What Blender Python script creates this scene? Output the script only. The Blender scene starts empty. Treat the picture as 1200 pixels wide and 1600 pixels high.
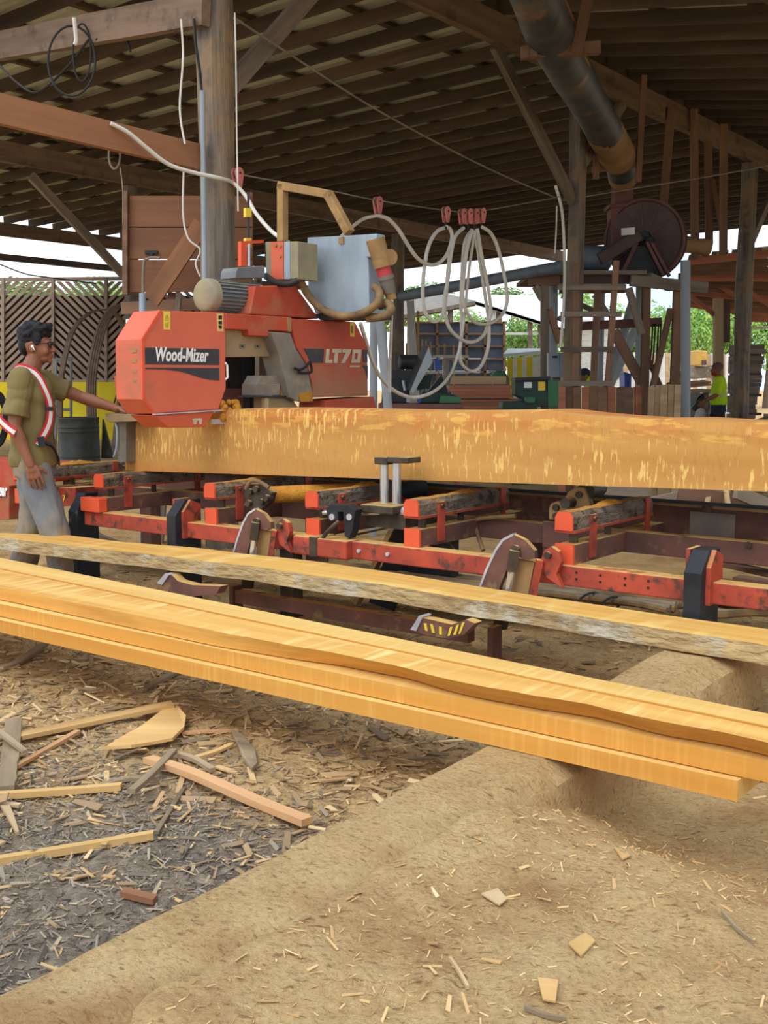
import bpy, bmesh, math, random
import numpy as np
from mathutils import Vector, Matrix, noise as mnoise

random.seed(7)
rng = np.random.default_rng(7)
SC = bpy.context.scene
COL = SC.collection

# ------------------------------------------------------------------ camera
F = 1700.0; HOR = 595.0; CH = 1.40
TH = math.atan((800 - HOR) / F)
A = math.radians(37.4)                      # the shed and the sawmill stand turned by this angle
UX, UY = math.cos(A), -math.sin(A)          # U: along the sawmill, V: across it
VX, VY = math.sin(A), math.cos(A)
cam = bpy.data.cameras.new('camera'); camo = bpy.data.objects.new('camera', cam); COL.objects.link(camo)
cam.sensor_fit = 'VERTICAL'; cam.sensor_height = 36; cam.lens = 36 * F / 1600
cam.clip_start = 0.05; cam.clip_end = 400
camo.location = (0, 0, CH); camo.rotation_euler = (math.pi / 2 - TH, 0, 0)
SC.camera = camo

# ------------------------------------------------------------------ sky, sun, exposure
W = bpy.data.worlds.new('world'); SC.world = W; W.use_nodes = True
wn = W.node_tree.nodes; wl = W.node_tree.links; wn.clear()
wo = wn.new('ShaderNodeOutputWorld'); wb = wn.new('ShaderNodeBackground')
tc = wn.new('ShaderNodeTexCoord'); sp = wn.new('ShaderNodeSeparateXYZ'); cr = wn.new('ShaderNodeValToRGB')
cr.color_ramp.elements[0].position = 0.0; cr.color_ramp.elements[0].color = (0.50, 0.74, 0.98, 1)
cr.color_ramp.elements[1].position = 0.9; cr.color_ramp.elements[1].color = (0.42, 0.66, 0.95, 1)
wl.new(tc.outputs['Generated'], sp.inputs[0]); wl.new(sp.outputs['Z'], cr.inputs[0])
cn = wn.new('ShaderNodeTexNoise'); cn.inputs['Scale'].default_value = 2.6; cn.inputs['Detail'].default_value = 6; wl.new(tc.outputs['Generated'], cn.inputs['Vector'])
cm = wn.new('ShaderNodeMapRange'); cm.inputs[1].default_value = 0.40; cm.inputs[2].default_value = 0.58; wl.new(cn.outputs['Fac'], cm.inputs[0])
cx = wn.new('ShaderNodeMix'); cx.data_type = 'RGBA'; wl.new(cm.outputs[0], cx.inputs['Factor']); wl.new(cr.outputs[0], cx.inputs['A']); cx.inputs['B'].default_value = (1.0, 1.0, 1.0, 1)
wl.new(cx.outputs['Result'], wb.inputs['Color']); wl.new(wb.outputs[0], wo.inputs['Surface'])
wb.inputs['Strength'].default_value = 1.05
sun = bpy.data.lights.new('sun', 'SUN'); suno = bpy.data.objects.new('sun', sun); COL.objects.link(suno)
sun.energy = 1.0; sun.angle = math.radians(35); sun.color = (1.0, 0.93, 0.84)
suno.rotation_euler = Vector((0.35, 0.55, -0.9)).to_track_quat('-Z', 'Y').to_euler()
SC.view_settings.view_transform = 'Standard'; SC.view_settings.look = 'None'
SC.view_settings.gamma = 1.0; SC.view_settings.use_curve_mapping = False
SC.view_settings.exposure = 0.68

# ------------------------------------------------------------------ pixel -> place
def ray(x, y):
    a = (x - 600) / F; b = (800 - y) / F
    return Vector((a, math.cos(TH) + b * math.sin(TH), -math.sin(TH) + b * math.cos(TH)))
C0 = Vector((0, 0, CH))
def onz(x, y, z): r = ray(x, y); return C0 + r * ((z - CH) / r.z)
def onv(x, y, v): r = ray(x, y); return C0 + r * (v / (r.x * VX + r.y * VY))
def onu(x, y, u): r = ray(x, y); return C0 + r * (u / (r.x * UX + r.y * UY))
def P(x, y, d): r = ray(x, y); return C0 + r * (d / r.y)
def Wd(u, v, z): return Vector((u * UX + v * VX, u * UY + v * VY, z))
def uvz(p): return (p.x * UX + p.y * UY, p.x * VX + p.y * VY, p.z)
UV3 = Vector((UX, UY, 0)); VV3 = Vector((VX, VY, 0)); Z3 = Vector((0, 0, 1)); Y3 = Vector((0, 1, 0)); X3 = Vector((1, 0, 0))

# ------------------------------------------------------------------ mesh building
class MB:
    """collects shapes in world coordinates; build() links them as one mesh object"""
    def __init__(s): s.v = []; s.f = []
    def add(s, vs, fs):
        n = len(s.v); s.v += [Vector(q) for q in vs]; s.f += [[n + i for i in f] for f in fs]; return s
    def box(s, c, ax, ay, az):                       # centre and three half-axis vectors
        c = Vector(c); vs = []
        for k in (-1, 1):
            for j in (-1, 1):
                for i in (-1, 1): vs.append(c + ax * i + ay * j + az * k)
        return s.add(vs, [(0, 2, 3, 1), (4, 5, 7, 6), (0, 1, 5, 4), (2, 6, 7, 3), (0, 4, 6, 2), (1, 3, 7, 5)])
    def ubox(s, u0, u1, v0, v1, z0, z1):
        return s.box(Wd((u0 + u1) / 2, (v0 + v1) / 2, (z0 + z1) / 2), UV3 * (u1 - u0) / 2, VV3 * (v1 - v0) / 2, Z3 * (z1 - z0) / 2)
    def bar(s, p0, p1, w, t, up=None):               # w across (sideways), t along 'up'
        p0 = Vector(p0); p1 = Vector(p1); x = (p1 - p0).normalized()
        up = Vector(up) if up is not None else (Z3 if abs(x.z) < 0.9 else Y3)
        y = up.cross(x).normalized(); z = x.cross(y)
        return s.box((p0 + p1) / 2, (p1 - p0) / 2, y * w / 2, z * t / 2)
    def prism(s, pts, d):                            # polygon (world) extruded by vector d
        pts = [Vector(p) for p in pts]; d = Vector(d); n = len(pts)
        nor = Vector()
        for i in range(n): nor += pts[i].cross(pts[(i + 1) % n])
        if nor.dot(d) > 0: pts = pts[::-1]
        vs = pts + [p + d for p in pts]
        fs = [list(range(n)), list(range(2 * n - 1, n - 1, -1))]
        for i in range(n):
            j = (i + 1) % n; fs.append([j, i, i + n, j + n])
        return s.add(vs, fs)
    def pu(s, px, u, depth): return s.prism([onu(x, y, u) for x, y in px], UV3 * -depth)
    def pv(s, px, v, depth): return s.prism([onv(x, y, v) for x, y in px], VV3 * depth)
    def pd(s, px, d, depth): return s.prism([P(x, y, d) for x, y in px], Y3 * depth)
    def tube(s, pts, r, n=8, caps=True):
        pts = [Vector(p) for p in pts]; m = len(pts)
        rs = r if isinstance(r, (list, tuple)) else [r] * m
        base = len(s.v); prev = None
        for i, p in enumerate(pts):
            t = (pts[min(i + 1, m - 1)] - pts[max(i - 1, 0)])
            t = t.normalized() if t.length > 1e-9 else Z3
            if prev is None:
                a = Z3.cross(t) if abs(t.z) < 0.95 else X3.cross(t)
            else:
                a = prev - t * prev.dot(t)
            a.normalize(); b = t.cross(a); prev = a
            for k in range(n):
                q = 2 * math.pi * k / n
                s.v.append(p + (a * math.cos(q) + b * math.sin(q)) * rs[i])
        for i in range(m - 1):
            for k in range(n):
                k2 = (k + 1) % n
                s.f.append([base + i * n + k, base + i * n + k2, base + (i + 1) * n + k2, base + (i + 1) * n + k])
        if caps:
            s.f.append([base + k for k in range(n)][::-1]); s.f.append([base + (m - 1) * n + k for k in range(n)])
        return s
    def cyl(s, p0, p1, r, n=16, r1=None): return s.tube([p0, p1], [r, r if r1 is None else r1], n)
    def lathe(s, c, axis, prof, n=24, up=None):      # prof: list of (along, radius)
        axis = Vector(axis).normalized(); c = Vector(c)
        return s.tube_like([c + axis * a for a, r in prof], axis, [max(r, 1e-4) for a, r in prof], n)
    def tube_like(s, pts, t, rs, n):
        a = (Z3.cross(t) if abs(t.z) < 0.95 else X3.cross(t)).normalized(); b = t.cross(a); base = len(s.v); m = len(pts)
        for p, r in zip(pts, rs):
            for k in range(n):
                q = 2 * math.pi * k / n; s.v.append(p + (a * math.cos(q) + b * math.sin(q)) * r)
        for i in range(m - 1):
            for k in range(n):
                k2 = (k + 1) % n
                s.f.append([base + i * n + k, base + i * n + k2, base + (i + 1) * n + k2, base + (i + 1) * n + k])
        s.f.append([base + k for k in range(n)][::-1]); s.f.append([base + (m - 1) * n + k for k in range(n)])
        return s
    def ball(s, c, rx, ry=None, rz=None, n=12, m=8, rot=None):
        ry = rx if ry is None else ry; rz = rx if rz is None else rz; c = Vector(c); base = len(s.v)
        for i in range(m + 1):
            f = math.pi * i / m
            for k in range(n):
                q = 2 * math.pi * k / n
                w = Vector((rx * math.sin(max(f, 1e-3) if i < m else math.pi - 1e-3) * math.cos(q), ry * math.sin(max(f, 1e-3) if i < m else math.pi - 1e-3) * math.sin(q), rz * math.cos(f)))
                if rot is not None: w = rot @ w
                s.v.append(c + w)
        for i in range(m):
            for k in range(n):
                k2 = (k + 1) % n
                s.f.append([base + i * n + k, base + (i + 1) * n + k, base + (i + 1) * n + k2, base + i * n + k2])
        return s
    def build(s, name, material, parent=None, smooth=False, origin=None, rotz=None, bevel=0):
        if parent is not None and parent.name in MW: mw = MW[parent.name]
        else:
            if origin is None:
                o = sum(s.v, Vector()) / len(s.v); o.z = min(q.z for q in s.v)
            else: o = Vector(origin)
            mw = Matrix.Translation(o) @ Matrix.Rotation(rotz if rotz is not None else 0, 4, 'Z')
        inv = mw.inverted()
        me = bpy.data.meshes.new(name); me.from_pydata([inv @ q for q in s.v], [], s.f); me.update()
        ob = bpy.data.objects.new(name, me); COL.objects.link(ob)
        me.materials.append(material)
        if smooth:
            me.polygons.foreach_set('use_smooth', [True] * len(me.polygons))
            try: me.set_sharp_from_angle(angle=math.radians(40))
            except Exception: pass
        if bevel:
            b = ob.modifiers.new('bevel', 'BEVEL'); b.width = bevel; b.segments = 2; b.limit_method = 'ANGLE'; b.angle_limit = math.radians(50)
        if parent is not None: ob.parent = parent
        else: ob.matrix_world = mw
        MW[ob.name] = mw
        return ob
MW = {}                                              # world matrices by object name

def tag(o, label=None, cat=None, group=None, kind=None):
    if label: o['label'] = label
    if cat: o['category'] = cat
    if group: o['group'] = group
    if kind: o['kind'] = kind
    return o
def thing(name, label, cat, loc, rotz=0, group=None, kind=None):
    o = bpy.data.objects.new(name, None); COL.objects.link(o); o.empty_display_size = 0.1
    m = Matrix.Translation(Vector(loc)) @ Matrix.Rotation(rotz, 4, 'Z'); o.matrix_world = m; MW[o.name] = m
    return tag(o, label, cat, group, kind)
MILLROT = -A

_cache = {}
def plank(name, p0, p1, w, t, material, parent=None, up=None, rough=0.0, key=None):
    """a board whose local X runs along its length; w sideways, t along up; rough = uneven edges"""
    p0 = Vector(p0); p1 = Vector(p1); L = (p1 - p0).length; x = (p1 - p0) / L
    up = Vector(up) if up is not None else (Z3 if abs(x.z) < 0.9 else Y3)
    y = up.cross(x).normalized(); z = x.cross(y)
    k = (round(L, 3), round(w, 3), round(t, 3), material.name, rough) if key is None else key
    me = _cache.get(k)
    if me is None:
        n = max(1, int(L / 0.25)) if rough else 1
        b = MB()
        vs = []; fs = []
        for i in range(n + 1):
            X = -L / 2 + L * i / n
            for (sy, sz) in ((-1, -1), (1, -1), (1, 1), (-1, 1)):
                e = rough
                vs.append((X + (random.uniform(-e, e) if i in (0, n) else 0), sy * w / 2 + random.uniform(-e, e), sz * t / 2 + random.uniform(-e, e) * 0.5))
        for i in range(n):
            for q in range(4):
                q2 = (q + 1) % 4; fs.append((i * 4 + q, i * 4 + q2, i * 4 + 4 + q2, i * 4 + 4 + q)[::-1])
        fs.append((0, 1, 2, 3)); fs.append((n * 4 + 3, n * 4 + 2, n * 4 + 1, n * 4))
        me = bpy.data.meshes.new(name); me.from_pydata(vs, [], fs); me.update(); me.materials.append(material)
        _cache[k] = me
    o = bpy.data.objects.new(name, me); COL.objects.link(o)
    m = Matrix((x, y, z)).transposed().to_4x4(); m.translation = (p0 + p1) / 2
    if parent is not None:
        o.parent = parent; o.matrix_local = MW[parent.name].inverted() @ m
    else: o.matrix_world = m
    MW[o.name] = m
    return o

def spline(pts, n=6):
    pts = [Vector(p) for p in pts]; out = []
    for i in range(len(pts) - 1):
        p0 = pts[max(i - 1, 0)]; p1 = pts[i]; p2 = pts[i + 1]; p3 = pts[min(i + 2, len(pts) - 1)]
        for k in range(n):
            t = k / n
            out.append(0.5 * ((2 * p1) + (p2 - p0) * t + (2 * p0 - 5 * p1 + 4 * p2 - p3) * t * t + (3 * p1 - p0 - 3 * p2 + p3) * t ** 3))
    out.append(pts[-1]); return out

def text_mesh(name, body, size, material, parent, origin, xdir, ydir, extrude=0.002, bold=0.0, shear=0.0, xscale=1.0, spacing=1.0):
    c = bpy.data.curves.new(name, 'FONT'); c.body = body; c.size = size; c.extrude = extrude; c.offset = bold; c.shear = shear
    c.resolution_u = 3; c.space_character = spacing
    t = bpy.data.objects.new(name + '_src', c); COL.objects.link(t)
    bpy.context.view_layer.update()
    me = bpy.data.meshes.new_from_object(t.evaluated_get(bpy.context.evaluated_depsgraph_get()))
    bpy.data.objects.remove(t); bpy.data.curves.remove(c)
    xd = Vector(xdir).normalized(); yd = Vector(ydir).normalized(); zd = xd.cross(yd)
    m = Matrix((xd * xscale, yd, zd)).transposed().to_4x4(); m.translation = Vector(origin)
    me.transform(MW[parent.name].inverted() @ m)
    me.materials.clear(); me.materials.append(material); me.name = name
    o = bpy.data.objects.new(name, me); COL.objects.link(o); o.parent = parent; MW[o.name] = MW[parent.name]
    return o

# ------------------------------------------------------------------ materials
def srgb(r, g, b): return tuple(((c / 255) / 12.92 if c / 255 <= 0.04045 else ((c / 255 + 0.055) / 1.055) ** 2.4) for c in (r, g, b)) + (1,)
MATS = {}
def mat(name, c1, c2=None, scale=(4, 4, 4), noise=1.0, detail=6, rough=0.75, metal=0.0, bump=0.15, dust=None, dust_amt=0.6, dust_lo=0.28, dust_hi=0.45,
        spots=None, spot_scale=6.0, spot_lo=0.55, spot_hi=0.7, rnd=0.12, bump_dist=0.01, bumpscale=3.0, spec=0.3, ramp=(0.3, 0.7)):
    m = bpy.data.materials.new(name); MATS[name] = m; m.use_nodes = True
    nt = m.node_tree; N = nt.nodes; L = nt.links; N.clear()
    out = N.new('ShaderNodeOutputMaterial'); bs = N.new('ShaderNodeBsdfPrincipled'); L.new(bs.outputs[0], out.inputs[0])
    t = N.new('ShaderNodeTexCoord'); oi = N.new('ShaderNodeObjectInfo')
    mul = N.new('ShaderNodeMath'); mul.operation = 'MULTIPLY'; mul.inputs[1].default_value = 37.0; L.new(oi.outputs['Random'], mul.inputs[0])
    ad = N.new('ShaderNodeVectorMath'); ad.operation = 'ADD'; L.new(t.outputs['Object'], ad.inputs[0]); L.new(mul.outputs[0], ad.inputs[1])
    mp = N.new('ShaderNodeMapping'); mp.inputs['Scale'].default_value = scale; L.new(ad.outputs[0], mp.inputs['Vector'])
    no = N.new('ShaderNodeTexNoise'); no.inputs['Scale'].default_value = noise; no.inputs['Detail'].default_value = detail; no.inputs['Roughness'].default_value = 0.6
    L.new(mp.outputs[0], no.inputs['Vector'])
    rp = N.new('ShaderNodeValToRGB'); rp.color_ramp.elements[0].position = ramp[0]; rp.color_ramp.elements[1].position = ramp[1]
    rp.color_ramp.elements[0].color = c2 or c1; rp.color_ramp.elements[1].color = c1
    L.new(no.outputs['Fac'], rp.inputs[0]); col = rp.outputs[0]
    if spots:
        n2 = N.new('ShaderNodeTexNoise'); n2.inputs['Scale'].default_value = spot_scale; n2.inputs['Detail'].default_value = 8; n2.inputs['Roughness'].default_value = 0.65
        L.new(ad.outputs[0], n2.inputs['Vector'])
        mr = N.new('ShaderNodeMapRange'); mr.inputs[1].default_value = spot_lo; mr.inputs[2].default_value = spot_hi; L.new(n2.outputs['Fac'], mr.inputs[0])
        mx = N.new('ShaderNodeMix'); mx.data_type = 'RGBA'; L.new(mr.outputs[0], mx.inputs['Factor']); L.new(col, mx.inputs['A']); mx.inputs['B'].default_value = spots; col = mx.outputs['Result']
    if rnd:
        hs = N.new('ShaderNodeHueSaturation'); ma = N.new('ShaderNodeMath'); ma.operation = 'MULTIPLY_ADD'; ma.inputs[1].default_value = 2 * rnd; ma.inputs[2].default_value = 1 - rnd
        L.new(oi.outputs['Random'], ma.inputs[0]); L.new(ma.outputs[0], hs.inputs['Value']); L.new(col, hs.inputs['Color']); col = hs.outputs[0]
    if dust:
        g = N.new('ShaderNodeNewGeometry'); s3 = N.new('ShaderNodeSeparateXYZ'); L.new(g.outputs['True Normal'], s3.inputs[0])
        n3 = N.new('ShaderNodeTexNoise'); n3.inputs['Scale'].default_value = 9; n3.inputs['Detail'].default_value = 5; L.new(ad.outputs[0], n3.inputs['Vector'])
        mz = N.new('ShaderNodeMapRange'); mz.inputs[1].default_value = 0.5; mz.inputs[2].default_value = 0.9; mz.inputs[3].default_value = 0.0; mz.inputs[4].default_value = dust_amt; L.new(s3.outputs['Z'], mz.inputs[0])
        mq = N.new('ShaderNodeMapRange'); mq.inputs[1].default_value = dust_lo; mq.inputs[2].default_value = dust_hi; L.new(n3.outputs['Fac'], mq.inputs[0])
        mm = N.new('ShaderNodeMath'); mm.operation = 'MULTIPLY'; L.new(mz.outputs[0], mm.inputs[0]); L.new(mq.outputs[0], mm.inputs[1])
        mx = N.new('ShaderNodeMix'); mx.data_type = 'RGBA'; L.new(mm.outputs[0], mx.inputs['Factor']); L.new(col, mx.inputs['A']); mx.inputs['B'].default_value = dust; col = mx.outputs['Result']
    L.new(col, bs.inputs['Base Color'])
    bs.inputs['Roughness'].default_value = rough; bs.inputs['Metallic'].default_value = metal
    bs.inputs['Specular IOR Level'].default_value = spec
    if bump:
        nb = N.new('ShaderNodeTexNoise'); nb.inputs['Scale'].default_value = noise * bumpscale; nb.inputs['Detail'].default_value = 6; L.new(mp.outputs[0], nb.inputs['Vector'])
        bp = N.new('ShaderNodeBump'); bp.inputs['Strength'].default_value = bump; bp.inputs['Distance'].default_value = bump_dist
        L.new(nb.outputs['Fac'], bp.inputs['Height']); L.new(bp.outputs[0], bs.inputs['Normal'])
    return m

DUST = srgb(206, 168, 100)
m_rafter = mat('rafter wood', srgb(100, 84, 75), srgb(68, 59, 54), (0.8, 9, 9), rnd=0.3, bump=0.3)
m_girder = mat('girder wood', srgb(146, 120, 100), srgb(100, 84, 72), (0.8, 8, 8), rnd=0.2, bump=0.3, spots=srgb(70, 60, 54), spot_scale=3)
m_orangebeam = mat('reddish beam wood', srgb(166, 116, 82), srgb(132, 92, 66), (0.7, 7, 7), rnd=0.12, bump=0.25)
m_post = mat('weathered post wood', srgb(140, 128, 116), srgb(72, 66, 62), (7, 7, 0.8), noise=1.4, rnd=0.12, bump=0.8, bump_dist=0.02, spots=srgb(140, 118, 92), spot_scale=2.2, spot_lo=0.5, spot_hi=0.62)
m_hanger = mat('brown lumber', srgb(148, 112, 88), srgb(108, 82, 66), (0.8, 8, 8), rnd=0.25, bump=0.3)
m_greylumber = mat('grey lumber', srgb(150, 134, 118), srgb(104, 92, 82), (0.8, 8, 8), rnd=0.25, bump=0.3)
m_sheet = mat('galvanised sheet', srgb(212, 218, 210), srgb(178, 184, 178), (1.5, 4, 4), rnd=0.14, bump=0.05, rough=0.55, metal=0.1, spots=srgb(120, 104, 84), spot_scale=1.4, spot_lo=0.58, spot_hi=0.7)
m_fresh = mat('fresh sawn wood', srgb(234, 194, 116), srgb(214, 160, 78), (0.35, 7, 7), noise=1.2, rnd=0.06, bump=0.2, rough=0.85, spots=srgb(206, 148, 66), spot_scale=2.0, spot_lo=0.52, spot_hi=0.75)
m_freshedge = mat('fresh sawn edge', srgb(226, 170, 84), srgb(200, 140, 58), (0.4, 8, 8), noise=1.2, rnd=0.06, bump=0.2, rough=0.85)
m_bark = mat('grey bark', srgb(196, 168, 118), srgb(134, 110, 76), (2.5, 9, 9), noise=1.3, rnd=0.05, bump=0.9, bump_dist=0.03, spots=srgb(180, 170, 148), spot_scale=4, spot_lo=0.52, spot_hi=0.62)
m_orange = mat('orange machine paint', srgb(216, 104, 74), srgb(204, 94, 66), (3, 3, 3), rnd=0.03, bump=0.03, rough=0.45, spots=srgb(170, 100, 70), spot_scale=2.2, spot_lo=0.6, spot_hi=0.75, spec=0.4)
m_orangedirty = mat('dusty red paint', srgb(192, 78, 52), srgb(166, 68, 48), (3, 3, 3), rnd=0.05, bump=0.06, rough=0.6, spots=srgb(160, 116, 82), spot_scale=2.6, spot_lo=0.5, spot_hi=0.68)
m_bed = mat('bed red paint', srgb(186, 78, 54), srgb(142, 60, 48), (7, 7, 7), rnd=0.06, bump=0.25, rough=0.6, dust=DUST, dust_amt=0.95, spots=srgb(84, 58, 48), spot_scale=11, spot_lo=0.53, spot_hi=0.64)
m_bedrust = mat('rusty bed steel', srgb(124, 82, 70), srgb(84, 62, 56), (5, 5, 5), rnd=0.1, bump=0.3, rough=0.75, dust=DUST, dust_amt=0.95, spots=srgb(140, 112, 78), spot_scale=7, spot_lo=0.56, spot_hi=0.68)
m_bunkbar = mat('worn bunk bar', srgb(134, 120, 104), srgb(84, 74, 66), (16, 6, 16), noise=1.5, rnd=0.08, bump=1.0, bump_dist=0.02, rough=0.7, dust=srgb(198, 140, 56), dust_amt=0.8, spots=srgb(62, 54, 48), spot_scale=14, spot_lo=0.52, spot_hi=0.62)
m_black = mat('black painted steel', srgb(44, 46, 52), srgb(28, 29, 33), (6, 6, 6), rnd=0.1, bump=0.25, rough=0.5, spots=srgb(112, 104, 94), spot_scale=12, spot_lo=0.62, spot_hi=0.72)
m_greasy = mat('greasy dark steel', srgb(84, 70, 54), srgb(42, 38, 36), (8, 8, 8), rnd=0.15, bump=0.6, rough=0.6, dust=DUST, dust_amt=0.7)
m_chrome = mat('chrome rod', srgb(214, 218, 224), srgb(190, 194, 200), rnd=0, bump=0, rough=0.2, metal=0.75)
m_steeledge = mat('worn bright steel', srgb(206, 206, 216), srgb(170, 170, 182), (9, 9, 9), rnd=0, bump=0.1, rough=0.35, metal=0.35)
m_galv = mat('galvanised cabinet steel', srgb(172, 186, 196), srgb(142, 156, 168), (5, 5, 2), rnd=0, bump=0.06, rough=0.42, metal=0.25, spots=srgb(176, 160, 130), spot_scale=3.5, spot_lo=0.6, spot_hi=0.8)
m_tan = mat('dusty tan steel', srgb(176, 140, 92), srgb(136, 106, 70), (5, 5, 5), rnd=0.05, bump=0.25, rough=0.8, spots=srgb(72, 62, 52), spot_scale=6, spot_lo=0.6, spot_hi=0.7)
m_greysteel = mat('dusty grey steel', srgb(142, 132, 118), srgb(104, 96, 88), (4, 4, 4), rnd=0.05, bump=0.1, rough=0.65, spots=srgb(176, 146, 96), spot_scale=4, spot_lo=0.55, spot_hi=0.72)
m_beige = mat('dusty beige panel', srgb(164, 142, 106), srgb(140, 118, 86), (4, 4, 4), rnd=0.0, bump=0.1, rough=0.75)
m_motor = mat('grey motor paint', srgb(128, 132, 134), srgb(98, 102, 106), (5, 5, 5), rnd=0, bump=0.1, rough=0.5, dust=srgb(168, 150, 110), dust_amt=0.5)
m_motorcap = mat('dusty motor cowl', srgb(164, 150, 114), srgb(130, 124, 106), (5, 5, 5), rnd=0, bump=0.1, rough=0.7)
m_decal = mat('charcoal decal', srgb(62, 60, 66), srgb(54, 52, 58), (5, 5, 5), rnd=0, bump=0, rough=0.5, spots=srgb(92, 76, 66), spot_scale=4)
m_white = mat('white lettering', srgb(238, 238, 234), srgb(226, 224, 220), rnd=0, bump=0, rough=0.5)
m_creamtext = mat('dusty lettering', srgb(214, 200, 176), srgb(190, 172, 146), (9, 9, 9), rnd=0, bump=0, rough=0.6)
m_yellow = mat('yellow sticker', srgb(238, 208, 70), srgb(222, 192, 66), rnd=0, bump=0, rough=0.5)
m_sticker2 = mat('worn orange sticker', srgb(230, 190, 120), srgb(216, 172, 100), rnd=0, bump=0, rough=0.5)
m_paleink = mat('faded sticker print', srgb(176, 164, 70), srgb(160, 150, 66), rnd=0, bump=0, rough=0.6)
m_ink = mat('black ink', srgb(40, 36, 32), rnd=0, bump=0, rough=0.6)
m_cable = mat('white cable', srgb(232, 228, 220), srgb(206, 200, 190), (5, 5, 5), rnd=0.04, bump=0, rough=0.5)
m_blackcable = mat('black cable', srgb(46, 44, 44), srgb(34, 33, 34), rnd=0.1, bump=0, rough=0.5)
m_wire = mat('steel wire', srgb(150, 142, 130), srgb(110, 104, 96), rnd=0.05, bump=0, rough=0.5)
m_pulley = mat('faded red pulley', srgb(222, 140, 134), srgb(188, 104, 98), (20, 20, 20), rnd=0.18, bump=0.2, rough=0.6)
m_dustyhose = mat('dusty hose', srgb(160, 128, 84), srgb(92, 76, 58), (6, 6, 6), rnd=0.05, bump=0.2, rough=0.8)
m_redplug = mat('red plug collar', srgb(196, 66, 70), srgb(170, 70, 64), (9, 9, 9), rnd=0, bump=0, rough=0.6)
m_greyhose = mat('grey hydraulic hose', srgb(158, 144, 124), srgb(104, 94, 82), (4, 4, 4), rnd=0.25, bump=0.1, rough=0.7)
m_pvc = mat('grey pvc pipe', srgb(162, 170, 176), srgb(140, 148, 156), (3, 3, 1), rnd=0.06, bump=0, rough=0.5)
m_duct = mat('black plastic duct', srgb(84, 88, 92), srgb(46, 50, 56), (3, 3, 3), noise=1.2, rnd=0.0, bump=0.3, rough=0.55, spots=srgb(150, 118, 84), spot_scale=1.6, spot_lo=0.56, spot_hi=0.72)
m_ductdust = mat('dust-caked duct', srgb(168, 132, 92), srgb(120, 98, 76), (3, 3, 3), rnd=0.0, bump=0.3, rough=0.85)
m_redrust = mat('maroon fan steel', srgb(128, 84, 78), srgb(98, 66, 62), (3, 3, 3), rnd=0.05, bump=0.1, rough=0.6)
m_fandark = mat('dark fan steel', srgb(98, 78, 74), srgb(74, 61, 58), (3, 3, 3), rnd=0.05, bump=0.1, rough=0.6)
m_bluegrey = mat('blue-grey motor', srgb(112, 124, 136), srgb(88, 98, 110), (4, 4, 4), rnd=0, bump=0.05, rough=0.5)
m_plywood = mat('brown plank wall', srgb(138, 94, 66), srgb(110, 76, 56), (0.6, 7, 7), rnd=0.08, bump=0.15)
m_green = mat('green machine paint', srgb(64, 122, 84), srgb(46, 96, 66), (4, 4, 4), rnd=0.03, bump=0.05, rough=0.5)
m_darkgreen = mat('dark green paint', srgb(38, 66, 56), srgb(28, 48, 44), (4, 4, 4), rnd=0.05, bump=0.05, rough=0.5)
m_darkmachine = mat('dark machine steel', srgb(52, 54, 57), srgb(36, 37, 40), (5, 5, 5), rnd=0.1, bump=0.1, rough=0.5)
m_paleguard = mat('pale grey guard', srgb(158, 168, 176), srgb(134, 144, 152), (4, 4, 4), rnd=0, bump=0.02, rough=0.5)
m_redplank = mat('red-brown plank', srgb(190, 124, 96), srgb(150, 94, 72), (0.6, 9, 9), rnd=0.2, bump=0.2)
m_loader = mat('faded yellow paint', srgb(214, 172, 90), srgb(190, 150, 76), rnd=0, bump=0.05, rough=0.6)
m_palewood = mat('pale dry plank', srgb(196, 170, 132), srgb(160, 134, 102), (0.6, 9, 9), rnd=0.15, bump=0.2)
m_fencewood = mat('weathered fence slat', srgb(168, 148, 132), srgb(138, 120, 106), (0.8, 9, 9), rnd=0.14, bump=0.2)
m_fenceback = mat('dark fence backing', srgb(70, 54, 46), srgb(54, 42, 36), (2, 2, 2), rnd=0, bump=0.1)
m_yellowwall = mat('yellow painted board', srgb(232, 212, 40), srgb(214, 192, 36), (2, 2, 2), rnd=0.04, bump=0.05, rough=0.6)
m_whitepaint = mat('white painted wood', srgb(228, 228, 224), srgb(204, 204, 200), (2, 2, 6), rnd=0.05, bump=0.05)
m_whiteroof = mat('white roof sheet', srgb(240, 242, 244), srgb(226, 228, 230), (2, 2, 2), rnd=0.02, bump=0.0, rough=0.4)
m_bluepanel = mat('dark blue tarp panel', srgb(88, 98, 114), srgb(72, 80, 94), (3, 3, 3), rnd=0.1, bump=0.1, rough=0.6)
m_drum = mat('dark olive drum', srgb(74, 76, 70), srgb(54, 56, 52), (5, 5, 5), rnd=0, bump=0.1, rough=0.5, spots=srgb(104, 100, 90), spot_scale=5, spot_lo=0.6, spot_hi=0.75)
m_blade = mat('rusty saw blade steel', srgb(132, 110, 90), srgb(92, 76, 64), (3, 3, 9), rnd=0.1, bump=0.2, rough=0.6, metal=0.2)
m_blue = mat('blue plastic', srgb(44, 78, 160), srgb(36, 62, 136), rnd=0, bump=0, rough=0.4)
m_darkblue = mat('dark blue steel', srgb(52, 62, 78), srgb(40, 48, 62), rnd=0, bump=0.05, rough=0.5)
m_chip_tan = mat('tan offcut', srgb(216, 178, 118), srgb(186, 146, 92), (0.8, 9, 9), rnd=0.15, bump=0.25, rough=0.9)
m_chip_pink = mat('pinkish offcut', srgb(212, 168, 122), srgb(184, 136, 94), (0.8, 9, 9), rnd=0.1, bump=0.25, rough=0.9)
m_chip_grey = mat('grey bark strip', srgb(172, 152, 122), srgb(122, 104, 82), (1.5, 9, 9), rnd=0.2, bump=0.6, rough=0.9)
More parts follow.
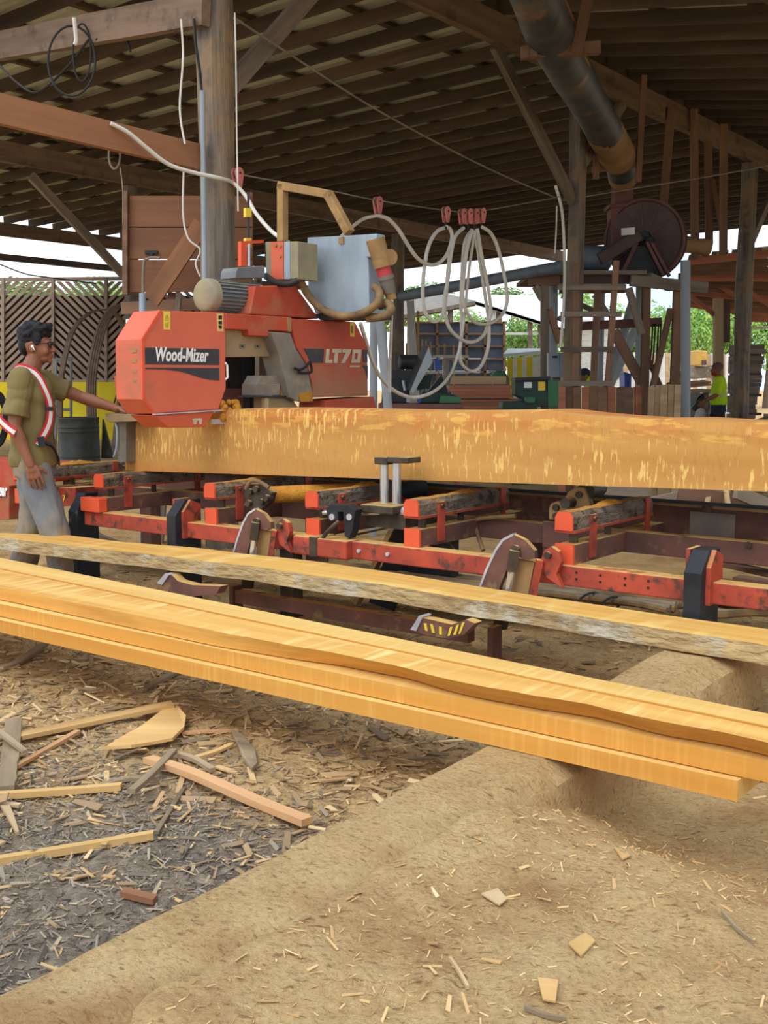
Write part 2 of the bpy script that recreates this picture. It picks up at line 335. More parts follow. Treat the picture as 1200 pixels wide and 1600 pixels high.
m_leaf = mat('tree leaf', srgb(176, 208, 116), srgb(120, 164, 76), (0.7, 0.7, 0.7), noise=1.5, rnd=0.12, bump=0, rough=0.7)
m_leafdark = mat('dark tree leaf', srgb(140, 178, 96), srgb(92, 132, 62), (0.7, 0.7, 0.7), noise=1.5, rnd=0.12, bump=0, rough=0.7)
m_trunk = mat('tree trunk', srgb(120, 104, 88), srgb(84, 72, 60), (4, 4, 1), rnd=0.1, bump=0.3)
# ================================================================== ground
def sst(a, b, x): t = np.clip((x - a) / (b - a), 0, 1); return t * t * (3 - 2 * t)
def vnoise(x, y, seed=0):
    xi = np.floor(x).astype(np.int64); yi = np.floor(y).astype(np.int64); fx = x - xi; fy = y - yi
    fx = fx * fx * (3 - 2 * fx); fy = fy * fy * (3 - 2 * fy)
    def h(a, b):
        n = (a * 374761393 + b * 668265263 + seed * 982451653) & 0x7fffffff
        n = ((n ^ (n >> 13)) * 1274126177) & 0x7fffffff
        return ((n ^ (n >> 16)) & 0xffff) / 65535.0
    return (h(xi, yi) * (1 - fx) + h(xi + 1, yi) * fx) * (1 - fy) + (h(xi, yi + 1) * (1 - fx) + h(xi + 1, yi + 1) * fx) * fy
def fbm(x, y, seed=0, o=4):
    s = 0; a = 0.5
    for k in range(o): s = s + a * vnoise(x * 2 ** k, y * 2 ** k, seed + k); a *= 0.5
    return s / (1 - 0.5 ** o)
def ground(x, y):
    """height of the ground and how much of it is grey mulch"""
    x = np.asarray(x, float); y = np.asarray(y, float)
    u = x * UX + y * UY; v = x * VX + y * VY
    near = 1 - sst(6.5, 8.0, v)
    right = sst(-1.62, -1.44, u)
    hr = 0.295 - 0.10 * np.clip((u + 1.45) / 1.3, 0, 1.5) - 0.22 * sst(2.25, 3.1, v) - 0.03 * sst(-1.45, -1.2, u)
    hr = np.maximum(hr, 0.03)
    hl = 0.045 + 0.04 * fbm(u * 1.3, v * 1.3, 3)
    h = hl * (1 - right) + hr * right
    h = h + near * (0.05 * (fbm(u * 2.2, v * 2.2, 5) - 0.5) + 0.035 * (fbm(u * 8, v * 8, 9) - 0.5) + (0.016 + 0.02 * (1 - right)) * (fbm(u * 26, v * 26, 13, 3) - 0.5))
    h = h * near + 0.02 * (1 - near)
    n = fbm(u * 2.4, v * 2.4, 21) - 0.5
    m = (1 - right) * (1 - sst(2.0, 2.75, v + n * 1.1 - 0.1 * (u + 2))) * sst(-3.7, -2.6, u + n * 1.2)
    return h, np.clip(m, 0, 1)
xs = np.concatenate([np.linspace(-120, -9, 14), np.linspace(-8, -4.3, 30), np.arange(-4.2, 2.2, 0.025), np.linspace(2.3, 6, 30), np.linspace(7, 120, 14)])
ys = np.concatenate([np.linspace(-25, 0.2, 12), np.linspace(0.4, 1.15, 8), np.arange(1.2, 7.2, 0.025), np.linspace(7.3, 12, 40), np.linspace(13, 160, 18)])
GX, GY = np.meshgrid(xs, ys); GH, GM = ground(GX, GY)
nx, ny = len(xs), len(ys)
verts = np.stack([GX.ravel(), GY.ravel(), GH.ravel()], 1)
idx = np.arange(nx * ny).reshape(ny, nx)
quads = np.stack([idx[:-1, :-1], idx[:-1, 1:], idx[1:, 1:], idx[1:, :-1]], -1).reshape(-1, 4)
me = bpy.data.meshes.new('floor'); me.from_pydata(verts.tolist(), [], quads.tolist()); me.update()
at = me.attributes.new('mulch', 'FLOAT', 'POINT'); at.data.foreach_set('value', GM.ravel().astype(np.float32))
me.polygons.foreach_set('use_smooth', [True] * len(me.polygons))
floor = bpy.data.objects.new('floor', me); COL.objects.link(floor)
tag(floor, 'sawdust-covered ground with grey mulch beside the squared timber', None, None, 'structure')

def ground_material():
    m = bpy.data.materials.new('sawdust ground'); m.use_nodes = True; nt = m.node_tree; N = nt.nodes; L = nt.links; N.clear()
    out = N.new('ShaderNodeOutputMaterial'); bs = N.new('ShaderNodeBsdfPrincipled'); L.new(bs.outputs[0], out.inputs[0])
    t = N.new('ShaderNodeTexCoord')
    def noise(sc, det, ro=0.6, vec=None):
        n = N.new('ShaderNodeTexNoise'); n.inputs['Scale'].default_value = sc; n.inputs['Detail'].default_value = det; n.inputs['Roughness'].default_value = ro
        L.new(vec or t.outputs['Object'], n.inputs['Vector']); return n.outputs['Fac']
    def ramp(fac, stops):
        r = N.new('ShaderNodeValToRGB'); e = r.color_ramp.elements
        while len(e) < len(stops): e.new(0.5)
        for i, (p, c) in enumerate(stops): e[i].position = p; e[i].color = c
        L.new(fac, r.inputs[0]); return r.outputs[0]
    def mix(f, a, b, typ='MIX'):
        x = N.new('ShaderNodeMix'); x.data_type = 'RGBA'; x.blend_type = typ
        if isinstance(f, (int, float)): x.inputs['Factor'].default_value = f
        else: L.new(f, x.inputs['Factor'])
        L.new(a, x.inputs['A'])
        if isinstance(b, tuple): x.inputs['B'].default_value = b
        else: L.new(b, x.inputs['B'])
        return x.outputs['Result']
    tan = ramp(noise(5, 8), [(0.3, srgb(172, 136, 94)), (0.46, srgb(208, 174, 124)), (0.7, srgb(228, 200, 150))])
    fine = ramp(noise(70, 4, 0.7), [(0.28, srgb(110, 82, 54)), (0.45, srgb(204, 168, 116)), (0.75, srgb(236, 206, 152))])
    tan = mix(0.52, tan, fine)
    # small dark fibres lying about
    mpp = N.new('ShaderNodeMapping'); mpp.inputs['Scale'].default_value = (30, 75, 30); mpp.inputs['Rotation'].default_value = (0, 0, 0.5); L.new(t.outputs['Object'], mpp.inputs['Vector'])
    fib = noise(1.0, 3, 0.5, mpp.outputs[0]); mr = N.new('ShaderNodeMapRange'); mr.inputs[1].default_value = 0.62; mr.inputs[2].default_value = 0.7; mr.inputs[4].default_value = 0.6; L.new(fib, mr.inputs[0])
    tan = mix(mr.outputs[0], tan, srgb(104, 78, 50))
    big = N.new('ShaderNodeMapRange'); big.inputs[1].default_value = 0.5; big.inputs[2].default_value = 0.68; big.inputs[4].default_value = 0.55; L.new(noise(2.2, 5), big.inputs[0])
    tan = mix(big.outputs[0], tan, srgb(150, 104, 62))
    mul = ramp(noise(18, 9, 0.7), [(0.3, srgb(74, 66, 60)), (0.5, srgb(146, 133, 118)), (0.72, srgb(196, 182, 160))])
    ml2 = ramp(noise(4, 5), [(0.35, srgb(122, 111, 101)), (0.65, srgb(180, 160, 130))])
    mul = mix(0.4, mul, ml2)
    a = N.new('ShaderNodeAttribute'); a.attribute_name = 'mulch'
    col = mix(a.outputs['Fac'], tan, mul)
    L.new(col, bs.inputs['Base Color']); bs.inputs['Roughness'].default_value = 0.95; bs.inputs['Specular IOR Level'].default_value = 0.1
    b = N.new('ShaderNodeBump'); b.inputs['Strength'].default_value = 0.9; b.inputs['Distance'].default_value = 0.03
    L.new(noise(42, 7, 0.7), b.inputs['Height'])
    b2 = N.new('ShaderNodeBump'); b2.inputs['Strength'].default_value = 0.5; b2.inputs['Distance'].default_value = 0.01; L.new(fib, b2.inputs['Height']); L.new(b.outputs[0], b2.inputs['Normal'])
    L.new(b2.outputs[0], bs.inputs['Normal'])
    return m
m_ground = ground_material(); me.materials.append(m_ground)

# ================================================================== roof (two slopes meeting over the girder at U = GU)
GU = -6.35; GV = 12.13; RB = 5.20                    # girder line, a post on it, rafter underside
def zl(u): return RB + 0.036 * (u - GU)               # left slope
def zr(u): return RB - 0.154 * (u - GU)               # right slope
ceil = thing('ceiling', 'timber-framed roof of dark rafters under corrugated sheets', None, Wd(GU, GV, 0), MILLROT, None, 'structure')
V0, V1 = 5.2, 27.2
UL, UR = -20.9, 3.6
k = 0; v = V0 + 0.1
while v < V1:
    j = random.uniform(-0.03, 0.03)
    plank('rafter', Wd(GU + 0.03, v + j, zl(GU) + 0.115), Wd(UL, v + j, zl(UL) + 0.115), 0.05, 0.15, m_rafter, ceil, key='rafter_left')
    plank('rafter', Wd(GU - 0.10, v + j + 0.07, zr(GU - 0.1) + 0.115), Wd(UR, v + j + 0.07, zr(UR) + 0.115), 0.05, 0.15, m_rafter, ceil, key='rafter_right')
    v += 0.62
u = GU - 0.35
while u > UL:
    plank('purlin', Wd(u, V0, zl(u) + 0.19 + 0.025), Wd(u, V1, zl(u) + 0.19 + 0.025), 0.09, 0.05, m_rafter, ceil, key='purlin'); u -= 1.02
u = GU + 0.45
while u < UR:
    plank('purlin', Wd(u, V0, zr(u) + 0.19 + 0.025), Wd(u, V1, zr(u) + 0.19 + 0.025), 0.09, 0.05, m_rafter, ceil, key='purlin'); u += 1.02
def corrugated(name, p0, p1, side, width, material, parent, key, pitch=0.152, amp=0.012):
    """one corrugated sheet: runs from p0 to p1, spreads by 'width' along 'side'"""
    p0 = Vector(p0); p1 = Vector(p1); L = (p1 - p0).length; x = (p1 - p0) / L; y = Vector(side); y = (y - x * y.dot(x)).normalized(); z = x.cross(y)
    me = _cache.get(key)
    if me is None:
        n = int(width / pitch * 4); vs = []; fs = []
        for i in range(n + 1):
            yy = width * i / n; zz = amp * math.cos(yy / pitch * 2 * math.pi)
            vs += [(0, yy, zz), (L, yy, zz)]
        for i in range(n): fs.append((2 * i, 2 * i + 1, 2 * i + 3, 2 * i + 2))
        me = bpy.data.meshes.new(name); me.from_pydata(vs, [], fs); me.update(); me.materials.append(material)
        me.polygons.foreach_set('use_smooth', [True] * len(me.polygons)); _cache[key] = me
    o = bpy.data.objects.new(name, me); COL.objects.link(o)
    m = Matrix((x, y, z)).transposed().to_4x4(); m.translation = p0
    if parent is not None: o.parent = parent; o.matrix_local = MW[parent.name].inverted() @ m
    else: o.matrix_world = m
    return o
v = V0 - 0.15; i = 0
while v < V1:
    for (a, b, nm) in ((GU + 0.02, -13.7, 'a'), (-13.5, UL - 0.3, 'b')):
        dz = 0.19 + 0.05 + 0.014 + 0.004 * (i % 2) + (0.006 if nm == 'b' else 0)
        corrugated('roof_sheet', Wd(a, v, zl(a) + dz), Wd(b, v, zl(b) + dz), VV3, 0.93, m_sheet, ceil, 'sheet' + nm)
    dz = 0.19 + 0.05 + 0.014 + 0.004 * (i % 2)
    corrugated('roof_sheet', Wd(GU - 0.05, v, zr(GU - 0.05) + dz + 0.02), Wd(UR + 0.3, v, zr(UR + 0.3) + dz + 0.02), VV3, 0.93, m_sheet, ceil, 'sheetc')
    v += 0.9; i += 1

# ---- girders and posts
g = plank('girder_beam', Wd(GU, V0, RB - 0.115), Wd(GU, V1, RB - 0.115), 0.10, 0.30, m_girder, None, rough=0.006)
tag(g, 'heavy ridge girder carrying the rafters over the tall posts', 'beam')
g2u = -14.65; z2 = zl(g2u)
g = plank('girder_beam', Wd(g2u, V0 + 0.4, z2 - 0.115), Wd(g2u, V1, z2 - 0.115), 0.10, 0.30, m_girder, None, rough=0.006)
tag(g, 'side girder under the low slope of the roof behind the sawmill head', 'beam')
ue = -20.7; ze = zl(ue)
g = plank('eave_beam', Wd(ue, V0 + 0.4, ze - 0.105), Wd(ue, V1, ze - 0.105), 0.09, 0.28, m_girder, None, rough=0.004)
tag(g, 'dark eave beam along the open side above the chevron gate', 'beam')
g = plank('eave_rail', Wd(ue - 0.5, V0 + 0.4, ze - 0.62), Wd(ue - 0.5, V1, ze - 0.62), 0.07, 0.14, m_rafter, None)
tag(g, 'thin rail hung just outside the eave beam', 'beam')
for vv in np.arange(12.0, 27, 1.3):
    pass

def post(u, v, w, top, label, braces=(), name='timber_post', group=None):
    t = thing(name, label, 'post', Wd(u, v, 0), MILLROT, group)
    b = MB(); n = 16; vs = []; sides = 10; ph = random.uniform(0, 6)
    for i in range(n + 1):
        z = -0.02 + (top + 0.02) * i / n
        for k in range(sides):
            q = 2 * math.pi * (k + 0.5) / sides
            sq = 1.0 / max(abs(math.cos(q)), abs(math.sin(q))) ** 0.55
            r = w / 2 * 0.93 * sq * (1 + 0.05 * math.sin(z * 2.1 + ph + q * 2) + random.uniform(-0.025, 0.025))
            b.v.append(Wd(u + math.cos(q) * r + 0.012 * math.sin(z * 1.3 + ph), v + math.sin(q) * r, z))
    for i in range(n):
        for k in range(sides):
            k2 = (k + 1) % sides; b.f.append([i * sides + k, i * sides + k2, (i + 1) * sides + k2, (i + 1) * sides + k])
    b.f.append(list(range(sides))[::-1]); b.f.append([n * sides + k for k in range(sides)])
    b.build('shaft', m_post, t, smooth=True)
    for (du, dv, z0, z1) in braces:
        s = Vector((math.copysign(1, du) if du else 0, math.copysign(1, dv) if dv else 0, 0)) * (w / 2 - 0.01)
        plank('knee_brace', Wd(u + s.x, v + s.y, z0), Wd(u + du, v + dv, z1), 0.07, 0.14, m_greylumber, t)
    return t
post(GU, 6.15, 0.27, RB - 0.3, 'thick weathered post standing behind the saw head motor', [(0, 1.45, 3.65, 4.95)])
post(GU, GV, 0.22, RB - 0.3, 'weathered post rising beside the blower platform ladder', [(0, -1.9, 3.55, 4.92), (0, 1.2, 4.0, 4.92)])
post(GU, GV + 5.95, 0.28, RB - 0.3, 'weathered post beside the man in the yellow vest', [(0, 1.5, 3.6, 4.92)])
post(GU, GV + 11.9, 0.26, RB - 0.3, 'weathered post at the far end of the ridge girder')
post(g2u, 12.2, 0.24, z2 - 0.3, 'dark post beside the hanging plank wall', [(0, -1.9, 3.1, 4.5)])
post(g2u, 19.66, 0.3, z2 - 0.3, 'dark post behind the end of the grey duct pipe')
post(ue, 12.5, 0.22, ze - 0.28, 'eave post standing at the open side beside the chevron gate')
post(ue, 21.5, 0.22, ze - 0.28, 'eave post at the far open side of the shed')

# ---- loose beams on the left post
b = plank('tie_beam', P(-95, 148, 6.85), P(312, 246, 8.62), 0.06, 0.19, m_orangebeam, None)
tag(b, 'reddish horizontal beam meeting the thick post, white cable laid over it', 'beam')
q_ = P(322, 14, 8.55)
b = plank('tie_beam', q_ + (P(-60, 83, 10.9) - q_) * 1.9, q_, 0.08, 0.24, m_girder, None, rough=0.004)
tag(b, 'pale heavy beam high under the roof with hanging black cable coil', 'beam')
# ================================================================== foreground lumber
def wane_board(name, label, u0, u1, vf, vb, z0, z1, top_mat, edge_mat, cat='board', group=None, n=60, front_wave=0.0, back_wave=0.0, bark_face=False, seed=1, taper=0.0, zrise=None, amp=None, skew=0.0):
    """board along U; vf(u), vb(u): front and back edge of its top face; front_wave: live edge wave"""
    rnd = random.Random(seed); o = Wd((u0 + u1) / 2, 0.5 * (vf((u0 + u1) / 2) + vb((u0 + u1) / 2)), z0)
    t = thing(name, label, cat, o, MILLROT, group)
    top = MB(); us = [u0 + (u1 - u0) * i / n for i in range(n + 1)]
    rows = []
    for i, uu in enumerate(us):
        e1 = front_wave * (mnoise.noise(Vector((uu * 1.6, seed * 3.1, 0))) + 0.5 * mnoise.noise(Vector((uu * 5, seed * 1.7, 2)))) if front_wave else 0.0
        e2 = back_wave * (mnoise.noise(Vector((uu * 1.8, seed * 7.1, 5)))) if back_wave else 0.0
        k_ = amp(uu) if amp else 1.0
        e1 *= k_
        f = vf(uu) + e1; b = vb(uu) + e2
        zz = zrise(uu) if zrise else 0.0
        ov = taper * k_ + (0.3 * e1 if front_wave else 0)
        jz = 0.003 * mnoise.noise(Vector((uu * 9, seed, 7))) if front_wave else 0
        uf = uu - skew * max(0.0, 1 - (uu - u0) / 1.2)
        rows.append((Wd(uf, f, z1 + zz + jz), Wd(uf, f + ov * 0.5 + (0.012 * mnoise.noise(Vector((uu * 12, 1, seed))) if front_wave else 0), (z0 + z1) / 2 + zz), Wd(uf, f + ov, z0 + zz), Wd(uu, b, z0 + zz), Wd(uu, b, z1 + zz)))
    m = len(rows)
    body = MB(); edge = MB()
    for r in rows: body.v += [r[0], r[2], r[3], r[4]]
    for i in range(m - 1):
        a = i * 4; b_ = a + 4
        body.f += [[a, b_, b_ + 3, a + 3], [a + 1, a + 2, b_ + 2, b_ + 1], [a + 2, a + 3, b_ + 3, b_ + 2]]
    body.f += [[0, 3, 2, 1], [(m - 1) * 4 + q for q in (0, 1, 2, 3)]]
    for r in rows: edge.v += [r[0], r[1], r[2]]
    for i in range(m - 1):
        a = i * 3; edge.f += [[a, a + 1, a + 4, a + 3], [a + 1, a + 2, a + 5, a + 4]]
    body.build('sawn_face', top_mat, t)
    e = edge.build('live_edge' if (front_wave or bark_face) else 'sawn_edge', edge_mat, t, smooth=bool(front_wave))
    return t

def sawn_material(name, c1, c2, streak, marks=180, amt=0.42):
    """sawn face: long grain along X, fine cross saw marks, patches of lighter sawdust"""
    m = mat(name, c1, c2, (0.35, 9, 9), noise=1.3, rnd=0.0, bump=0.0, rough=0.85)
    nt = m.node_tree; N = nt.nodes; L = nt.links; bs = [n for n in N if n.type == 'BSDF_PRINCIPLED'][0]
    src = bs.inputs['Base Color'].links[0].from_socket
    t = N.new('ShaderNodeTexCoord')
    mp = N.new('ShaderNodeMapping'); mp.inputs['Scale'].default_value = (marks, 6, 6); L.new(t.outputs['Object'], mp.inputs['Vector'])
    n1 = N.new('ShaderNodeTexNoise'); n1.inputs['Scale'].default_value = 0.35; n1.inputs['Detail'].default_value = 2; L.new(mp.outputs[0], n1.inputs['Vector'])
    n2 = N.new('ShaderNodeTexNoise'); n2.inputs['Scale'].default_value = 2.2; n2.inputs['Detail'].default_value = 5; L.new(t.outputs['Object'], n2.inputs['Vector'])
    mr = N.new('ShaderNodeMapRange'); mr.inputs[1].default_value = 0.5; mr.inputs[2].default_value = 0.62; L.new(n1.outputs['Fac'], mr.inputs[0])
    mr2 = N.new('ShaderNodeMapRange'); mr2.inputs[1].default_value = 0.42; mr2.inputs[2].default_value = 0.62; mr2.inputs[4].default_value = amt; L.new(n2.outputs['Fac'], mr2.inputs[0])
    mm = N.new('ShaderNodeMath'); mm.operation = 'MULTIPLY'; L.new(mr.outputs[0], mm.inputs[0]); L.new(mr2.outputs[0], mm.inputs[1])
    mx = N.new('ShaderNodeMix'); mx.data_type = 'RGBA'; L.new(mm.outputs[0], mx.inputs['Factor']); L.new(src, mx.inputs['A']); mx.inputs['B'].default_value = streak
    L.new(mx.outputs['Result'], bs.inputs['Base Color'])
    bp = N.new('ShaderNodeBump'); bp.inputs['Strength'].default_value = 0.35; bp.inputs['Distance'].default_value = 0.003; L.new(n1.outputs['Fac'], bp.inputs['Height']); L.new(bp.outputs[0], bs.inputs['Normal'])
    return m
m_boardtop = sawn_material('board top face', srgb(226, 180, 102), srgb(202, 146, 70), srgb(244, 214, 144), 75, 0.7)
m_boardtop2 = sawn_material('board top face pale', srgb(226, 188, 114), srgb(208, 162, 86), srgb(234, 204, 140), 160)
m_boardedge = sawn_material('board sawn edge', srgb(216, 158, 74), srgb(200, 136, 56), srgb(228, 176, 92), 160)
m_slabtop = sawn_material('slab top face', srgb(224, 182, 100), srgb(198, 146, 70), srgb(240, 206, 132), 26, 0.6)
m_wane = mat('wane edge', srgb(222, 164, 78), srgb(186, 132, 66), (0.8, 9, 9), noise=1.3, rnd=0, bump=0.4, ramp=(0.3, 0.6))

zb = 0.302
wane_board('sawn_board', 'lowest fresh sawn board of the stack, lying across the squared timber', -4.9, -0.932, lambda u: 2.70 + 0.015 * (u + 4), lambda u: 2.96, zb, zb + 0.056, m_boardtop2, m_boardedge, seed=3)
wane_board('sawn_board', 'middle sawn board of the stack with square clean edge', -5.2, -0.45, lambda u: 2.735 + 0.012 * (u + 4), lambda u: 2.95, zb + 0.060, zb + 0.116, m_boardtop2, m_boardedge, seed=4)
split_ = lambda u: 2.86 - 0.050 * (u + 0.9)
wane_board('sawn_board', 'top front board of the stack with a wavy live edge and saw marks', -5.3, -0.5, lambda u: 2.775 - 0.012 * (u + 4) + 0.015 * math.sin((u + 3.0) * 1.3) * min(1, max(0, (u + 3.0))), split_, zb + 0.120, zb + 0.176, m_boardtop, m_wane, front_wave=0.035, taper=0.06, seed=5, amp=lambda u: min(1, max(0, (u + 2.9) / 0.8)))
wane_board('sawn_board', 'top back board of the stack, straight and narrow', -5.5, -0.5, lambda u: split_(u) + 0.006, lambda u: 2.975 - 0.065 * (u + 0.93), zb + 0.120, zb + 0.181, m_boardtop2, m_boardedge, seed=6)
# live-edged slab lying on the squared timber and the loader arms
wane_board('bark_slab', 'long live-edged slab with grey bark lying in front of the sawmill bed', -5.86, -0.55,
           lambda u: 4.05 - 0.05 * max(0, -(u + 3.4)) ** 1.2 + 0.01 * math.sin(u * 2), lambda u: 4.31 + 0.035 * math.exp(-((u + 3.6) / 0.7) ** 2) - 0.05 * max(0, -(u + 4.6)),
           0.338, 0.412, m_slabtop, m_bark, cat='slab', n=120, front_wave=0.035, back_wave=0.03, taper=-0.01, seed=11, zrise=lambda u: 0.028 * math.exp(-((u + 3.8) / 1.5) ** 2), skew=0.65)

# squared timber lying on the ground under the boards
tt = MB(); prof = [(-1.70, 0.0), (-1.70, 0.285), (-1.68, 0.30), (-1.50, 0.30), (-1.45, 0.285), (-1.415, 0.25), (-1.40, 0.19), (-1.40, 0.0)]
n = 140
for i in range(n + 1):
    vv = 0.55 + (4.38 - 0.55) * i / n
    for k, (a, z) in enumerate(prof):
        j = 0.012 * mnoise.noise(Vector((vv * 4, k * 1.7, 3))) + 0.009 * mnoise.noise(Vector((vv * 11, k * 2.1, 8)))
        if z > 0.1: z += 0.032 * min(1, max(0, (vv - 3.3) / 0.6))
        tt.v.append(Wd(a + j + 0.015 * math.sin(vv * 1.4), vv, z + (j if z > 0.1 else 0)))
np_ = len(prof)
for i in range(n):
    for k in range(np_ - 1): tt.f.append([i * np_ + k, i * np_ + k + 1, (i + 1) * np_ + k + 1, (i + 1) * np_ + k])
    tt.f.append([i * np_ + np_ - 1, i * np_, (i + 1) * np_, (i + 1) * np_ + np_ - 1])
tt.f.append(list(range(np_))); tt.f.append([n * np_ + k for k in range(np_)][::-1])
m_timber = mat('dusty squared timber', srgb(196, 160, 112), srgb(124, 98, 70), (6, 2.0, 6), noise=1.6, detail=9, rnd=0, bump=0.8, bump_dist=0.02, dust=srgb(206, 172, 120), dust_amt=0.75, dust_lo=0.3, dust_hi=0.6, spots=srgb(146, 128, 106), spot_scale=5, spot_lo=0.5, spot_hi=0.66)
o = tt.build('squared_timber', m_ground, None, smooth=True, origin=Wd(-1.55, 2.5, 0), rotz=MILLROT)
tag(o, 'squared timber half buried in sawdust, running under the board stack', 'timber')

# ================================================================== the cant on the bed
top_px = [(196, 657), (262, 655), (330, 646), (360, 640), (420, 638), (520, 640), (620, 642), (700, 643), (780, 642), (840, 641), (885, 647), (940, 652), (1000, 656), (1060, 655), (1110, 658), (1160, 661), (1210, 664)]
bot_px = [(196, 735), (1210, 768.4)]
VF = 4.80
def interp(px, x):
    for (x0, y0), (x1, y1) in zip(px, px[1:]):
        if x0 <= x <= x1: return y0 + (y1 - y0) * (x - x0) / (x1 - x0)
    return px[-1][1]
rows = []
ts = [196 + (1210 - 196) * i / 80 for i in range(81)]
for i, x in enumerate(ts):
    pt = onv(x, interp(top_px, x), VF); pb = onv(x, interp(bot_px, x), VF)
    uu = uvz(pb)[0]
    rows.append((uu, pb.z, pt.z))
du = rows[-1][0] - rows[-2][0]
for k in range(1, 14): rows.append((rows[80][0] + 0.09 * k, rows[80][1] + 0.0026 * k, rows[80][2] + 0.003 * k + 0.004 * math.sin(k)))
cant = MB()
for (uu, zb_, zt) in rows:
    w = 0.012 * mnoise.noise(Vector((uu * 3, 0, 4)))
    cant.v += [Wd(uu, VF, zb_), Wd(uu, VF, zt - 0.05), Wd(uu, VF + 0.006 + abs(w) * 0.3, zt - 0.006 + w * 0.3), Wd(uu, VF + 0.05, zt + 0.004), Wd(uu, VF + 0.42, zt), Wd(uu, VF + 0.42, zb_)]
for i in range(len(rows) - 1):
    a = i * 6
    for k in range(6): k2 = (k + 1) % 6; cant.f.append([a + k, a + 6 + k, a + 6 + k2, a + k2])
cant.f.append([0, 1, 2, 3, 4, 5]); e = (len(rows) - 1) * 6; cant.f.append([e + k for k in range(5, -1, -1)])
def cant_material():
    m = mat('sawn cant face', srgb(204, 154, 86), srgb(186, 132, 68), (0.5, 5, 5), noise=1.2, rnd=0, bump=0.0, rough=0.85)
    nt = m.node_tree; N = nt.nodes; L = nt.links; bs = [q for q in N if q.type == 'BSDF_PRINCIPLED'][0]
    src = bs.inputs['Base Color'].links[0].from_socket; t = N.new('ShaderNodeTexCoord')
    def noise(scale, sc, det, ro=0.6):
        mp = N.new('ShaderNodeMapping'); mp.inputs['Scale'].default_value = scale; L.new(t.outputs['Object'], mp.inputs['Vector'])
        q = N.new('ShaderNodeTexNoise'); q.inputs['Scale'].default_value = sc; q.inputs['Detail'].default_value = det; q.inputs['Roughness'].default_value = ro; L.new(mp.outputs[0], q.inputs['Vector']); return q.outputs['Fac']
    def rng_(f, a, b, hi=1.0):
        r = N.new('ShaderNodeMapRange'); r.inputs[1].default_value = a; r.inputs[2].default_value = b; r.inputs[4].default_value = hi; L.new(f, r.inputs[0]); return r.outputs[0]
    def mul(a, b): q = N.new('ShaderNodeMath'); q.operation = 'MULTIPLY'; L.new(a, q.inputs[0]); L.new(b, q.inputs[1]); return q.outputs[0]
    def mix(f, a, c): x = N.new('ShaderNodeMix'); x.data_type = 'RGBA'; L.new(f, x.inputs['Factor']); L.new(a, x.inputs['A']); x.inputs['B'].default_value = c; return x.outputs['Result']
    z = N.new('ShaderNodeSeparateXYZ'); L.new(t.outputs['Object'], z.inputs[0])
    sz = z.outputs['Z']
    # orange sapwood band near the top
    band = rng_(sz, 0.30, 0.38, 0.75); c = mix(mul(band, rng_(noise((1, 1, 1), 3, 4), 0.35, 0.6)), src, srgb(194, 116, 58))
    band3 = rng_(sz, 0.06, 0.0, 0.6); c = mix(band3, c, srgb(200, 124, 58))
    # wet sawdust clinging in vertical dribbles
    st = rng_(noise((62, 1, 9), 1.0, 3), 0.55, 0.60); patch = rng_(noise((1.2, 1, 3.0), 1.2, 3), 0.44, 0.52)
    c = mix(mul(mul(st, patch), rng_(sz, 0.06, 0.14, 0.95)), c, srgb(232, 192, 112))
    top = rng_(noise((6, 1, 22), 1.0, 4), 0.54, 0.6); c = mix(mul(top, rng_(sz, 0.30, 0.33, 0.45)), c, srgb(236, 188, 96))
    L.new(c, bs.inputs['Base Color'])
    bp = N.new('ShaderNodeBump'); bp.inputs['Strength'].default_value = 0.5; bp.inputs['Distance'].default_value = 0.004; L.new(st, bp.inputs['Height']); L.new(bp.outputs[0], bs.inputs['Normal'])
    return m
m_cant = cant_material()
uc = -3.6
o = cant.build('squared_log', m_cant, None, origin=Wd(uc, VF + 0.2, 0.80), rotz=MILLROT)
tag(o, 'long squared log lying on the sawmill bed below the saw head', 'log')
# ================================================================== sawmill bed
bed = thing('sawmill_bed', 'red steel sawmill bed with bunks, clamps and hydraulic arms', 'sawmill', Wd(-3.6, 5.0, 0), MILLROT)
m_redcap = mat('bright red end cap', srgb(222, 92, 58), srgb(206, 80, 50), rnd=0, bump=0.03, rough=0.5)
RV0, RV1, RZ0, RZ1 = 4.43, 4.53, 0.462, 0.556
for (a, b) in ((-5.86, -4.96), (-4.90, -3.86), (-3.86, -2.56), (-2.56, -1.73), (-1.67, -0.4)):
    MB().ubox(a, b, RV0, RV1, RZ0, RZ1).build('outer_rail', m_bed, bed, bevel=0.006)
for uu in (-2.28, -2.16, -2.04, -1.93, -1.3, -1.1):
    bb = MB()
    for zz in (0.50, 0.53): bb.cyl(Wd(uu, RV0 - 0.003, zz), Wd(uu, RV0 + 0.02, zz), 0.006, 8)
    bb.build('bolt_hole', m_ink, bed)
# cover plate clamped round the rail under the log clamp
MB().ubox(-3.98, -3.6, RV0 - 0.05, RV1, RZ0 - 0.004, RZ1 + 0.004).build('rail_sleeve', m_bed, bed, bevel=0.01)
MB().ubox(-3.86, -3.80, RV0 - 0.055, RV1 + 0.01, RZ0 - 0.01, RZ1 + 0.01).build('rail_clamp', m_greasy, bed, bevel=0.008)
for uu in (-3.55, -3.36): MB().cyl(Wd(uu, RV0 - 0.012, 0.51), Wd(uu, RV0 + 0.01, 0.51), 0.011, 10).build('bolt', m_steeledge, bed)
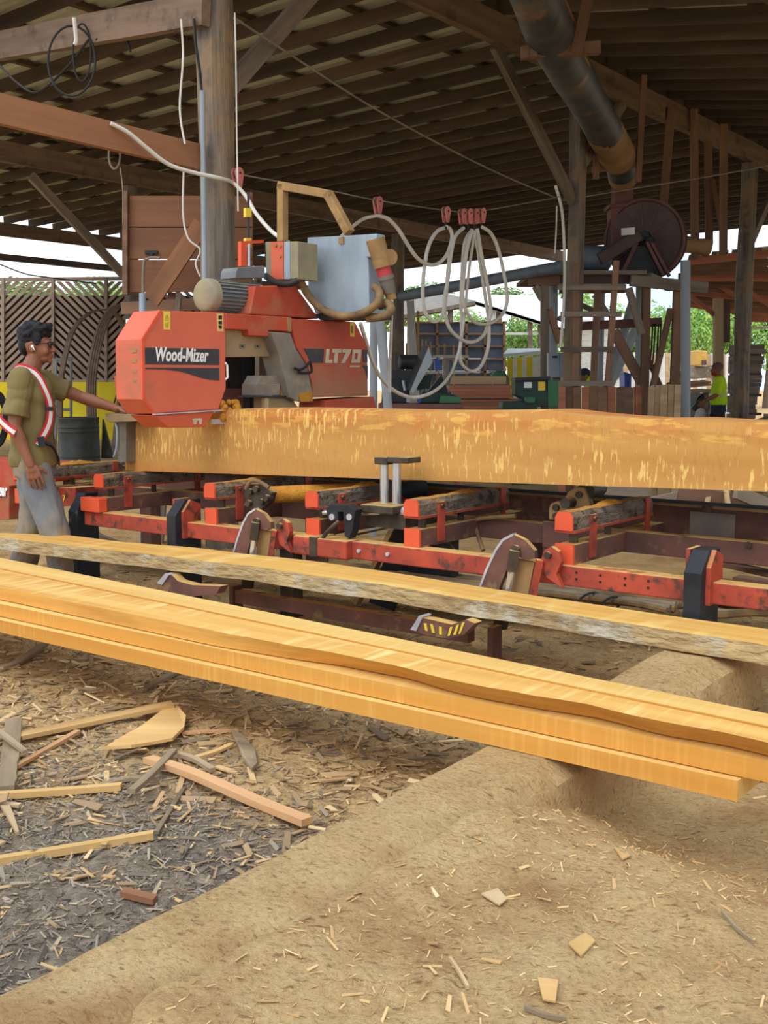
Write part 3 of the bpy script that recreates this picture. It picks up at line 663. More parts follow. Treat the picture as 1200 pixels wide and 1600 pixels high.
# inner and rear rails
MB().ubox(-6.9, -0.4, 5.03, 5.11, 0.545, 0.652).build('inner_rail', m_bedrust, bed, bevel=0.004)
MB().ubox(-6.9, -0.4, 5.50, 5.58, 0.56, 0.74).build('rear_rail', m_bedrust, bed, bevel=0.004)
MB().ubox(-6.9, -0.4, 5.47, 5.62, 0.742, 0.758).build('track_strip', m_tan, bed)
MB().ubox(-6.9, -0.4, 5.46, 5.485, 0.758, 0.776).build('track_edge', m_darkmachine, bed)
for uu in (-2.05, -0.9): MB().ubox(uu - 0.12, uu + 0.12, 5.485, 5.5, 0.57, 0.72).build('splice_plate', m_greysteel, bed)
MB().ubox(-2.78, -2.62, 5.005, 5.03, 0.53, 0.668).build('splice_plate', m_bedrust, bed, bevel=0.004)
for uu, vv in ((-3.0, 5.49), (-2.35, 5.49), (-1.5, 5.49), (-1.25, 5.02), (-1.7, 5.02)):
    MB().cyl(Wd(uu, vv, 0.64), Wd(uu, vv + 0.03, 0.64), 0.016, 10).build('bolt', m_greasy, bed)

def bunk(u, v0=4.46, v1=5.34, front=True):
    """one cross bunk: part with bar, cap, straps as sub-parts"""
    ct = MB().ubox(u - 0.045, u + 0.045, v0 + 0.01, 5.5, 0.552, 0.648).build('bunk', m_bedrust, bed, bevel=0.005)
    prof = [(-0.045, 0.715), (-0.045, 0.775), (-0.03, 0.80), (0.03, 0.80), (0.045, 0.775), (0.045, 0.715)]
    bb = MB(); n = 14
    for i in range(n + 1):
        v = v0 + (v1 - v0) * i / n
        for (a, z) in prof: bb.v.append(Wd(u + a + random.uniform(-0.002, 0.002), v, z + random.uniform(-0.003, 0.002)))
    for i in range(n):
        for k in range(6): k2 = (k + 1) % 6; bb.f.append([i * 6 + k, (i + 1) * 6 + k, (i + 1) * 6 + k2, i * 6 + k2])
    bb.f.append([0, 1, 2, 3, 4, 5]); bb.f.append([n * 6 + k for k in range(5, -1, -1)])
    bar = bb.build('bunk_bar', m_bunkbar, ct)
    MB().prism([Wd(u + a, v0 - 0.012, z) for a, z in prof], VV3 * 0.014).build('end_cap', m_redcap, ct)
    MB().ubox(u - 0.05, u + 0.05, v0, v1, 0.702, 0.715).build('bar_channel', m_bed, ct)
    if front:
        MB().ubox(u - 0.047, u + 0.047, v0 - 0.004, v0 + 0.012, 0.55, 0.65).build('tube_cap', m_redcap, ct)
        MB().ubox(u - 0.05, u + 0.05, v0 + 0.02, v0 + 0.09, 0.556, 0.56).build('foot_plate', m_bed, ct)
    MB().ubox(u + 0.045, u + 0.055, v0 + 0.16, v0 + 0.22, 0.57, 0.775).build('strap', m_bed, ct)
    MB().cyl(Wd(u + 0.05, v0 + 0.19, 0.752), Wd(u + 0.064, v0 + 0.19, 0.752), 0.012, 10).build('bolt', m_greasy, ct)
    MB().ubox(u + 0.045, u + 0.055, v1 - 0.10, v1 - 0.05, 0.60, 0.80).build('strap', m_bed, ct)
    MB().cyl(Wd(u, v0 + 0.09, 0.64), Wd(u, v0 + 0.09, 0.705), 0.022, 12).build('jack_screw', m_greasy, ct)
    MB().cyl(Wd(u, v0 + 0.45, 0.64), Wd(u, v0 + 0.45, 0.705), 0.018, 12).build('jack_screw', m_greasy, ct)
    # heap of sawdust lying on the bar
    hp = MB(); m_ = 10; vs0 = v0 + 0.28 + random.uniform(0, 0.1); L = random.uniform(0.22, 0.34)
    for i in range(m_ + 1):
        f = i / m_; hh = 0.022 * math.sin(math.pi * f) * random.uniform(0.7, 1.2)
        for a, s in ((-0.034, 0), (-0.015, 1), (0.015, 0.9), (0.034, 0)): hp.v.append(Wd(u + a, vs0 + L * f, 0.795 + hh * s + (0.002 if s == 0 else 0.004)))
    for i in range(m_):
        for k in range(3): hp.f.append([i * 4 + k, i * 4 + k + 1, i * 4 + 5 + k, i * 4 + 4 + k])
    hp.build('sawdust_heap', m_dustheap, ct, smooth=True)
    return ct
m_dustheap = mat('orange sawdust heap', srgb(202, 142, 52), srgb(176, 116, 42), (30, 30, 30), rnd=0, bump=0.8, rough=0.95)
for uu in (-6.62, -5.73, -4.70, -3.90, -3.23, -2.36, -1.0): bunk(uu)
MB().ubox(-5.86, -5.67, 4.40, 4.47, 0.556, 0.648).build('corner_block', m_redcap, bed, bevel=0.006)

def leg(u, w=0.078):
    l = MB().prism([Wd(u, 4.35, 0.0), Wd(u, 4.35, 0.60), Wd(u, 4.43, 0.69), Wd(u, 4.56, 0.69), Wd(u, 4.56, 0.0)], UV3 * w).build('leg', m_black, bed, bevel=0.006)
    MB().prism([Wd(u + w, 4.40, 0.46), Wd(u + w, 4.40, 0.62), Wd(u + w, 4.46, 0.69), Wd(u + w, 4.54, 0.66), Wd(u + w, 4.54, 0.46)], UV3 * 0.02).build('gusset', m_bed, l)
    MB().prism([Wd(u - 0.02, 4.42, 0.46), Wd(u - 0.02, 4.42, 0.69), Wd(u - 0.02, 4.54, 0.69), Wd(u - 0.02, 4.54, 0.46)], UV3 * 0.018).build('gusset', m_bed, l)
    return l
leg(-4.97); leg(-1.74); 
MB().prism([Wd(-6.02, 4.42, 0), Wd(-6.02, 4.42, 0.54), Wd(-6.02, 4.50, 0.66), Wd(-6.02, 4.6, 0.66), Wd(-6.02, 4.6, 0)], UV3 * 0.09).build('leg', m_black, bed, bevel=0.006)
for uu in (-6.6, -4.1, -0.9): MB().ubox(uu - 0.05, uu + 0.05, 4.46, 4.54, 0.0, 0.465).build('leg', m_greasy, bed)
for uu in (-6.5, -4.8, -3.1, -1.4): MB().ubox(uu - 0.06, uu + 0.06, 5.48, 5.58, 0.0, 0.56).build('leg', m_bedrust, bed)

def loader_arm(u0):
    """curved loading arm with bright worn edge, pivot and cylinder; u0: bottom of its front edge"""
    v = 4.375; out = [(0.0, 0.30), (0.02, 0.36), (0.075, 0.50), (0.125, 0.60), (0.165, 0.655), (0.22, 0.685), (0.28, 0.665), (0.33, 0.62), (0.335, 0.585), (0.29, 0.57), (0.24, 0.585), (0.20, 0.55), (0.15, 0.44), (0.11, 0.30)]
    arm = MB().prism([Wd(u0 + a, v, z) for a, z in out], VV3 * 0.03).build('loader_arm', m_bedrust, bed)
    ed = [(a, z) for a, z in out[:6]]
    eb = MB()
    for (a0, z0), (a1, z1) in zip(ed, ed[1:]): eb.bar(Wd(u0 + a0 - 0.004, v + 0.015, z0), Wd(u0 + a1 - 0.004, v + 0.015, z1), 0.036, 0.012, up=(-UX, -UY, 0.4))
    eb.build('worn_edge', m_steeledge, arm)
    MB().cyl(Wd(u0 + 0.235, v - 0.02, 0.615), Wd(u0 + 0.235, v + 0.04, 0.615), 0.024, 14).build('pivot_pin', m_greasy, arm)
    lug = MB().prism([Wd(u0 + a, v + 0.012, z) for a, z in ((0.36, 0.58), (0.375, 0.625), (0.41, 0.645), (0.45, 0.625), (0.465, 0.58), (0.44, 0.52), (0.47, 0.46), (0.39, 0.50))], VV3 * 0.03).build('arm_lug', m_bed, arm)
    MB().cyl(Wd(u0 + 0.40, v - 0.01, 0.605), Wd(u0 + 0.40, v + 0.02, 0.605), 0.017, 12).build('bolt', m_greasy, arm)
    MB().bar(Wd(u0 + 0.36, v - 0.0, 0.58), Wd(u0 + 0.30, v - 0.0, 0.28), 0.03, 0.035).build('arm_link', m_bed, arm)
    MB().prism([Wd(u0 + a, v + 0.02, z) for a, z in ((0.22, 0.57), (0.32, 0.56), (0.27, 0.30), (0.18, 0.30))], VV3 * 0.02).build('arm_web', m_tan, arm)
    MB().cyl(Wd(u0 + 0.195, v - 0.02, 0.36), Wd(u0 + 0.225, v - 0.02, 0.53), 0.017, 14).build('cylinder_rod', m_chrome, arm)
    MB().cyl(Wd(u0 + 0.165, v - 0.02, 0.24), Wd(u0 + 0.197, v - 0.02, 0.40), 0.036, 16).build('cylinder_barrel', m_greasy, arm)
    MB().bar(Wd(u0 + 0.222, v - 0.02, 0.515), Wd(u0 + 0.237, v - 0.02, 0.615), 0.045, 0.04).build('clevis', m_greasy, arm)
    return arm
loader_arm(-4.47); loader_arm(-2.80)

def loader_toe(u, stripes):
    """toe of the loading arm resting low on the ground in front of the bed"""
    v0 = 3.86
    t = MB().prism([Wd(u, v0, 0.20), Wd(u, v0 + 0.06, 0.285), Wd(u, v0 + 0.14, 0.25), Wd(u, v0 + 0.34, 0.235), Wd(u, v0 + 0.62, 0.30), Wd(u, v0 + 0.62, 0.16), Wd(u, v0 + 0.2, 0.14), Wd(u, v0 + 0.06, 0.16)], UV3 * 0.05).build('loader_toe', m_bedrust, bed)
    MB().prism([Wd(u - 0.006, v0 - 0.012, 0.20), Wd(u - 0.006, v0 + 0.055, 0.294), Wd(u - 0.006, v0 + 0.085, 0.285), Wd(u - 0.006, v0 + 0.02, 0.19)], UV3 * 0.062).build('worn_tip', m_steeledge, t)
    return t
def toe2(px, tip, v, name):
    t = MB().pv(px, v, 0.06).build(name, m_bedrust, bed)
    MB().pv(tip, v - 0.008, 0.075).build('worn_tip', m_steeledge, t)
    return t
t = toe2([(247, 911), (254, 898), (268, 898), (278, 908), (300, 914), (345, 916), (338, 928), (300, 932), (268, 926)], [(245, 911), (258, 896), (264, 898), (253, 914)], 3.96, 'loader_toe')
t = toe2([(643, 985), (652, 964), (672, 968), (706, 976), (728, 968), (742, 974), (724, 992), (700, 998), (668, 993)], [(641, 984), (655, 962), (660, 964), (650, 986)], 3.98, 'loader_toe')
for px in ([(662, 974), (666, 974), (668, 986), (664, 985)], [(672, 975), (676, 976), (679, 989), (675, 989)], [(686, 979), (690, 980), (690, 992), (686, 991)], [(703, 980), (707, 979), (703, 993), (699, 994)], [(713, 977), (717, 975), (712, 992), (708, 992)], [(722, 973), (726, 972), (719, 990), (716, 991)]):
    MB().pv(px, 3.977, 0.004).build('yellow_mark', m_yellow, t)
MB().bar(Wd(-4.3, 4.28, 0.20), Wd(-2.75, 4.28, 0.20), 0.06, 0.07).build('torque_tube', m_bedrust, bed)
for uu in (-4.32, -2.62): MB().ubox(uu - 0.015, uu + 0.015, 4.24, 4.32, 0.02, 0.26).build('arm_bracket', m_bedrust, bed)

# log clamp: twin chrome posts against the cant, on a greasy carriage
cl = MB().ubox(-3.62, -3.40, 4.52, 4.70, 0.70, 0.745).build('log_clamp', m_greasy, bed, bevel=0.008)
for uu in (-3.545, -3.462): MB().cyl(Wd(uu, 4.64, 0.73), Wd(uu, 4.64, 0.965), 0.024, 18).build('chrome_post', m_chrome, cl, smooth=True)
MB().ubox(-3.585, -3.50, 4.60, 4.69, 0.955, 0.995).build('clamp_head', m_greasy, cl, bevel=0.006)
MB().ubox(-3.50, -3.36, 4.60, 4.72, 0.968, 1.0).build('clamp_jaw', m_greasy, cl, bevel=0.006)
for vv in (4.50, 4.56): MB().cyl(Wd(-3.86, vv, 0.685), Wd(-3.44, vv + 0.12, 0.70), 0.015, 12).build('chrome_rod', m_chrome, cl, smooth=True)
MB().pv([(509, 795), (516, 788), (545, 789), (556, 797), (553, 808), (550, 830), (545, 842), (538, 838), (536, 800), (528, 800), (528, 815), (512, 812)], 4.44, 0.06).build('carriage_bracket', m_black, cl, bevel=0.004)
for x in (518, 545): p = onv(x, 808, 4.435); MB().cyl(p, p + VV3 * 0.02, 0.018, 12).build('bolt', m_steeledge, cl)
MB().tube(spline([onv(530, 815, 4.42), onv(518, 825, 4.40), onv(505, 840, 4.40), onv(503, 860, 4.41)], 5), 0.011, 8).build('carriage_hose', m_greasy, cl)
MB().ubox(-3.62, -3.36, 4.58, 4.9, 0.62, 0.70).build('carriage_beam', m_greasy, cl)
for x in (604, 620, 634): p = onv(x, 800, 4.62); MB().cyl(p - UV3 * 0.02, p + UV3 * 0.03, 0.03, 12).build('guide_ring', m_steeledge if x != 620 else m_greasy, cl)
# black braces below the clamp
MB().bar(Wd(-3.95, 4.9, 0.1), Wd(-3.62, 4.9, 0.66), 0.05, 0.03).build('brace', m_tan, bed)
MB().bar(Wd(-3.8, 4.95, 0.1), Wd(-3.55, 4.95, 0.66), 0.16, 0.05).build('brace', m_darkmachine, bed)
MB().ubox(-3.60, -3.3, 4.93, 5.0, 0.30, 0.62).build('sump_box', m_darkmachine, bed)
MB().bar(Wd(-3.9, 4.85, 0.52), Wd(-3.35, 4.85, 0.66), 0.012, 0.012).build('stay_rod', m_greasy, bed)
MB().bar(Wd(-3.4, 4.85, 0.66), Wd(-3.2, 4.85, 0.46), 0.012, 0.012).build('stay_rod', m_greasy, bed)

# log turner roller near the second bunk and the roller near the last one
tr = MB().cyl(Wd(-4.42, 4.62, 0.735), Wd(-4.05, 5.05, 0.745), 0.05, 18).build('turner_roller', m_dustheap, bed, smooth=True)
MB().cyl(Wd(-4.05, 5.05, 0.745), Wd(-3.78, 5.36, 0.75), 0.055, 18).build('roller_sleeve', m_black, tr, smooth=True)
MB().pv([(381, 768), (392, 756), (408, 756), (424, 770), (420, 785), (408, 796), (390, 797), (384, 785)], 4.57, 0.05).build('roller_bracket', m_greasy, tr, bevel=0.006)
for (x, y) in ((392, 768), (402, 764), (410, 784), (418, 778), (390, 786)): p = onv(x, y, 4.565); MB().cyl(p - VV3 * 0.02, p + VV3 * 0.03, 0.02, 12).build('bracket_boss', m_greasy, tr)
MB().tube(spline([onv(384, 764, 4.55), onv(392, 752, 4.55), onv(404, 752, 4.55), onv(420, 762, 4.56)], 4), 0.012, 8).build('roller_hose', m_dustyhose, tr)
rb = MB().pv([(857, 795), (860, 787), (870, 783), (880, 785), (886, 770), (900, 760), (912, 762), (922, 790), (918, 800), (880, 812), (857, 812)], 4.95, 0.05).build('toe_board', m_tan, bed, bevel=0.006)
for (x, y) in ((869, 793), (869, 806), (905, 773)): p = onv(x, y, 4.945); MB().cyl(p - VV3 * 0.01, p + VV3 * 0.03, 0.018, 12).build('bolt', m_greasy, rb)
p = onv(886, 786, 4.9); MB().cyl(p - VV3 * 0.02, p + VV3 * 0.05, 0.028, 14).build('roller_pin', m_greasy, rb)
MB().cyl(onv(915, 768, 4.97), onv(936, 762, 5.3), 0.045, 16).build('toe_roller', m_greasy, rb, smooth=True)
for (p0, p1) in (((1005, 860), (980, 890)),): pass
MB().tube(spline([onv(806, 806, 5.0), onv(744, 812, 5.0), onv(745, 830, 5.0), onv(755, 860, 4.95)], 5), 0.012, 8).build('carriage_hose', m_dustyhose, bed)

# hydraulic hoses lying on the ground in front of and below the bed
def hoses(pxs, r, n, label_part='hydraulic_hose', z=0.10, spread=0.05):
    for k in range(n):
        pts = []
        for (x, y) in pxs:
            p = onz(x, y, z); pts.append(p + UV3 * random.uniform(-0.02, 0.02) + VV3 * (k - n / 2) * spread * random.uniform(0.5, 1.2) + Z3 * random.uniform(0, 0.02))
        MB().tube(spline(pts, 5), r * random.uniform(0.8, 1.1), 7).build(label_part, m_greyhose if k % 2 else m_dustyhose, bed, smooth=True)
hoses([(118, 820), (160, 845), (230, 862), (300, 872), (380, 882), (470, 890)], 0.016, 6, z=0.22, spread=0.04)
hoses([(400, 876), (480, 885), (560, 893), (660, 905), (760, 915), (850, 922), (930, 935), (1000, 943), (1062, 950)], 0.020, 8, z=0.29, spread=0.028)
hoses([(1090, 955), (1130, 962), (1180, 958), (1240, 955)], 0.018, 4, z=0.26, spread=0.05)
for x, y in ((540, 905), (920, 938), (955, 944)):
    p = onz(x, y, 0.30); MB().tube([p + VV3 * (0.12 * math.cos(q)) + Z3 * (0.035 * math.sin(q)) for q in np.linspace(0, 2 * math.pi, 14)], 0.006, 6).build('hose_tie', m_blackcable, bed)
# end tank with lettering at the far left end of the bed
tk = MB().pv([(-90, 713), (86, 724), (86, 752), (14, 760), (14, 812), (-90, 812)], 4.86, 0.25).build('end_tank', m_orangedirty, bed, bevel=0.006)
pr = onv(-40, 770, 4.85)
text_mesh('lettering', 'Wood-Mizer', 0.135, m_white, tk, pr, UV3, Z3, 0.002, 0.004, 0.1, 0.62)
sm_ = MB()
for k in range(6): sm_.pv([(-36 + k * 8, 773), (-31 + k * 8, 773.4), (-31 + k * 8, 777), (-36 + k * 8, 776.6)], 4.852, 0.01)
sm_.build('small_print', m_ink, tk)
MB().pv([(86, 762), (118, 762), (118, 790), (86, 792)], 4.75, 0.2).build('end_block', m_bed, bed, bevel=0.006)
text_mesh('lettering', '7', 0.06, m_yellow, tk, onv(98, 783, 4.745), UV3, Z3, 0.002, 0.002, 0.0)

# ================================================================== saw head
HU = -4.92
head = thing('bandsaw_carriage', 'orange bandsaw head with white lettering and black stripes over the squared log', 'bandsaw', Wd(HU, 5.2, 0.9), MILLROT)
cover = MB().pu([(250, 485), (352, 488.5), (353.5, 606), (342, 640), (240, 646.5), (223, 624), (222, 530)], HU, 0.24).build('blade_cover', m_orange, head, bevel=0.008)
MB().pu([(241, 649), (336, 642), (330, 652), (320, 667.5), (264, 668.5)], HU + 0.004, 0.225).build('lower_guard', m_orange, cover, bevel=0.006)
ed = [onu(x, y, HU + 0.012) for x, y in ((240, 647.5), (346, 641))]
MB().bar(ed[0], ed[1], 0.03, 0.006).build('trim_strip', m_steeledge, cover)
# raised rim strip along the side with slots
for px in ([(250, 484), (222, 529), (226, 532), (254, 487)], [(222, 529), (223, 625), (227, 623), (226, 531)], [(223, 624), (240, 647), (243, 645), (227, 622)]):
    MB().pu(px, HU + 0.006, 0.012).build('rim', m_redcap, cover)
vside = uvz(onu(222, 560, HU))[1]
for k, y in enumerate((548, 564, 580, 596, 612)):
    p = Wd(HU - 0.07, vside + 0.004, onu(222, y, HU).z)
    b = MB(); b.box(p, UV3 * 0.02, VV3 * 0.006, Z3 * 0.009); b.build('side_slot', m_tan, cover)
MB().pu([(223, 543), (343, 545.5), (343, 570.5), (224, 569)], HU + 0.003, 0.004).build('decal', m_decal, cover)
MB().pu([(224, 574.5), (343, 575), (343, 594.5), (328, 593.5), (316, 591), (298, 585), (280, 580), (258, 577.5), (224, 576.5)], HU + 0.003, 0.004).build('decal', m_decal, cover)
text_mesh('lettering', 'Wood-Mizer', 0.112, m_white, cover, onu(242, 563.5, HU + 0.005), VV3, Z3 , 0.001, 0.003, 0.2, 0.68, 1.04)
for px, mt in (([(255.5, 486.5), (266, 486.8), (266, 515), (256, 514.8)], m_yellow), ([(339, 490), (349, 490.3), (349, 518), (340, 517.5)], m_sticker2)):
    s = MB().pu(px, HU + 0.003, 0.004).build('warning_sticker', mt, cover)
sk = MB(); sk.pu([(258, 497), (264, 497), (261, 490)], HU + 0.006, 0.003); sk.pu([(258, 500), (264, 500), (264, 500.6), (258, 500.6)], HU + 0.006, 0.003); sk.pu([(262, 504), (264, 503), (262.5, 512), (260.5, 512)], HU + 0.006, 0.003); sk.pu([(258.5, 505), (260, 504), (260, 511), (259, 511)], HU + 0.006, 0.003)
sk.build('sticker_print', m_paleink, cover)
sk = MB(); sk.pu([(342, 493), (347, 493), (347, 499), (342, 499)], HU + 0.006, 0.003); sk.pu([(342, 502), (347, 501.5), (347, 507), (342, 506)], HU + 0.006, 0.003); sk.pu([(342, 508), (347, 509), (346.5, 514), (342.5, 513)], HU + 0.006, 0.003)
sk.build('sticker_print', m_ink, cover)
h = [onu(352, 567, HU + 0.01), onu(355, 571, HU + 0.012), onu(355.5, 590, HU + 0.012), onu(352, 593, HU + 0.01)]
MB().tube(h, 0.007, 8).build('handle', m_white, cover)
MB().pu([(300, 656), (302, 654), (315, 653.5), (316, 656), (315, 663), (312, 663), (311, 657), (308, 657), (307, 663), (303, 663), (302, 657)], HU + 0.01, 0.006).build('small_emblem', m_creamtext, cover)

MB().pu([(353, 489.5), (455, 495.5), (455, 518), (420, 516.5), (420, 526), (390, 524.5), (388, 515.5), (353, 514)], HU + 0.005, 0.14).build('top_beam', m_orangedirty, head, bevel=0.006)
MB().pu([(450, 496), (455, 496), (455.5, 518), (451, 518)], HU + 0.012, 0.02).build('beam_end', m_tan, head)
ib = MB().pu([(350, 514), (426, 520), (436, 557), (350, 558)], HU - 0.06, 0.08).build('guide_beam', m_beige, head, bevel=0.004)
for x in (379, 403, 423): MB().pu([(x - 4, 538), (x + 4, 538.2), (x + 4, 544), (x - 4, 544)], HU - 0.055, 0.01).build('slot_plate', m_greysteel, ib)
for x in (379, 403, 423): MB().pu([(x - 1, 540), (x + 1, 540), (x + 1, 542), (x - 1, 542)], HU - 0.05, 0.01).build('slot', m_ink, ib)
# sawdust chute
MB().pu([(423, 518), (454, 521), (463, 545), (480, 572), (488, 612), (488, 627), (463, 627), (453, 621), (436, 553)], HU + 0.03, 0.16).build('dust_chute', m_greysteel, head, bevel=0.006)
MB().pu([(466, 615), (488, 611), (489, 627), (470, 628)], HU + 0.036, 0.03).build('chute_dust', m_dustheap, head)
hz = MB().tube(spline([onu(460, 575, HU + 0.05), onu(468, 578, HU + 0.06), onu(478, 573, HU + 0.06), onu(484, 566, HU + 0.05), onu(487, 580, HU + 0.05), onu(478, 583, HU + 0.06), onu(466, 582, HU + 0.06)], 5), 0.009, 8).build('chute_cable', m_blackcable, head)
def settled_dust(name, c1, c2, dirt, z0, z1):
    '''paint with sawdust caked on towards one height'''
    m = mat(name, c1, c2, (3, 3, 3), rnd=0, bump=0.05, rough=0.6); nt = m.node_tree; N = nt.nodes; L = nt.links
    bs = [n for n in N if n.type == 'BSDF_PRINCIPLED'][0]; src = bs.inputs['Base Color'].links[0].from_socket
    t = N.new('ShaderNodeTexCoord'); s = N.new('ShaderNodeSeparateXYZ'); L.new(t.outputs['Object'], s.inputs[0])
    n = N.new('ShaderNodeTexNoise'); n.inputs['Scale'].default_value = 5; n.inputs['Detail'].default_value = 6; L.new(t.outputs['Object'], n.inputs['Vector'])
    a = N.new('ShaderNodeMath'); a.operation = 'MULTIPLY_ADD'; a.inputs[1].default_value = 0.35; L.new(n.outputs['Fac'], a.inputs[0]); L.new(s.outputs['Z'], a.inputs[2])
    r = N.new('ShaderNodeMapRange'); r.inputs[1].default_value = z1 + 0.17; r.inputs[2].default_value = z0 + 0.17; r.inputs[4].default_value = 0.85; L.new(a.outputs[0], r.inputs[0])
    x = N.new('ShaderNodeMix'); x.data_type = 'RGBA'; L.new(r.outputs[0], x.inputs['Factor']); L.new(src, x.inputs['A']); x.inputs['B'].default_value = dirt; L.new(x.outputs['Result'], bs.inputs['Base Color']); return m
m_drive = settled_dust('dust-caked red paint', srgb(192, 82, 58), srgb(170, 72, 52), srgb(158, 116, 84), 0.42, 0.72)
# drive-side cover with lettering
dc = MB().pu([(456, 497.5), (555, 503), (574.5, 541), (575.5, 618.5), (489, 621), (488, 600), (480, 570), (463, 543), (456, 512)], HU - 0.01, 0.30).build('drive_cover', m_drive, head, bevel=0.008)
MB().pu([(475, 544.5), (506.5, 545.5), (505, 566.5), (486, 567)], HU - 0.006, 0.005).build('decal', m_decal, dc)
MB().pu([(567, 546.5), (574, 546.5), (574.5, 566), (567.5, 566)], HU - 0.006, 0.005).build('decal', m_decal, dc)
def q_(pts): return [(500 + x / 10.578, 540 + y / 10.578) for x, y in pts]
for pts in ([[(110, 55), (160, 55), (145, 235), (212, 235), (207, 288), (92, 288)]], [[(212, 55), (355, 55), (350, 118), (300, 118), (290, 288), (235, 288), (248, 118), (212, 118)]], [[(375, 60), (520, 60), (510, 105), (410, 288), (350, 288), (430, 115), (372, 115)]],
            [[(540, 65), (685, 65), (682, 122), (536, 122)], [(536, 122), (578, 122), (572, 225), (527, 225)], [(630, 122), (682, 122), (672, 225), (618, 225)], [(527, 225), (672, 225), (668, 285), (515, 285)]]):
    lt_ = MB()
    for poly in pts: lt_.pu(q_(poly), HU - 0.004, 0.004)
    lt_.build('lettering', m_creamtext, dc)
sm_ = MB()
for k in range(7): sm_.pu([(547 + k * 2.3, 571), (548.7 + k * 2.3, 571), (548.6 + k * 2.3, 573.8), (546.8 + k * 2.3, 573.8)], HU - 0.004, 0.004)
sm_.build('small_print', m_creamtext, dc)
MB().pu([(566, 571), (575, 571), (575, 592), (571, 578)], HU - 0.006, 0.004).build('decal', m_decal, dc)
s = MB().pu([(547, 503.5), (553.5, 504), (554, 526), (547.5, 525.5)], HU - 0.006, 0.005).build('warning_sticker', m_yellow, dc)
MB().pu([(549, 509), (552, 509), (552, 521), (549, 521)], HU - 0.003, 0.004).build('sticker_print', m_tan, dc)
MB().pu([(508, 640), (510, 625), (584, 620), (589.5, 640)], HU + 0.02, 0.25).build('blade_shroud', m_orangedirty, head, bevel=0.006)
sb = MB().pu([(402, 600), (438, 600), (438, 618), (402, 618)], HU - 0.02, 0.14).build('lube_box', m_greysteel, head, bevel=0.004)
MB().pu([(402, 600), (409, 587), (446, 587), (438, 600)], HU - 0.03, 0.13).build('box_lid', m_greysteel, sb)
MB().pu([(439, 600), (449, 592), (453, 618), (439, 618)], HU - 0.03, 0.08).build('caked_dust', m_dustheap, sb)
MB().pu([(400, 618), (455, 618.5), (455, 622), (400, 621)], HU - 0.0, 0.16).build('shelf_plate', m_darkmachine, head)
MB().pu([(414, 621), (456, 623), (468, 640), (414, 640)], HU - 0.03, 0.1).build('lower_plate', m_beige, head)
MB().pu([(414, 622), (420, 622), (420, 640), (414, 640)], HU - 0.02, 0.03).build('yellow_edge', m_palewood, head)
# uprights of the carriage seen through the gap
for x0, x1, mt in ((378, 391, m_darkblue), (394, 400, m_darkmachine), (401, 408, m_redrust)):
    MB().pu([(x0, 520), (x1, 520), (x1, 645), (x0, 645)], HU - 0.45, 0.08).build('carriage_upright', mt, head)
MB().pu([(345, 607), (380, 607), (380, 648), (345, 648)], HU - 0.40, 0.05).build('carriage_plate', m_redrust, head)
MB().pu([(352, 555), (378, 555), (378, 608), (352, 608)], HU - 0.42, 0.04).build('dark_panel', m_darkmachine, head)
MB().pu([(405, 555), (450, 555), (452, 600), (405, 600)], HU - 0.35, 0.04).build('inner_panel', m_greysteel, head)
# near blade guide with sawdust caked on it
gd = MB().pu([(365, 640), (372, 646), (390, 648), (394, 662), (370, 664), (362, 655)], HU + 0.03, 0.07).build('blade_guide', m_greasy, head, bevel=0.004)
gb = MB()
for k in range(16):
    p = onu(random.uniform(344, 372), random.uniform(628, 655), HU + random.uniform(-0.03, 0.03)); gb.ball(p, random.uniform(0.015, 0.035), n=8, m=6)
gb.build('caked_dust', m_dustheap, gd, smooth=True)
p = onu(379, 653, HU + 0.04); MB().cyl(p, p + UV3 * 0.03, 0.022, 14).build('guide_roller', m_dustheap, gd)
MB().pu([(368, 647), (392, 648), (393, 651), (368, 650)], HU + 0.05, 0.02).build('guide_plate', m_black, gd)
MB().bar(onu(330, 659, HU - 0.0), onu(412, 657, HU - 0.0), 0.004, 0.03).build('saw_blade', m_steeledge, head)
# motor: fins round a drum, cowl at the operator's end
HM = HU - 0.20
mc = onu(350, 464, HM); mv0 = uvz(onu(326, 464, HM))[1]; mv1 = uvz(onu(398, 464, HM))[1]; mz = mc.z; mr_ = abs(onu(350, 438, HM).z - onu(350, 490, HM).z) / 2
mo = MB().lathe(Wd(HM, mv0, mz), VV3, [(0, mr_ * 0.86), (mv1 - mv0, mr_ * 0.86)], 28).build('motor', m_motor, head, smooth=True)
for k in range(26):
    q = 2 * math.pi * k / 26; c_ = Wd(HM + math.cos(q) * mr_ * 0.92, (mv0 + mv1) / 2 - 0.01, mz + math.sin(q) * mr_ * 0.92)
    rad = UV3 * math.cos(q) + Z3 * math.sin(q); tan_ = UV3 * -math.sin(q) + Z3 * math.cos(q)
    MB().box(c_, VV3 * (mv1 - mv0) * 0.45, rad * mr_ * 0.10, tan_ * 0.0045).build('cooling_fin', m_motor, mo)
MB().lathe(Wd(HM, mv0 - 0.05, mz), VV3, [(0, mr_ * 0.35), (0.003, mr_ * 0.80), (0.012, mr_ * 0.95), (0.03, mr_ * 1.03), (0.07, mr_ * 1.03), (0.07, mr_ * 0.8)], 28).build('motor_cowl', m_motorcap, mo, smooth=True)
MB().lathe(Wd(HM, mv1 - 0.01, mz), VV3, [(0, mr_ * 0.9), (0, mr_ * 1.02), (0.03, mr_ * 1.02), (0.05, mr_ * 0.8)], 28).build('motor_flange', m_motor, mo, smooth=True)
tb = MB().pu([(368, 435), (369, 424), (372, 418), (412, 415), (414, 420), (414, 434)], HM + 0.06, 0.14).build('terminal_box', m_motor, mo, bevel=0.005)
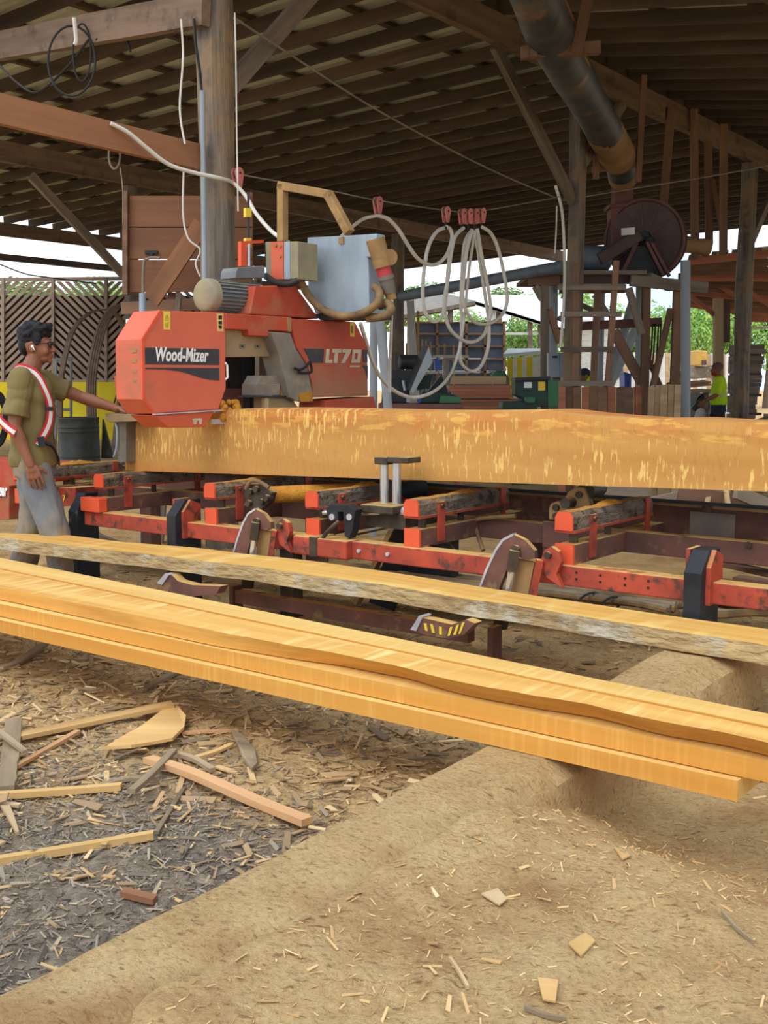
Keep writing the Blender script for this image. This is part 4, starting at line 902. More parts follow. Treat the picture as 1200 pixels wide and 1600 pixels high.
# hood behind the motor
MB().pu([(399, 447), (461, 445), (499, 498), (390, 491)], HU - 0.05, 0.32).build('belt_hood', m_orangedirty, head, bevel=0.008)
# orange bracket with gas strut
MB().pu([(377, 377), (412, 375), (412, 379.5), (386, 381), (386, 416), (377, 416)], HU - 0.2, 0.03).build('strut_bracket', m_redcap, head)
MB().cyl(onu(389, 381, HU - 0.2), onu(389, 416, HU - 0.2), 0.008, 10).build('strut_rod', m_chrome, head)
for y in (325, 372): MB().pu([(384, y), (393, y), (393, y + 14), (384, y + 14)], HU - 0.24, 0.02).build('cable_tag', m_yellow, head)
MB().tube([onu(388, 300, HU - 0.25), onu(388, 378, HU - 0.25)], 0.008, 8).build('mast_rod', m_darkmachine, head)
# control box
cb = MB().pv([(414, 378), (465, 377), (465.5, 436), (416, 436)], 5.42, 0.20).build('control_box', m_motorcap, head, bevel=0.005)
MB().pv([(423, 378), (443, 377.6), (443, 436), (424, 436)], 5.415, 0.02).build('box_panel', m_orange, cb)
MB().pv([(444, 378), (453, 378), (453, 436), (444, 436)], 5.416, 0.02).build('box_strip', m_galv, cb)
for x, y in ((430, 383), (437, 384), (437, 400)): p = onv(x, y, 5.405); MB().cyl(p, p + VV3 * 0.02, 0.01, 10).build('screw', m_tan, cb)
# tubular hoist frame
fr = MB()
for a, b in (((441.5, 287), (441.5, 378)), ((437, 290), (516, 304)), ((512, 301), (546, 364))):
    fr.bar(onv(*a, 5.55), onv(*b, 5.55), 0.055, 0.058, up=VV3)
fr.build('hoist_frame', m_tan, head, bevel=0.005)
# electric cabinet
CVp = 5.72
cab = MB().pv([(480, 371), (575, 366), (577, 489.5), (492, 489.5), (481, 450)], CVp, 0.17).build('electric_cabinet', m_galv, head, bevel=0.006)
ua = uvz(onv(575, 366, CVp))[0]
MB().pv([(529, 371), (536, 370), (536, 381), (529, 381)], CVp - 0.012, 0.02).build('latch', m_tan, cab)
MB().pv([(490, 490), (578, 489), (578, 498), (500, 500)], CVp + 0.02, 0.24).build('cabinet_base', m_darkmachine, cab)
sd = onu(590, 380, ua + 0.02)
pl = MB().box(onu(587, 385, ua + 0.04), UV3 * 0.045, VV3 * 0.05, Z3 * 0.075).build('socket_box', m_galv, cab, bevel=0.01)
q0 = onu(593, 398, ua + 0.10); q1 = onu(612, 468, ua + 0.14)
ax = (q1 - q0)
for f0, f1, r0, r1, mt, nm in ((-0.35, 0.1, 0.062, 0.058, m_tan, 'socket_body'), (0.1, 0.27, 0.06, 0.06, m_tan, 'socket_rim'), (0.27, 0.46, 0.048, 0.048, m_redplug, 'plug_collar'), (0.46, 0.55, 0.055, 0.055, m_greysteel, 'plug_ring'), (0.55, 0.85, 0.05, 0.042, m_greysteel, 'plug_body'), (0.85, 1.0, 0.036, 0.034, m_tan, 'plug_gland')):
    MB().cyl(q0 + ax * f0, q0 + ax * f1, r0, 16, r1).build(nm, mt, cab, smooth=True)
p = onu(610, 402, ua + 0.17); MB().cyl(p, p + Vector((-0.35, 0.75, 0.1)).normalized() * 0.03, 0.052, 18).build('socket_lid', m_tan, cab, smooth=True)
# thick dusty hoses drooping below the cabinet
def hp(x, y, dv=0.0): return onv(x, y, CVp - 0.06 + dv)
MB().tube(spline([hp(464, 433, -.1), hp(470, 440, -.1), hp(482, 462, -.05), hp(505, 484, -.05), hp(535, 494, -.05), hp(565, 490, -.05), hp(588, 475, -.03), hp(593, 457, 0.03), hp(585, 448, .07)], 6), 0.026, 12).build('cable_hose', m_dustyhose, head, smooth=True)
MB().tube(spline([hp(575, 497), hp(600, 494), hp(611, 484, .03), hp(606, 474, .06), hp(594, 478, .1)], 6), 0.028, 12).build('cable_hose', m_dustyhose, head, smooth=True)
MB().tube(spline([onv(415, 431, 5.38), onv(430, 441, 5.36), onv(450, 444, 5.36), onv(466, 438, 5.4)], 6), 0.022, 12).build('cable_hose', m_blackcable, head, smooth=True)

# operator's end: hand rest, bracket, small items
MB().pv([(164, 646), (222, 648), (222, 658), (170, 660), (165, 655)], 4.68, 0.16).build('hand_rest', m_beige, head, bevel=0.004)
MB().pv([(184, 659), (197, 659), (197, 722), (184, 722)], 4.72, 0.1).build('rest_column', m_greysteel, head)
MB().tube(spline([onv(180, 660, 4.7), onv(183, 672, 4.7), onv(182, 700, 4.7), onv(178, 714, 4.7)], 5), 0.008, 8).build('bent_pipe', m_galv, head)
tn = MB().pv([(178, 588), (192, 587), (192, 608), (180, 608)], 4.72, 0.08).build('tension_block', m_redcap, head, bevel=0.004)
MB().pv([(183, 573), (201, 570), (201, 588), (186, 588)], 4.78, 0.08).build('tension_arm', m_bed, tn)
p = onv(193, 604, 4.70); MB().cyl(p, p + UV3 * 0.08, 0.018, 12).build('tension_bolt', m_tan, tn)
MB().pv([(184, 543), (200, 542), (200, 572), (190, 576), (184, 566)], 4.9, 0.1).build('blue_housing', m_darkblue, head, bevel=0.004)
MB().pv([(186, 610), (204, 618), (206, 645), (186, 645)], 4.95, 0.08).build('lower_housing', m_darkblue, head)
for a in ((175, 640), (188, 640), (200, 640)): MB().tube([onv(184, 612, 4.76), onv(*a, 4.84)], 0.006, 6).build('stay', m_darkblue, head)
b = MB(); p = onv(202, 541, 4.95); b.lathe(p, Z3, [(0, 0.025), (0.02, 0.028), (0.13, 0.028), (0.15, 0.018), (0.155, 0.018)], 14)
o = b.build('spray_bottle', m_blue, None, smooth=True); tag(o, 'blue bottle with white cap standing behind the orange blade cover', 'bottle')
MB().lathe(p + Z3 * 0.155, Z3, [(0, 0.019), (0.025, 0.019), (0.03, 0.012)], 12).build('cap', m_white, o)
# ================================================================== festoon wire, pulleys and white cable
FA = Vector((-1.21, 8.62, 3.06)); FB = Vector((2.24, 13.40, 3.66))
def wire_at(x, y):
    """point of the festoon wire's vertical plane seen at pixel (x, y)"""
    n = Vector((FB.y - FA.y, -(FB.x - FA.x), 0)); r = ray(x, y); t = (FA - C0).dot(n) / r.dot(n); return C0 + r * t
def wire(pts, r, label, name='steel_wire', m=None, n=6, sp=5):
    o = MB().tube(spline(pts, sp), r, n).build(name, m or m_wire, None, smooth=True); return tag(o, label, 'wire' if m is None or m is m_wire else 'cable')
wire([wire_at(366, 271), wire_at(437, 284), wire_at(516, 298), wire_at(590, 313), wire_at(700, 329), wire_at(750, 330), wire_at(876, 307)], 0.006, 'steel festoon wire carrying the red pulleys')
wire([P(880, 313, 13.3), P(1000, 293, 14.6), P(1100, 277, 15.8), P(1200, 259, 17.2), P(1300, 240, 18.5)], 0.010, 'pale wire stretched past the blower duct to the right')
wire([P(366, 28, 8.6), P(450, 83, 9.3), P(600, 178, 10.6), P(760, 262, 12.2), P(866, 308, 13.3)], 0.009, 'long pale wire running diagonally below the rafters')
def pulley(x, y, tint, idx):
    c = wire_at(x, y); t = thing('cable_pulley', tint, 'pulley', c - Z3 * 0.1, 0, 'red pulleys on the festoon wire')
    d = (FB - FA).normalized(); d.z = 0; d.normalize(); nrm = Vector((d.y, -d.x, 0))
    s = 1.0
    out = [(0.045 * math.cos(q), 0.045 * math.sin(q)) for q in np.linspace(-0.15, math.pi + 0.15, 12)] + [(-0.018, -0.11), (0.018, -0.11)]
    for k in (-1, 1): MB().prism([c + d * a * s + Z3 * b * s + nrm * (0.022 * k - 0.006) for a, b in out], nrm * 0.012).build('side_plate', m_pulley, t)
    MB().cyl(c - nrm * 0.016, c + nrm * 0.016, 0.038, 16).build('wheel', m_redrust, t)
    MB().cyl(c - nrm * 0.034, c + nrm * 0.034, 0.010, 8).build('axle', m_greasy, t)
    MB().tube([c + Z3 * -0.135 + d * 0.02 * math.cos(q) + Z3 * 0.024 * math.sin(q) for q in np.linspace(0, 2 * math.pi, 12)], 0.006, 6).build('eye', m_greasy, t)
    MB().cyl(c + Z3 * -0.175, c + Z3 * -0.152, 0.012, 8).build('clip', m_blackcable, t)
    return t
pulley(371, 271, 'faded red pulley hanging at the thick post', 0)
pulley(590.5, 315, 'single red pulley above the grey electric cabinet', 1)
pulley(697, 330, 'pale red pulley just left of the bunched four', 2)
for x, y, l in ((722.5, 333, 'bunched red pulley next to the gap after the pale pulley'), (732.5, 333, 'second of the bunched pulleys, between two red ones'), (742.5, 333, 'third of the bunched pulleys, beside the last tilted one'), (753, 332, 'last bunched red pulley, above the widest cable loop')):
    pulley(x, y, l, 3)
def fcable(pxs, label, r=0.0185, dy=0.0):
    pts = [wire_at(x, y) + Vector((0.0, dy * (1 if i % 2 else 1), 0)) for i, (x, y) in enumerate(pxs)]
    return wire(pts, r, label, 'power_cable', m_cable, 10, 6)
o = wire([P(173, 193, 7.85), P(200, 207, 7.93), P(228, 230, 8.03), P(262, 256, 8.15), P(300, 269, 8.25), P(345, 279, 8.4), wire_at(364, 286), P(383, 305, 8.5), P(399, 332, 8.3), P(418, 355, 8.1), P(437, 371, 7.95), P(465, 386, 8.1), P(484, 388, 8.2), P(520, 380, 8.9), P(546, 358, 9.4), wire_at(568, 342), wire_at(590, 337)], 0.015, 'white cable from the reddish beam past the post to the cabinet', 'power_cable', m_cable, 10)
fcable([(590, 337), (606, 342), (622, 358), (637, 382), (652, 403), (668, 413), (684, 412), (698, 398), (706, 374), (704, 359), (697, 354)], 'white cable slack hanging between the single and the pale pulley')
fcable([(697, 354), (684, 360), (674, 374), (667, 395), (662, 430), (661, 465), (666, 490), (677, 502), (689, 496), (696, 475), (699, 440), (703, 398), (711, 370), (722, 357)], 'leftmost hanging loop of white cable under the pale pulley', dy=0.05)
fcable([(724, 357), (711, 370), (704, 400), (699, 440), (694, 470), (697, 500), (709, 522), (733, 535), (754, 525), (764, 500), (766, 480), (761, 445), (753, 405), (748, 375), (745, 358)], 'second hanging loop of white cable below the bunched pulleys', dy=-0.04)
fcable([(738, 358), (727, 378), (723, 420), (721, 470), (722, 520), (719, 548), (722, 568), (737, 580), (752, 572), (763, 545), (765, 510), (760, 470), (754, 430), (746, 380), (741, 358)], 'longest hanging loop of white cable below the bunched pulleys', dy=0.06)
fcable([(752, 357), (765, 366), (776, 388), (785, 425), (791, 465), (786, 488), (772, 502), (756, 507), (740, 504), (729, 490), (722, 468), (724, 430), (729, 390), (737, 362)], 'widest white cable loop at the right of the bunched pulleys', dy=-0.1)
wire([wire_at(743, 358), wire_at(733, 420), wire_at(727, 480), wire_at(719, 540), wire_at(704, 584), P(682, 609, 10.0), P(650, 621, 9.4), P(622, 614, 8.9), P(598, 594, 8.5), P(582, 565, 8.2), P(571, 530, 8.0), P(563, 505, 7.9)], 0.015, 'white cable sweeping low from the pulleys to the bandsaw carriage', 'power_cable', m_cable, 10)
wire([P(612, 470, 7.8), P(611, 520, 8.0), P(609, 570, 8.2), P(609, 612, 8.3)], 0.012, 'thin white cable dropping straight from the red plug', 'power_cable', m_cable, 8)

# ---- cables and conduit around the thick post
wire([P(283, 30, 8.4), P(286, 90, 8.4), P(281, 170, 8.4), P(289, 225, 8.4)], 0.008, 'pale hanging cable left of the thick post above the beam', 'power_cable', m_cable)
wire([P(288, 250, 8.75), P(286, 330, 8.75), P(294, 372, 8.75), P(313, 390, 8.75), P(306, 412, 8.75), P(313, 432, 8.75)], 0.008, 'pale cable hanging below the reddish beam in front of the plank wall', 'power_cable', m_cable)
wire([P(367, 20, 8.5), P(369, 120, 8.5), P(370, 210, 8.5), P(372, 330, 8.5)], 0.006, 'thin pale cable clipped down the right face of the thick post', 'power_cable', m_cable)
wire([P(303, 30, 8.55), P(306, 70, 8.5), P(312, 110, 8.5), P(315, 143, 8.5)], 0.012, 'black cable dropping into the grey conduit', 'power_cable', m_blackcable)
o = MB().cyl(P(316, 142, 8.5), P(320, 445, 8.5), 0.020, 14).build('conduit_pipe', m_pvc, None, smooth=True); tag(o, 'grey conduit pipe strapped to the thick post', 'pipe')
def ring(cx, cy, rx, ry, d, label, m=m_blackcable, r=0.010, turns=1.0, tilt=0.0, ph=0):
    pts = [P(cx + rx * math.cos(q), cy + ry * math.sin(q), d + tilt * math.sin(q)) for q in np.linspace(ph, ph + 2 * math.pi * turns, int(26 * turns))]
    o = MB().tube(pts, r, 8).build('cable_coil', m, None, smooth=True); return tag(o, label, 'cable')
ring(112, 95, 37, 55, 9.4, 'large loop of black cable hung from the pale heavy beam', turns=1.0, ph=-1.5)
ring(128, 82, 14, 45, 9.45, 'narrow loop of black cable inside the large hanging loop', r=0.008, turns=1.0, ph=-1.6)
wire([P(150, 62, 9.4), P(180, 52, 9.35), P(196, 58, 9.3), P(204, 82, 9.3)], 0.010, 'short black cable end drooping beside the hanging coil', 'power_cable', m_blackcable)
wire([P(0, 103, 9.8), P(28, 130, 9.7), P(58, 144, 9.6), P(100, 110, 9.5), P(140, 60, 9.45)], 0.010, 'black cable sagging from the hanging coil to the left', 'power_cable', m_blackcable)
wire([P(116, 28, 9.3), P(119, 60, 9.3), P(117, 70, 9.3)], 0.018, 'grey strap holding the black cable coil on the beam', 'cable_strap', m_cable)
ring(179, 243, 9, 21, 8.2, 'small pale loop of rope below the reddish beam', m_greyhose, 0.008, ph=-1.57)
wire([P(188, 262, 8.2), P(192, 300, 8.2), P(192, 350, 8.2)], 0.004, 'thin string hanging beside the plank wall', 'power_cable', m_greyhose)
wire([P(0, 413, 18.5), P(40, 428, 18.5), P(80, 434, 18.5), P(150, 443, 18.5)], 0.012, 'dark wire sagging above the chevron gate', 'power_cable', m_blackcable)
wire([P(868, 290, 13.2), P(878, 330, 13.2), P(882, 400, 13.2), P(881, 470, 13.2), P(876, 540, 13.2)], 0.018, 'pale conduit bending down beside the post with the ladder', 'power_cable', m_cable)
wire([P(870, 322, 13.2), P(869, 360, 13.2), P(867, 396, 13.2)], 0.009, 'thin pale cord hanging beside the ladder post', 'power_cable', m_cable)

# ================================================================== hanging plank wall behind the post
pw = thing('plank_wall', 'hanging wall of wide brown planks behind the thick post', 'partition', P(290, 640, 9.3), 0)
ys = [305, 355, 405, 457]
for y0, y1 in zip(ys, ys[1:]): MB().pd([(195, y0 + 1), (394, y0 + 1), (394, y1 - 1), (195, y1 - 1)], 9.25, 0.03).build('plank', m_plywood, pw)
MB().pd([(191, 298), (199, 298), (199, 460), (191, 460)], 9.2, 0.1).build('edge_batten', m_hanger, pw)
MB().pd([(385, 300), (394, 300), (394, 720), (385, 720)], 9.29, 0.06).build('edge_batten', m_hanger, pw)
MB().pd([(262, 457), (274, 457), (274, 720), (262, 720)], 9.29, 0.06).build('edge_batten', m_hanger, pw)
MB().pd([(226, 391), (246, 391), (246, 396), (238, 396), (238, 403), (234, 403), (234, 396), (226, 396)], 9.22, 0.03).build('bracket', m_darkmachine, pw)
b = plank('leaning_board', P(236, 470, 9.0), P(316, 350, 9.0), 0.05, 0.14, m_orangebeam, None); tag(b, 'reddish board leaning diagonally across the plank wall', 'board')
wire([P(224, 500, 8.9), P(224, 420, 8.9), P(230, 404, 8.9), P(250, 403, 8.9)], 0.012, 'bent pipe curving up from behind the blade cover to the wall', 'bent_pipe', m_greyhose, 10)
o = MB().cyl(P(224, 862, 8.9), P(223, 458, 8.9), 0.028, 14).build('pipe_stub', m_galv, None, smooth=True); tag(o, 'short galvanised pipe standing above the blade cover', 'pipe')
b = plank('leaning_board', P(250, 862, 9.0), P(280, 458, 9.15), 0.04, 0.08, m_greylumber, None); tag(b, 'short grey board leaning behind the motor', 'board')
plank('cross_board', P(190, 482, 9.26), P(390, 470, 9.26), 0.04, 0.10, m_hanger, pw)

# ================================================================== duct pipe and hangers
q = [P(818, -70, 8.6), P(842, 10, 9.4), P(872, 78, 10.3), P(905, 135, 11.7), P(945, 205, 13.2), P(962, 238, 14.1)]
dp = thing('dust_duct', 'big black dust duct slung under the roof on wooden hangers', 'duct', q[-1] - Z3 * 0.3, 0)
b = MB(); pts = spline(q, 4); b.tube(pts, [0.205 + 0.006 * math.sin(i * 1.3) for i in range(len(pts))], 24)
b.build('pipe', m_duct, dp, smooth=True)
MB().tube([P(942, 200, 13.1), P(966, 245, 14.2)], [0.215, 0.225], 24).build('sleeve', m_ductdust, dp, smooth=True)
MB().tube([P(960, 234, 14.0), P(970, 258, 14.6), P(972, 268, 14.75)], [0.195, 0.195, 0.19], 24).build('elbow', m_duct, dp, smooth=True)
MB().tube([P(972, 262, 14.7), P(974, 276, 14.95)], [0.20, 0.2], 24).build('cuff', m_ductdust, dp, smooth=True)
hg = thing('duct_hanger', 'upper wooden hanger frame clamped round the black duct', 'hanger', P(870, 90, 9.9), 0)
MB().bar(P(814, 83, 9.9), P(937, 75, 9.9), 0.09, 0.10).build('cross_bar', m_hanger, hg)
plank('upright', P(833, 90, 9.85), P(836, 62, 9.85), 0.06, 0.06, m_hanger, hg, up=X3)
plank('upright', P(900, 84, 9.85), P(925, -30, 10.0), 0.05, 0.10, m_hanger, hg, up=X3)
plank('side_strip', P(865, -10, 9.6), P(905, 78, 10.3), 0.03, 0.14, m_hanger, hg, up=X3)
plank('side_strip', P(905, 78, 10.3), P(940, 150, 12.2), 0.03, 0.05, m_orangebeam, hg, up=X3)
hg = thing('duct_hanger', 'lower wooden hanger frame at the end of the black duct', 'hanger', P(965, 285, 14.2), 0)
MB().bar(P(925, 266, 14.15), P(1000, 256, 14.15), 0.06, 0.07).build('cross_bar', m_hanger, hg)
plank('upright', P(931, 280, 14.1), P(933, 225, 14.1), 0.06, 0.07, m_hanger, hg, up=X3)
plank('upright', P(997, 285, 14.1), P(1006, 118, 14.1), 0.06, 0.07, m_hanger, hg, up=X3)
for (x0, y0, x1, y1, d, l) in ((1036, 325, 1049, 168, 15.4, 'brown hanging board above the blower drum'), (1086, 405, 1084, 166, 16.0, 'long brown hanging board right of the blower drum'), (1108, 382, 1106, 190, 16.8, 'brown hanging board behind the long one beside the blower'), (1130, 398, 1131, 194, 16.4, 'brown hanging board next to the post of the man in yellow')):
    b = plank('hanging_board', P(x0, y0, d), P(x1, y1, d), 0.05, 0.11, m_hanger, None, up=X3); tag(b, l, 'board')
b = plank('hanging_board', P(1113, 280, 16.7), P(1128, 360, 16.7), 0.04, 0.06, m_hanger, None, up=X3); tag(b, 'thin slanting brace between two hanging boards', 'board')

# ================================================================== blower on its platform
BD = 14.6
pf = thing('blower_platform', 'timber platform on braced legs carrying the big blower', 'platform', P(960, 715, BD), 0)
def pp(name, a, b, wpx, m=m_greylumber, d=BD, t=0.09, par=None):
    return plank(name, P(*a, d), P(*b, d), t, wpx / F * d, m, par or pf, up=Vector((b[1] - a[1], 0, b[0] - a[0])).normalized() if abs(b[0] - a[0]) < abs(b[1] - a[1]) * 3 else Z3)
for k in range(7):
    dd = BD - 0.1 + k * 0.28
    plank('deck_board', P(831, 428, BD) + Y3 * (k * 0.28 - 0.1), P(1004, 428, BD) + Y3 * (k * 0.28 - 0.1), 0.25, 0.05, m_greylumber, pf)
pp('fascia', (826, 438), (874, 438), 15, m_hanger); pp('fascia', (872, 437), (985, 438), 11, m_fandark, BD + 0.05)
pp('fascia', (985, 438), (1105, 450), 17, m_greylumber, BD - 0.1)
MB().bar(P(1004, 430, BD), P(1100, 438, BD) + Y3 * 1.4, 0.25, 0.05).build('deck_board', m_greylumber, pf)
pp('rung', (874, 447), (976, 447), 6, m_greylumber, BD - 0.15); pp('rung', (874, 456), (976, 455), 5, m_hanger, BD + 0.2)
pp('leg', (851, 445), (851, 726), 12); pp('leg', (1010, 440), (1005, 722), 12, m_hanger); pp('leg', (1059, 452), (1050, 722), 13, m_hanger)
pp('leg', (934, 451), (921, 722), 9, m_hanger, BD + 0.1)
pp('brace', (836, 447), (848, 468), 10); pp('brace', (857, 482), (875, 536), 10, m_hanger); pp('brace', (878, 500), (872, 496), 6)
pp('brace', (959, 517), (1003, 598), 15, m_hanger, BD + 0.2); pp('brace', (982, 450), (1003, 522), 10); pp('brace', (1048, 482), (1020, 604), 8, m_hanger, BD - 0.1)
pp('brace', (878, 462), (928, 486), 7, m_greylumber, BD + 0.4); pp('brace', (930, 460), (948, 490), 8, m_greylumber, BD + 0.4)
pp('cross_beam', (900, 510), (1033, 503), 13, m_redrust, BD + 0.35)
pp('brace', (1012, 560), (1032, 604), 6, m_hanger, BD + 0.1)
# blower
BL = 15.1
bw = thing('blower', 'big round dark red blower drum on the timber platform', 'blower', P(1005, 430, BL), 0)
ax = Vector((0.34, 0.92, 0.06)).normalized(); c0 = P(1006, 374, BL)
R_ = 58 / F * BL
dr = MB().lathe(c0, ax, [(0, R_ * 0.97), (0.0, R_), (0.40, R_)], 40).build('drum', m_redrust, bw, smooth=True)
fc = MB().lathe(c0 - ax * 0.012, ax, [(0, R_ * 0.95), (0.014, R_ * 0.96)], 40).build('face_plate', m_fandark, bw)
xa = ax.cross(Z3).normalized(); za = xa.cross(ax)
for k in range(12):
    q_ = 2 * math.pi * k / 12 + 0.1; dv = xa * math.cos(q_) + za * math.sin(q_)
    MB().bar(c0 - ax * 0.02 + dv * 0.06, c0 - ax * 0.02 + dv * R_ * 0.94, 0.012, 0.012, up=ax).build('face_rib', m_redrust, bw)
for f in (0.0, 0.38): MB().lathe(c0 + ax * f, ax, [(0, R_ * 1.0), (0, R_ * 1.05), (0.025, R_ * 1.05), (0.025, R_)], 40).build('flange', m_redrust, bw, smooth=True)
MB().lathe(c0 - ax * 0.16, ax, [(0, 0.035), (0.06, 0.035), (0.06, 0.10), (0.15, 0.11)], 18).build('hub', m_darkmachine, bw)
for s_ in (-1, 1): MB().box(c0 - ax * 0.12 + xa * 0.09 * s_ + Z3 * -0.03, xa * 0.05, ax * 0.05, Z3 * 0.05).build('bearing_block', m_darkmachine, bw, bevel=0.008)
MB().prism([P(985, 385, BL - 0.25), P(1018, 385, BL - 0.25), P(1040, 430, BL - 0.25), P(968, 430, BL - 0.25)], Y3 * 0.06).build('stand', m_darkmachine, bw)
for a_, b_ in (((1010, 378), (1036, 430)), ((1018, 380), (1046, 432)), ((995, 378), (972, 428))): MB().bar(P(*a_, BL - 0.3), P(*b_, BL - 0.3), 0.05, 0.04).build('stand_leg', m_redrust, bw)
MB().pd([(955, 322), (993, 318), (993, 350), (985, 395), (955, 400)], BL + 0.1, 0.30).build('outlet', m_redrust, bw, bevel=0.01)
MB().pd([(952, 319), (995, 316), (995, 322), (952, 325)], BL + 0.05, 0.36).build('outlet_flange', m_redrust, bw)
MB().pd([(962, 276), (990, 273), (990, 318), (960, 320)], BL + 0.12, 0.26).build('riser', m_redrust, bw, bevel=0.01)
MB().lathe(c0 + ax * 0.36 + X3 * 0.2, (1.0, 0.25, -0.10), [(0, 0.24), (0.16, 0.21), (0.34, 0.12), (0.55, 0.10), (0.72, 0.13)], 20).build('inlet_cone', m_ductdust, bw, smooth=True)
bg_ = MB().bar(P(936, 406, BL - 0.45), P(1000, 366, BL - 0.4), 0.08, 0.16).build('belt_guard', m_fandark, bw, bevel=0.02)
MB().pd([(971, 357), (992, 355), (992, 366), (971, 368)], BL - 0.5, 0.01).build('name_plate', m_whitepaint, bw)
mt = MB().lathe(P(905, 403, BL - 0.35), (1, 0.25, 0), [(0, 0.10), (0.02, 0.15), (0.06, 0.165), (0.40, 0.165), (0.42, 0.12)], 22).build('motor', m_bluegrey, bw, smooth=True)
MB().pd([(905, 420), (945, 420), (945, 428), (905, 428)], BL - 0.35, 0.2).build('motor_foot', m_darkmachine, bw)
# ladder leaning at the front, cords, electric box
ld = thing('wooden_ladder', 'home-made wooden ladder on the front of the blower platform', 'ladder', P(935, 730, 13.3), 0)
pp('stile', (900, 411), (898, 770), 9, m_hanger, 13.3, 0.05, ld); pp('stile', (963, 407), (938, 770), 9, m_hanger, 13.3, 0.05, ld)
for y, x0, x1 in ((449, 872, 978), (491, 876, 971), (546, 876, 962), (599, 873, 958), (655, 878, 952)): pp('rung', (x0, y), (x1, y), 8, m_greylumber, 13.24, 0.04, ld)
for k, x in enumerate((1020, 1024, 1029, 1033)): MB().tube(spline([P(x, 506, BL - 0.3), P(x - 2, 540, BL - 0.3), P(x - 4, 565, BL - 0.3), P(1018 + k, 572, BL - 0.3)], 5), 0.012, 6).build('hanging_cord', m_blackcable, pf)
eb = thing('electric_box', 'grey wall box with small dark label beside the ladder', 'electric box', P(870, 590, 13.7), 0)
MB().pd([(857, 551), (875, 551), (875, 590), (857, 590)], 13.75, 0.15).build('case', m_pvc, eb, bevel=0.01)
MB().pd([(876, 552), (884, 552), (883, 590), (875, 590)], 13.72, 0.18).build('door', m_galv, eb)
MB().pd([(863, 556), (871, 556), (871, 559), (863, 559)], 13.735, 0.01).build('label_plate', m_ink, eb)
MB().pd([(864, 590), (876, 590), (876, 740), (864, 740)], 13.86, 0.05).build('back_board', m_greylumber, eb)
def pipe(a, b, d0, d1, r, label, m=m_pvc, name='pvc_pipe'):
    o = MB().cyl(P(*a, d0), P(*b, d1), r, 18).build(name, m, None, smooth=True); return tag(o, label, 'pipe')
pipe((1071, 407), (1071, 764), 14.2, 14.2, 0.063, 'tall grey plastic pipe standing beside the platform')
pipe((627, 463), (882, 416), 16.6, 14.1, 0.078, 'long grey duct pipe sloping up to the blower platform', m_bluegrey)
pipe((865, 445), (863, 754), 14.9, 14.9, 0.06, 'grey plastic pipe behind the left leg of the platform')
pipe((940, 452), (935, 700), 16.2, 16.2, 0.05, 'pale pipe standing behind the ladder')
pipe((1000, 448), (998, 700), 16.0, 16.0, 0.06, 'pale pipe standing under the blower')
pipe((990, 470), (918, 705), 16.4, 16.4, 0.07, 'slanting grey pipe under the blower')
pipe((996, 510), (906, 698), 17.2, 17.2, 0.075, 'second slanting grey pipe lower under the blower')
pipe((584, 500), (583, 838), 9.6, 9.6, 0.034, 'grey plastic pipe standing upright behind the drive cover')
pipe((594, 500), (624, 838), 9.4, 9.4, 0.040, 'grey plastic pipe leaning behind the drive cover')

# plank fences in front of the platform
pfence = thing('plank_fence', 'low fence of upright brown planks in front of the ladder', 'fence', P(940, 730, 13.15), 0)
xe = 872
for k, w in enumerate((12, 11, 14, 12, 13, 15, 14, 13, 14, 13)):
    MB().pd([(xe + 0.5, 604 + random.uniform(-2, 2)), (xe + w - 0.5, 604 + random.uniform(-2, 2)), (xe + w - 0.5, 773), (xe + 0.5, 773)], 13.15 + random.uniform(0, 0.02), 0.025).build('plank', m_hanger if k % 3 else m_redplank, pfence); xe += w
pfence = thing('plank_fence', 'short leaning row of pale pinkish planks beside the plastic pipe', 'fence', P(1033, 740, 13.0), 0)
xe = 1010
for k, w in enumerate((10, 9, 12, 10, 11)):
    MB().pd([(xe + 3 + 0.5, 602 + random.uniform(-2, 3)), (xe + 3 + w - 0.5, 601), (xe + w - 2, 776), (xe - 2, 776)], 13.0 + 0.02 * (k % 2), 0.025).build('plank', m_palewood, pfence); xe += w
# ================================================================== chevron gate on the left
FD = 26.0
fg = thing('chevron_gate', 'tall slatted gate with chevron pattern over dark backing', 'gate', P(60, 687, FD), 0)
def clip_poly(poly, y0, y1):
    for lim, keep in ((y0, 1), (y1, -1)):
        out = []
        for i in range(len(poly)):
            a, b = poly[i], poly[(i + 1) % len(poly)]
            ia = (a[1] - lim) * keep >= 0; ib = (b[1] - lim) * keep >= 0
            if ia: out.append(a)
            if ia != ib:
                t = (lim - a[1]) / (b[1] - a[1]); out.append((a[0] + (b[0] - a[0]) * t, lim))
        poly = out
        if len(poly) < 3: return None
    return poly
cols = [(-242, -160, 1), (-160, -78, -1), (-78, 4, 1), (4, 82, -1), (82, 165, 1), (165, 243, -1), (243, 322, 1)]
for (x0, x1, s) in cols:
    w = x1 - x0; y = 437 - w * 1.0
    while y < 600 + w:
        # slat as a parallelogram climbing (s=-1) or falling (s=1) to the right
        poly = [(x0 + 1.5, y if s > 0 else y + w * 0.95), (x1 - 1.5, y + w * 0.95 if s > 0 else y), (x1 - 1.5, (y + w * 0.95 if s > 0 else y) + 7.2), (x0 + 1.5, (y if s > 0 else y + w * 0.95) + 7.2)]
        pc = clip_poly(poly, 440, 594)
        if pc: MB().pd(pc, FD, 0.03).build('slat', m_fencewood, fg)
        y += 12.4
for x in (-242, -160, -78, 4, 82, 165, 243, 322): MB().pd([(x - 2.2, 434), (x + 2.2, 434), (x + 2.2, 688), (x - 2.2, 688)], FD - 0.05, 0.12).build('gate_post', m_fencewood, fg)
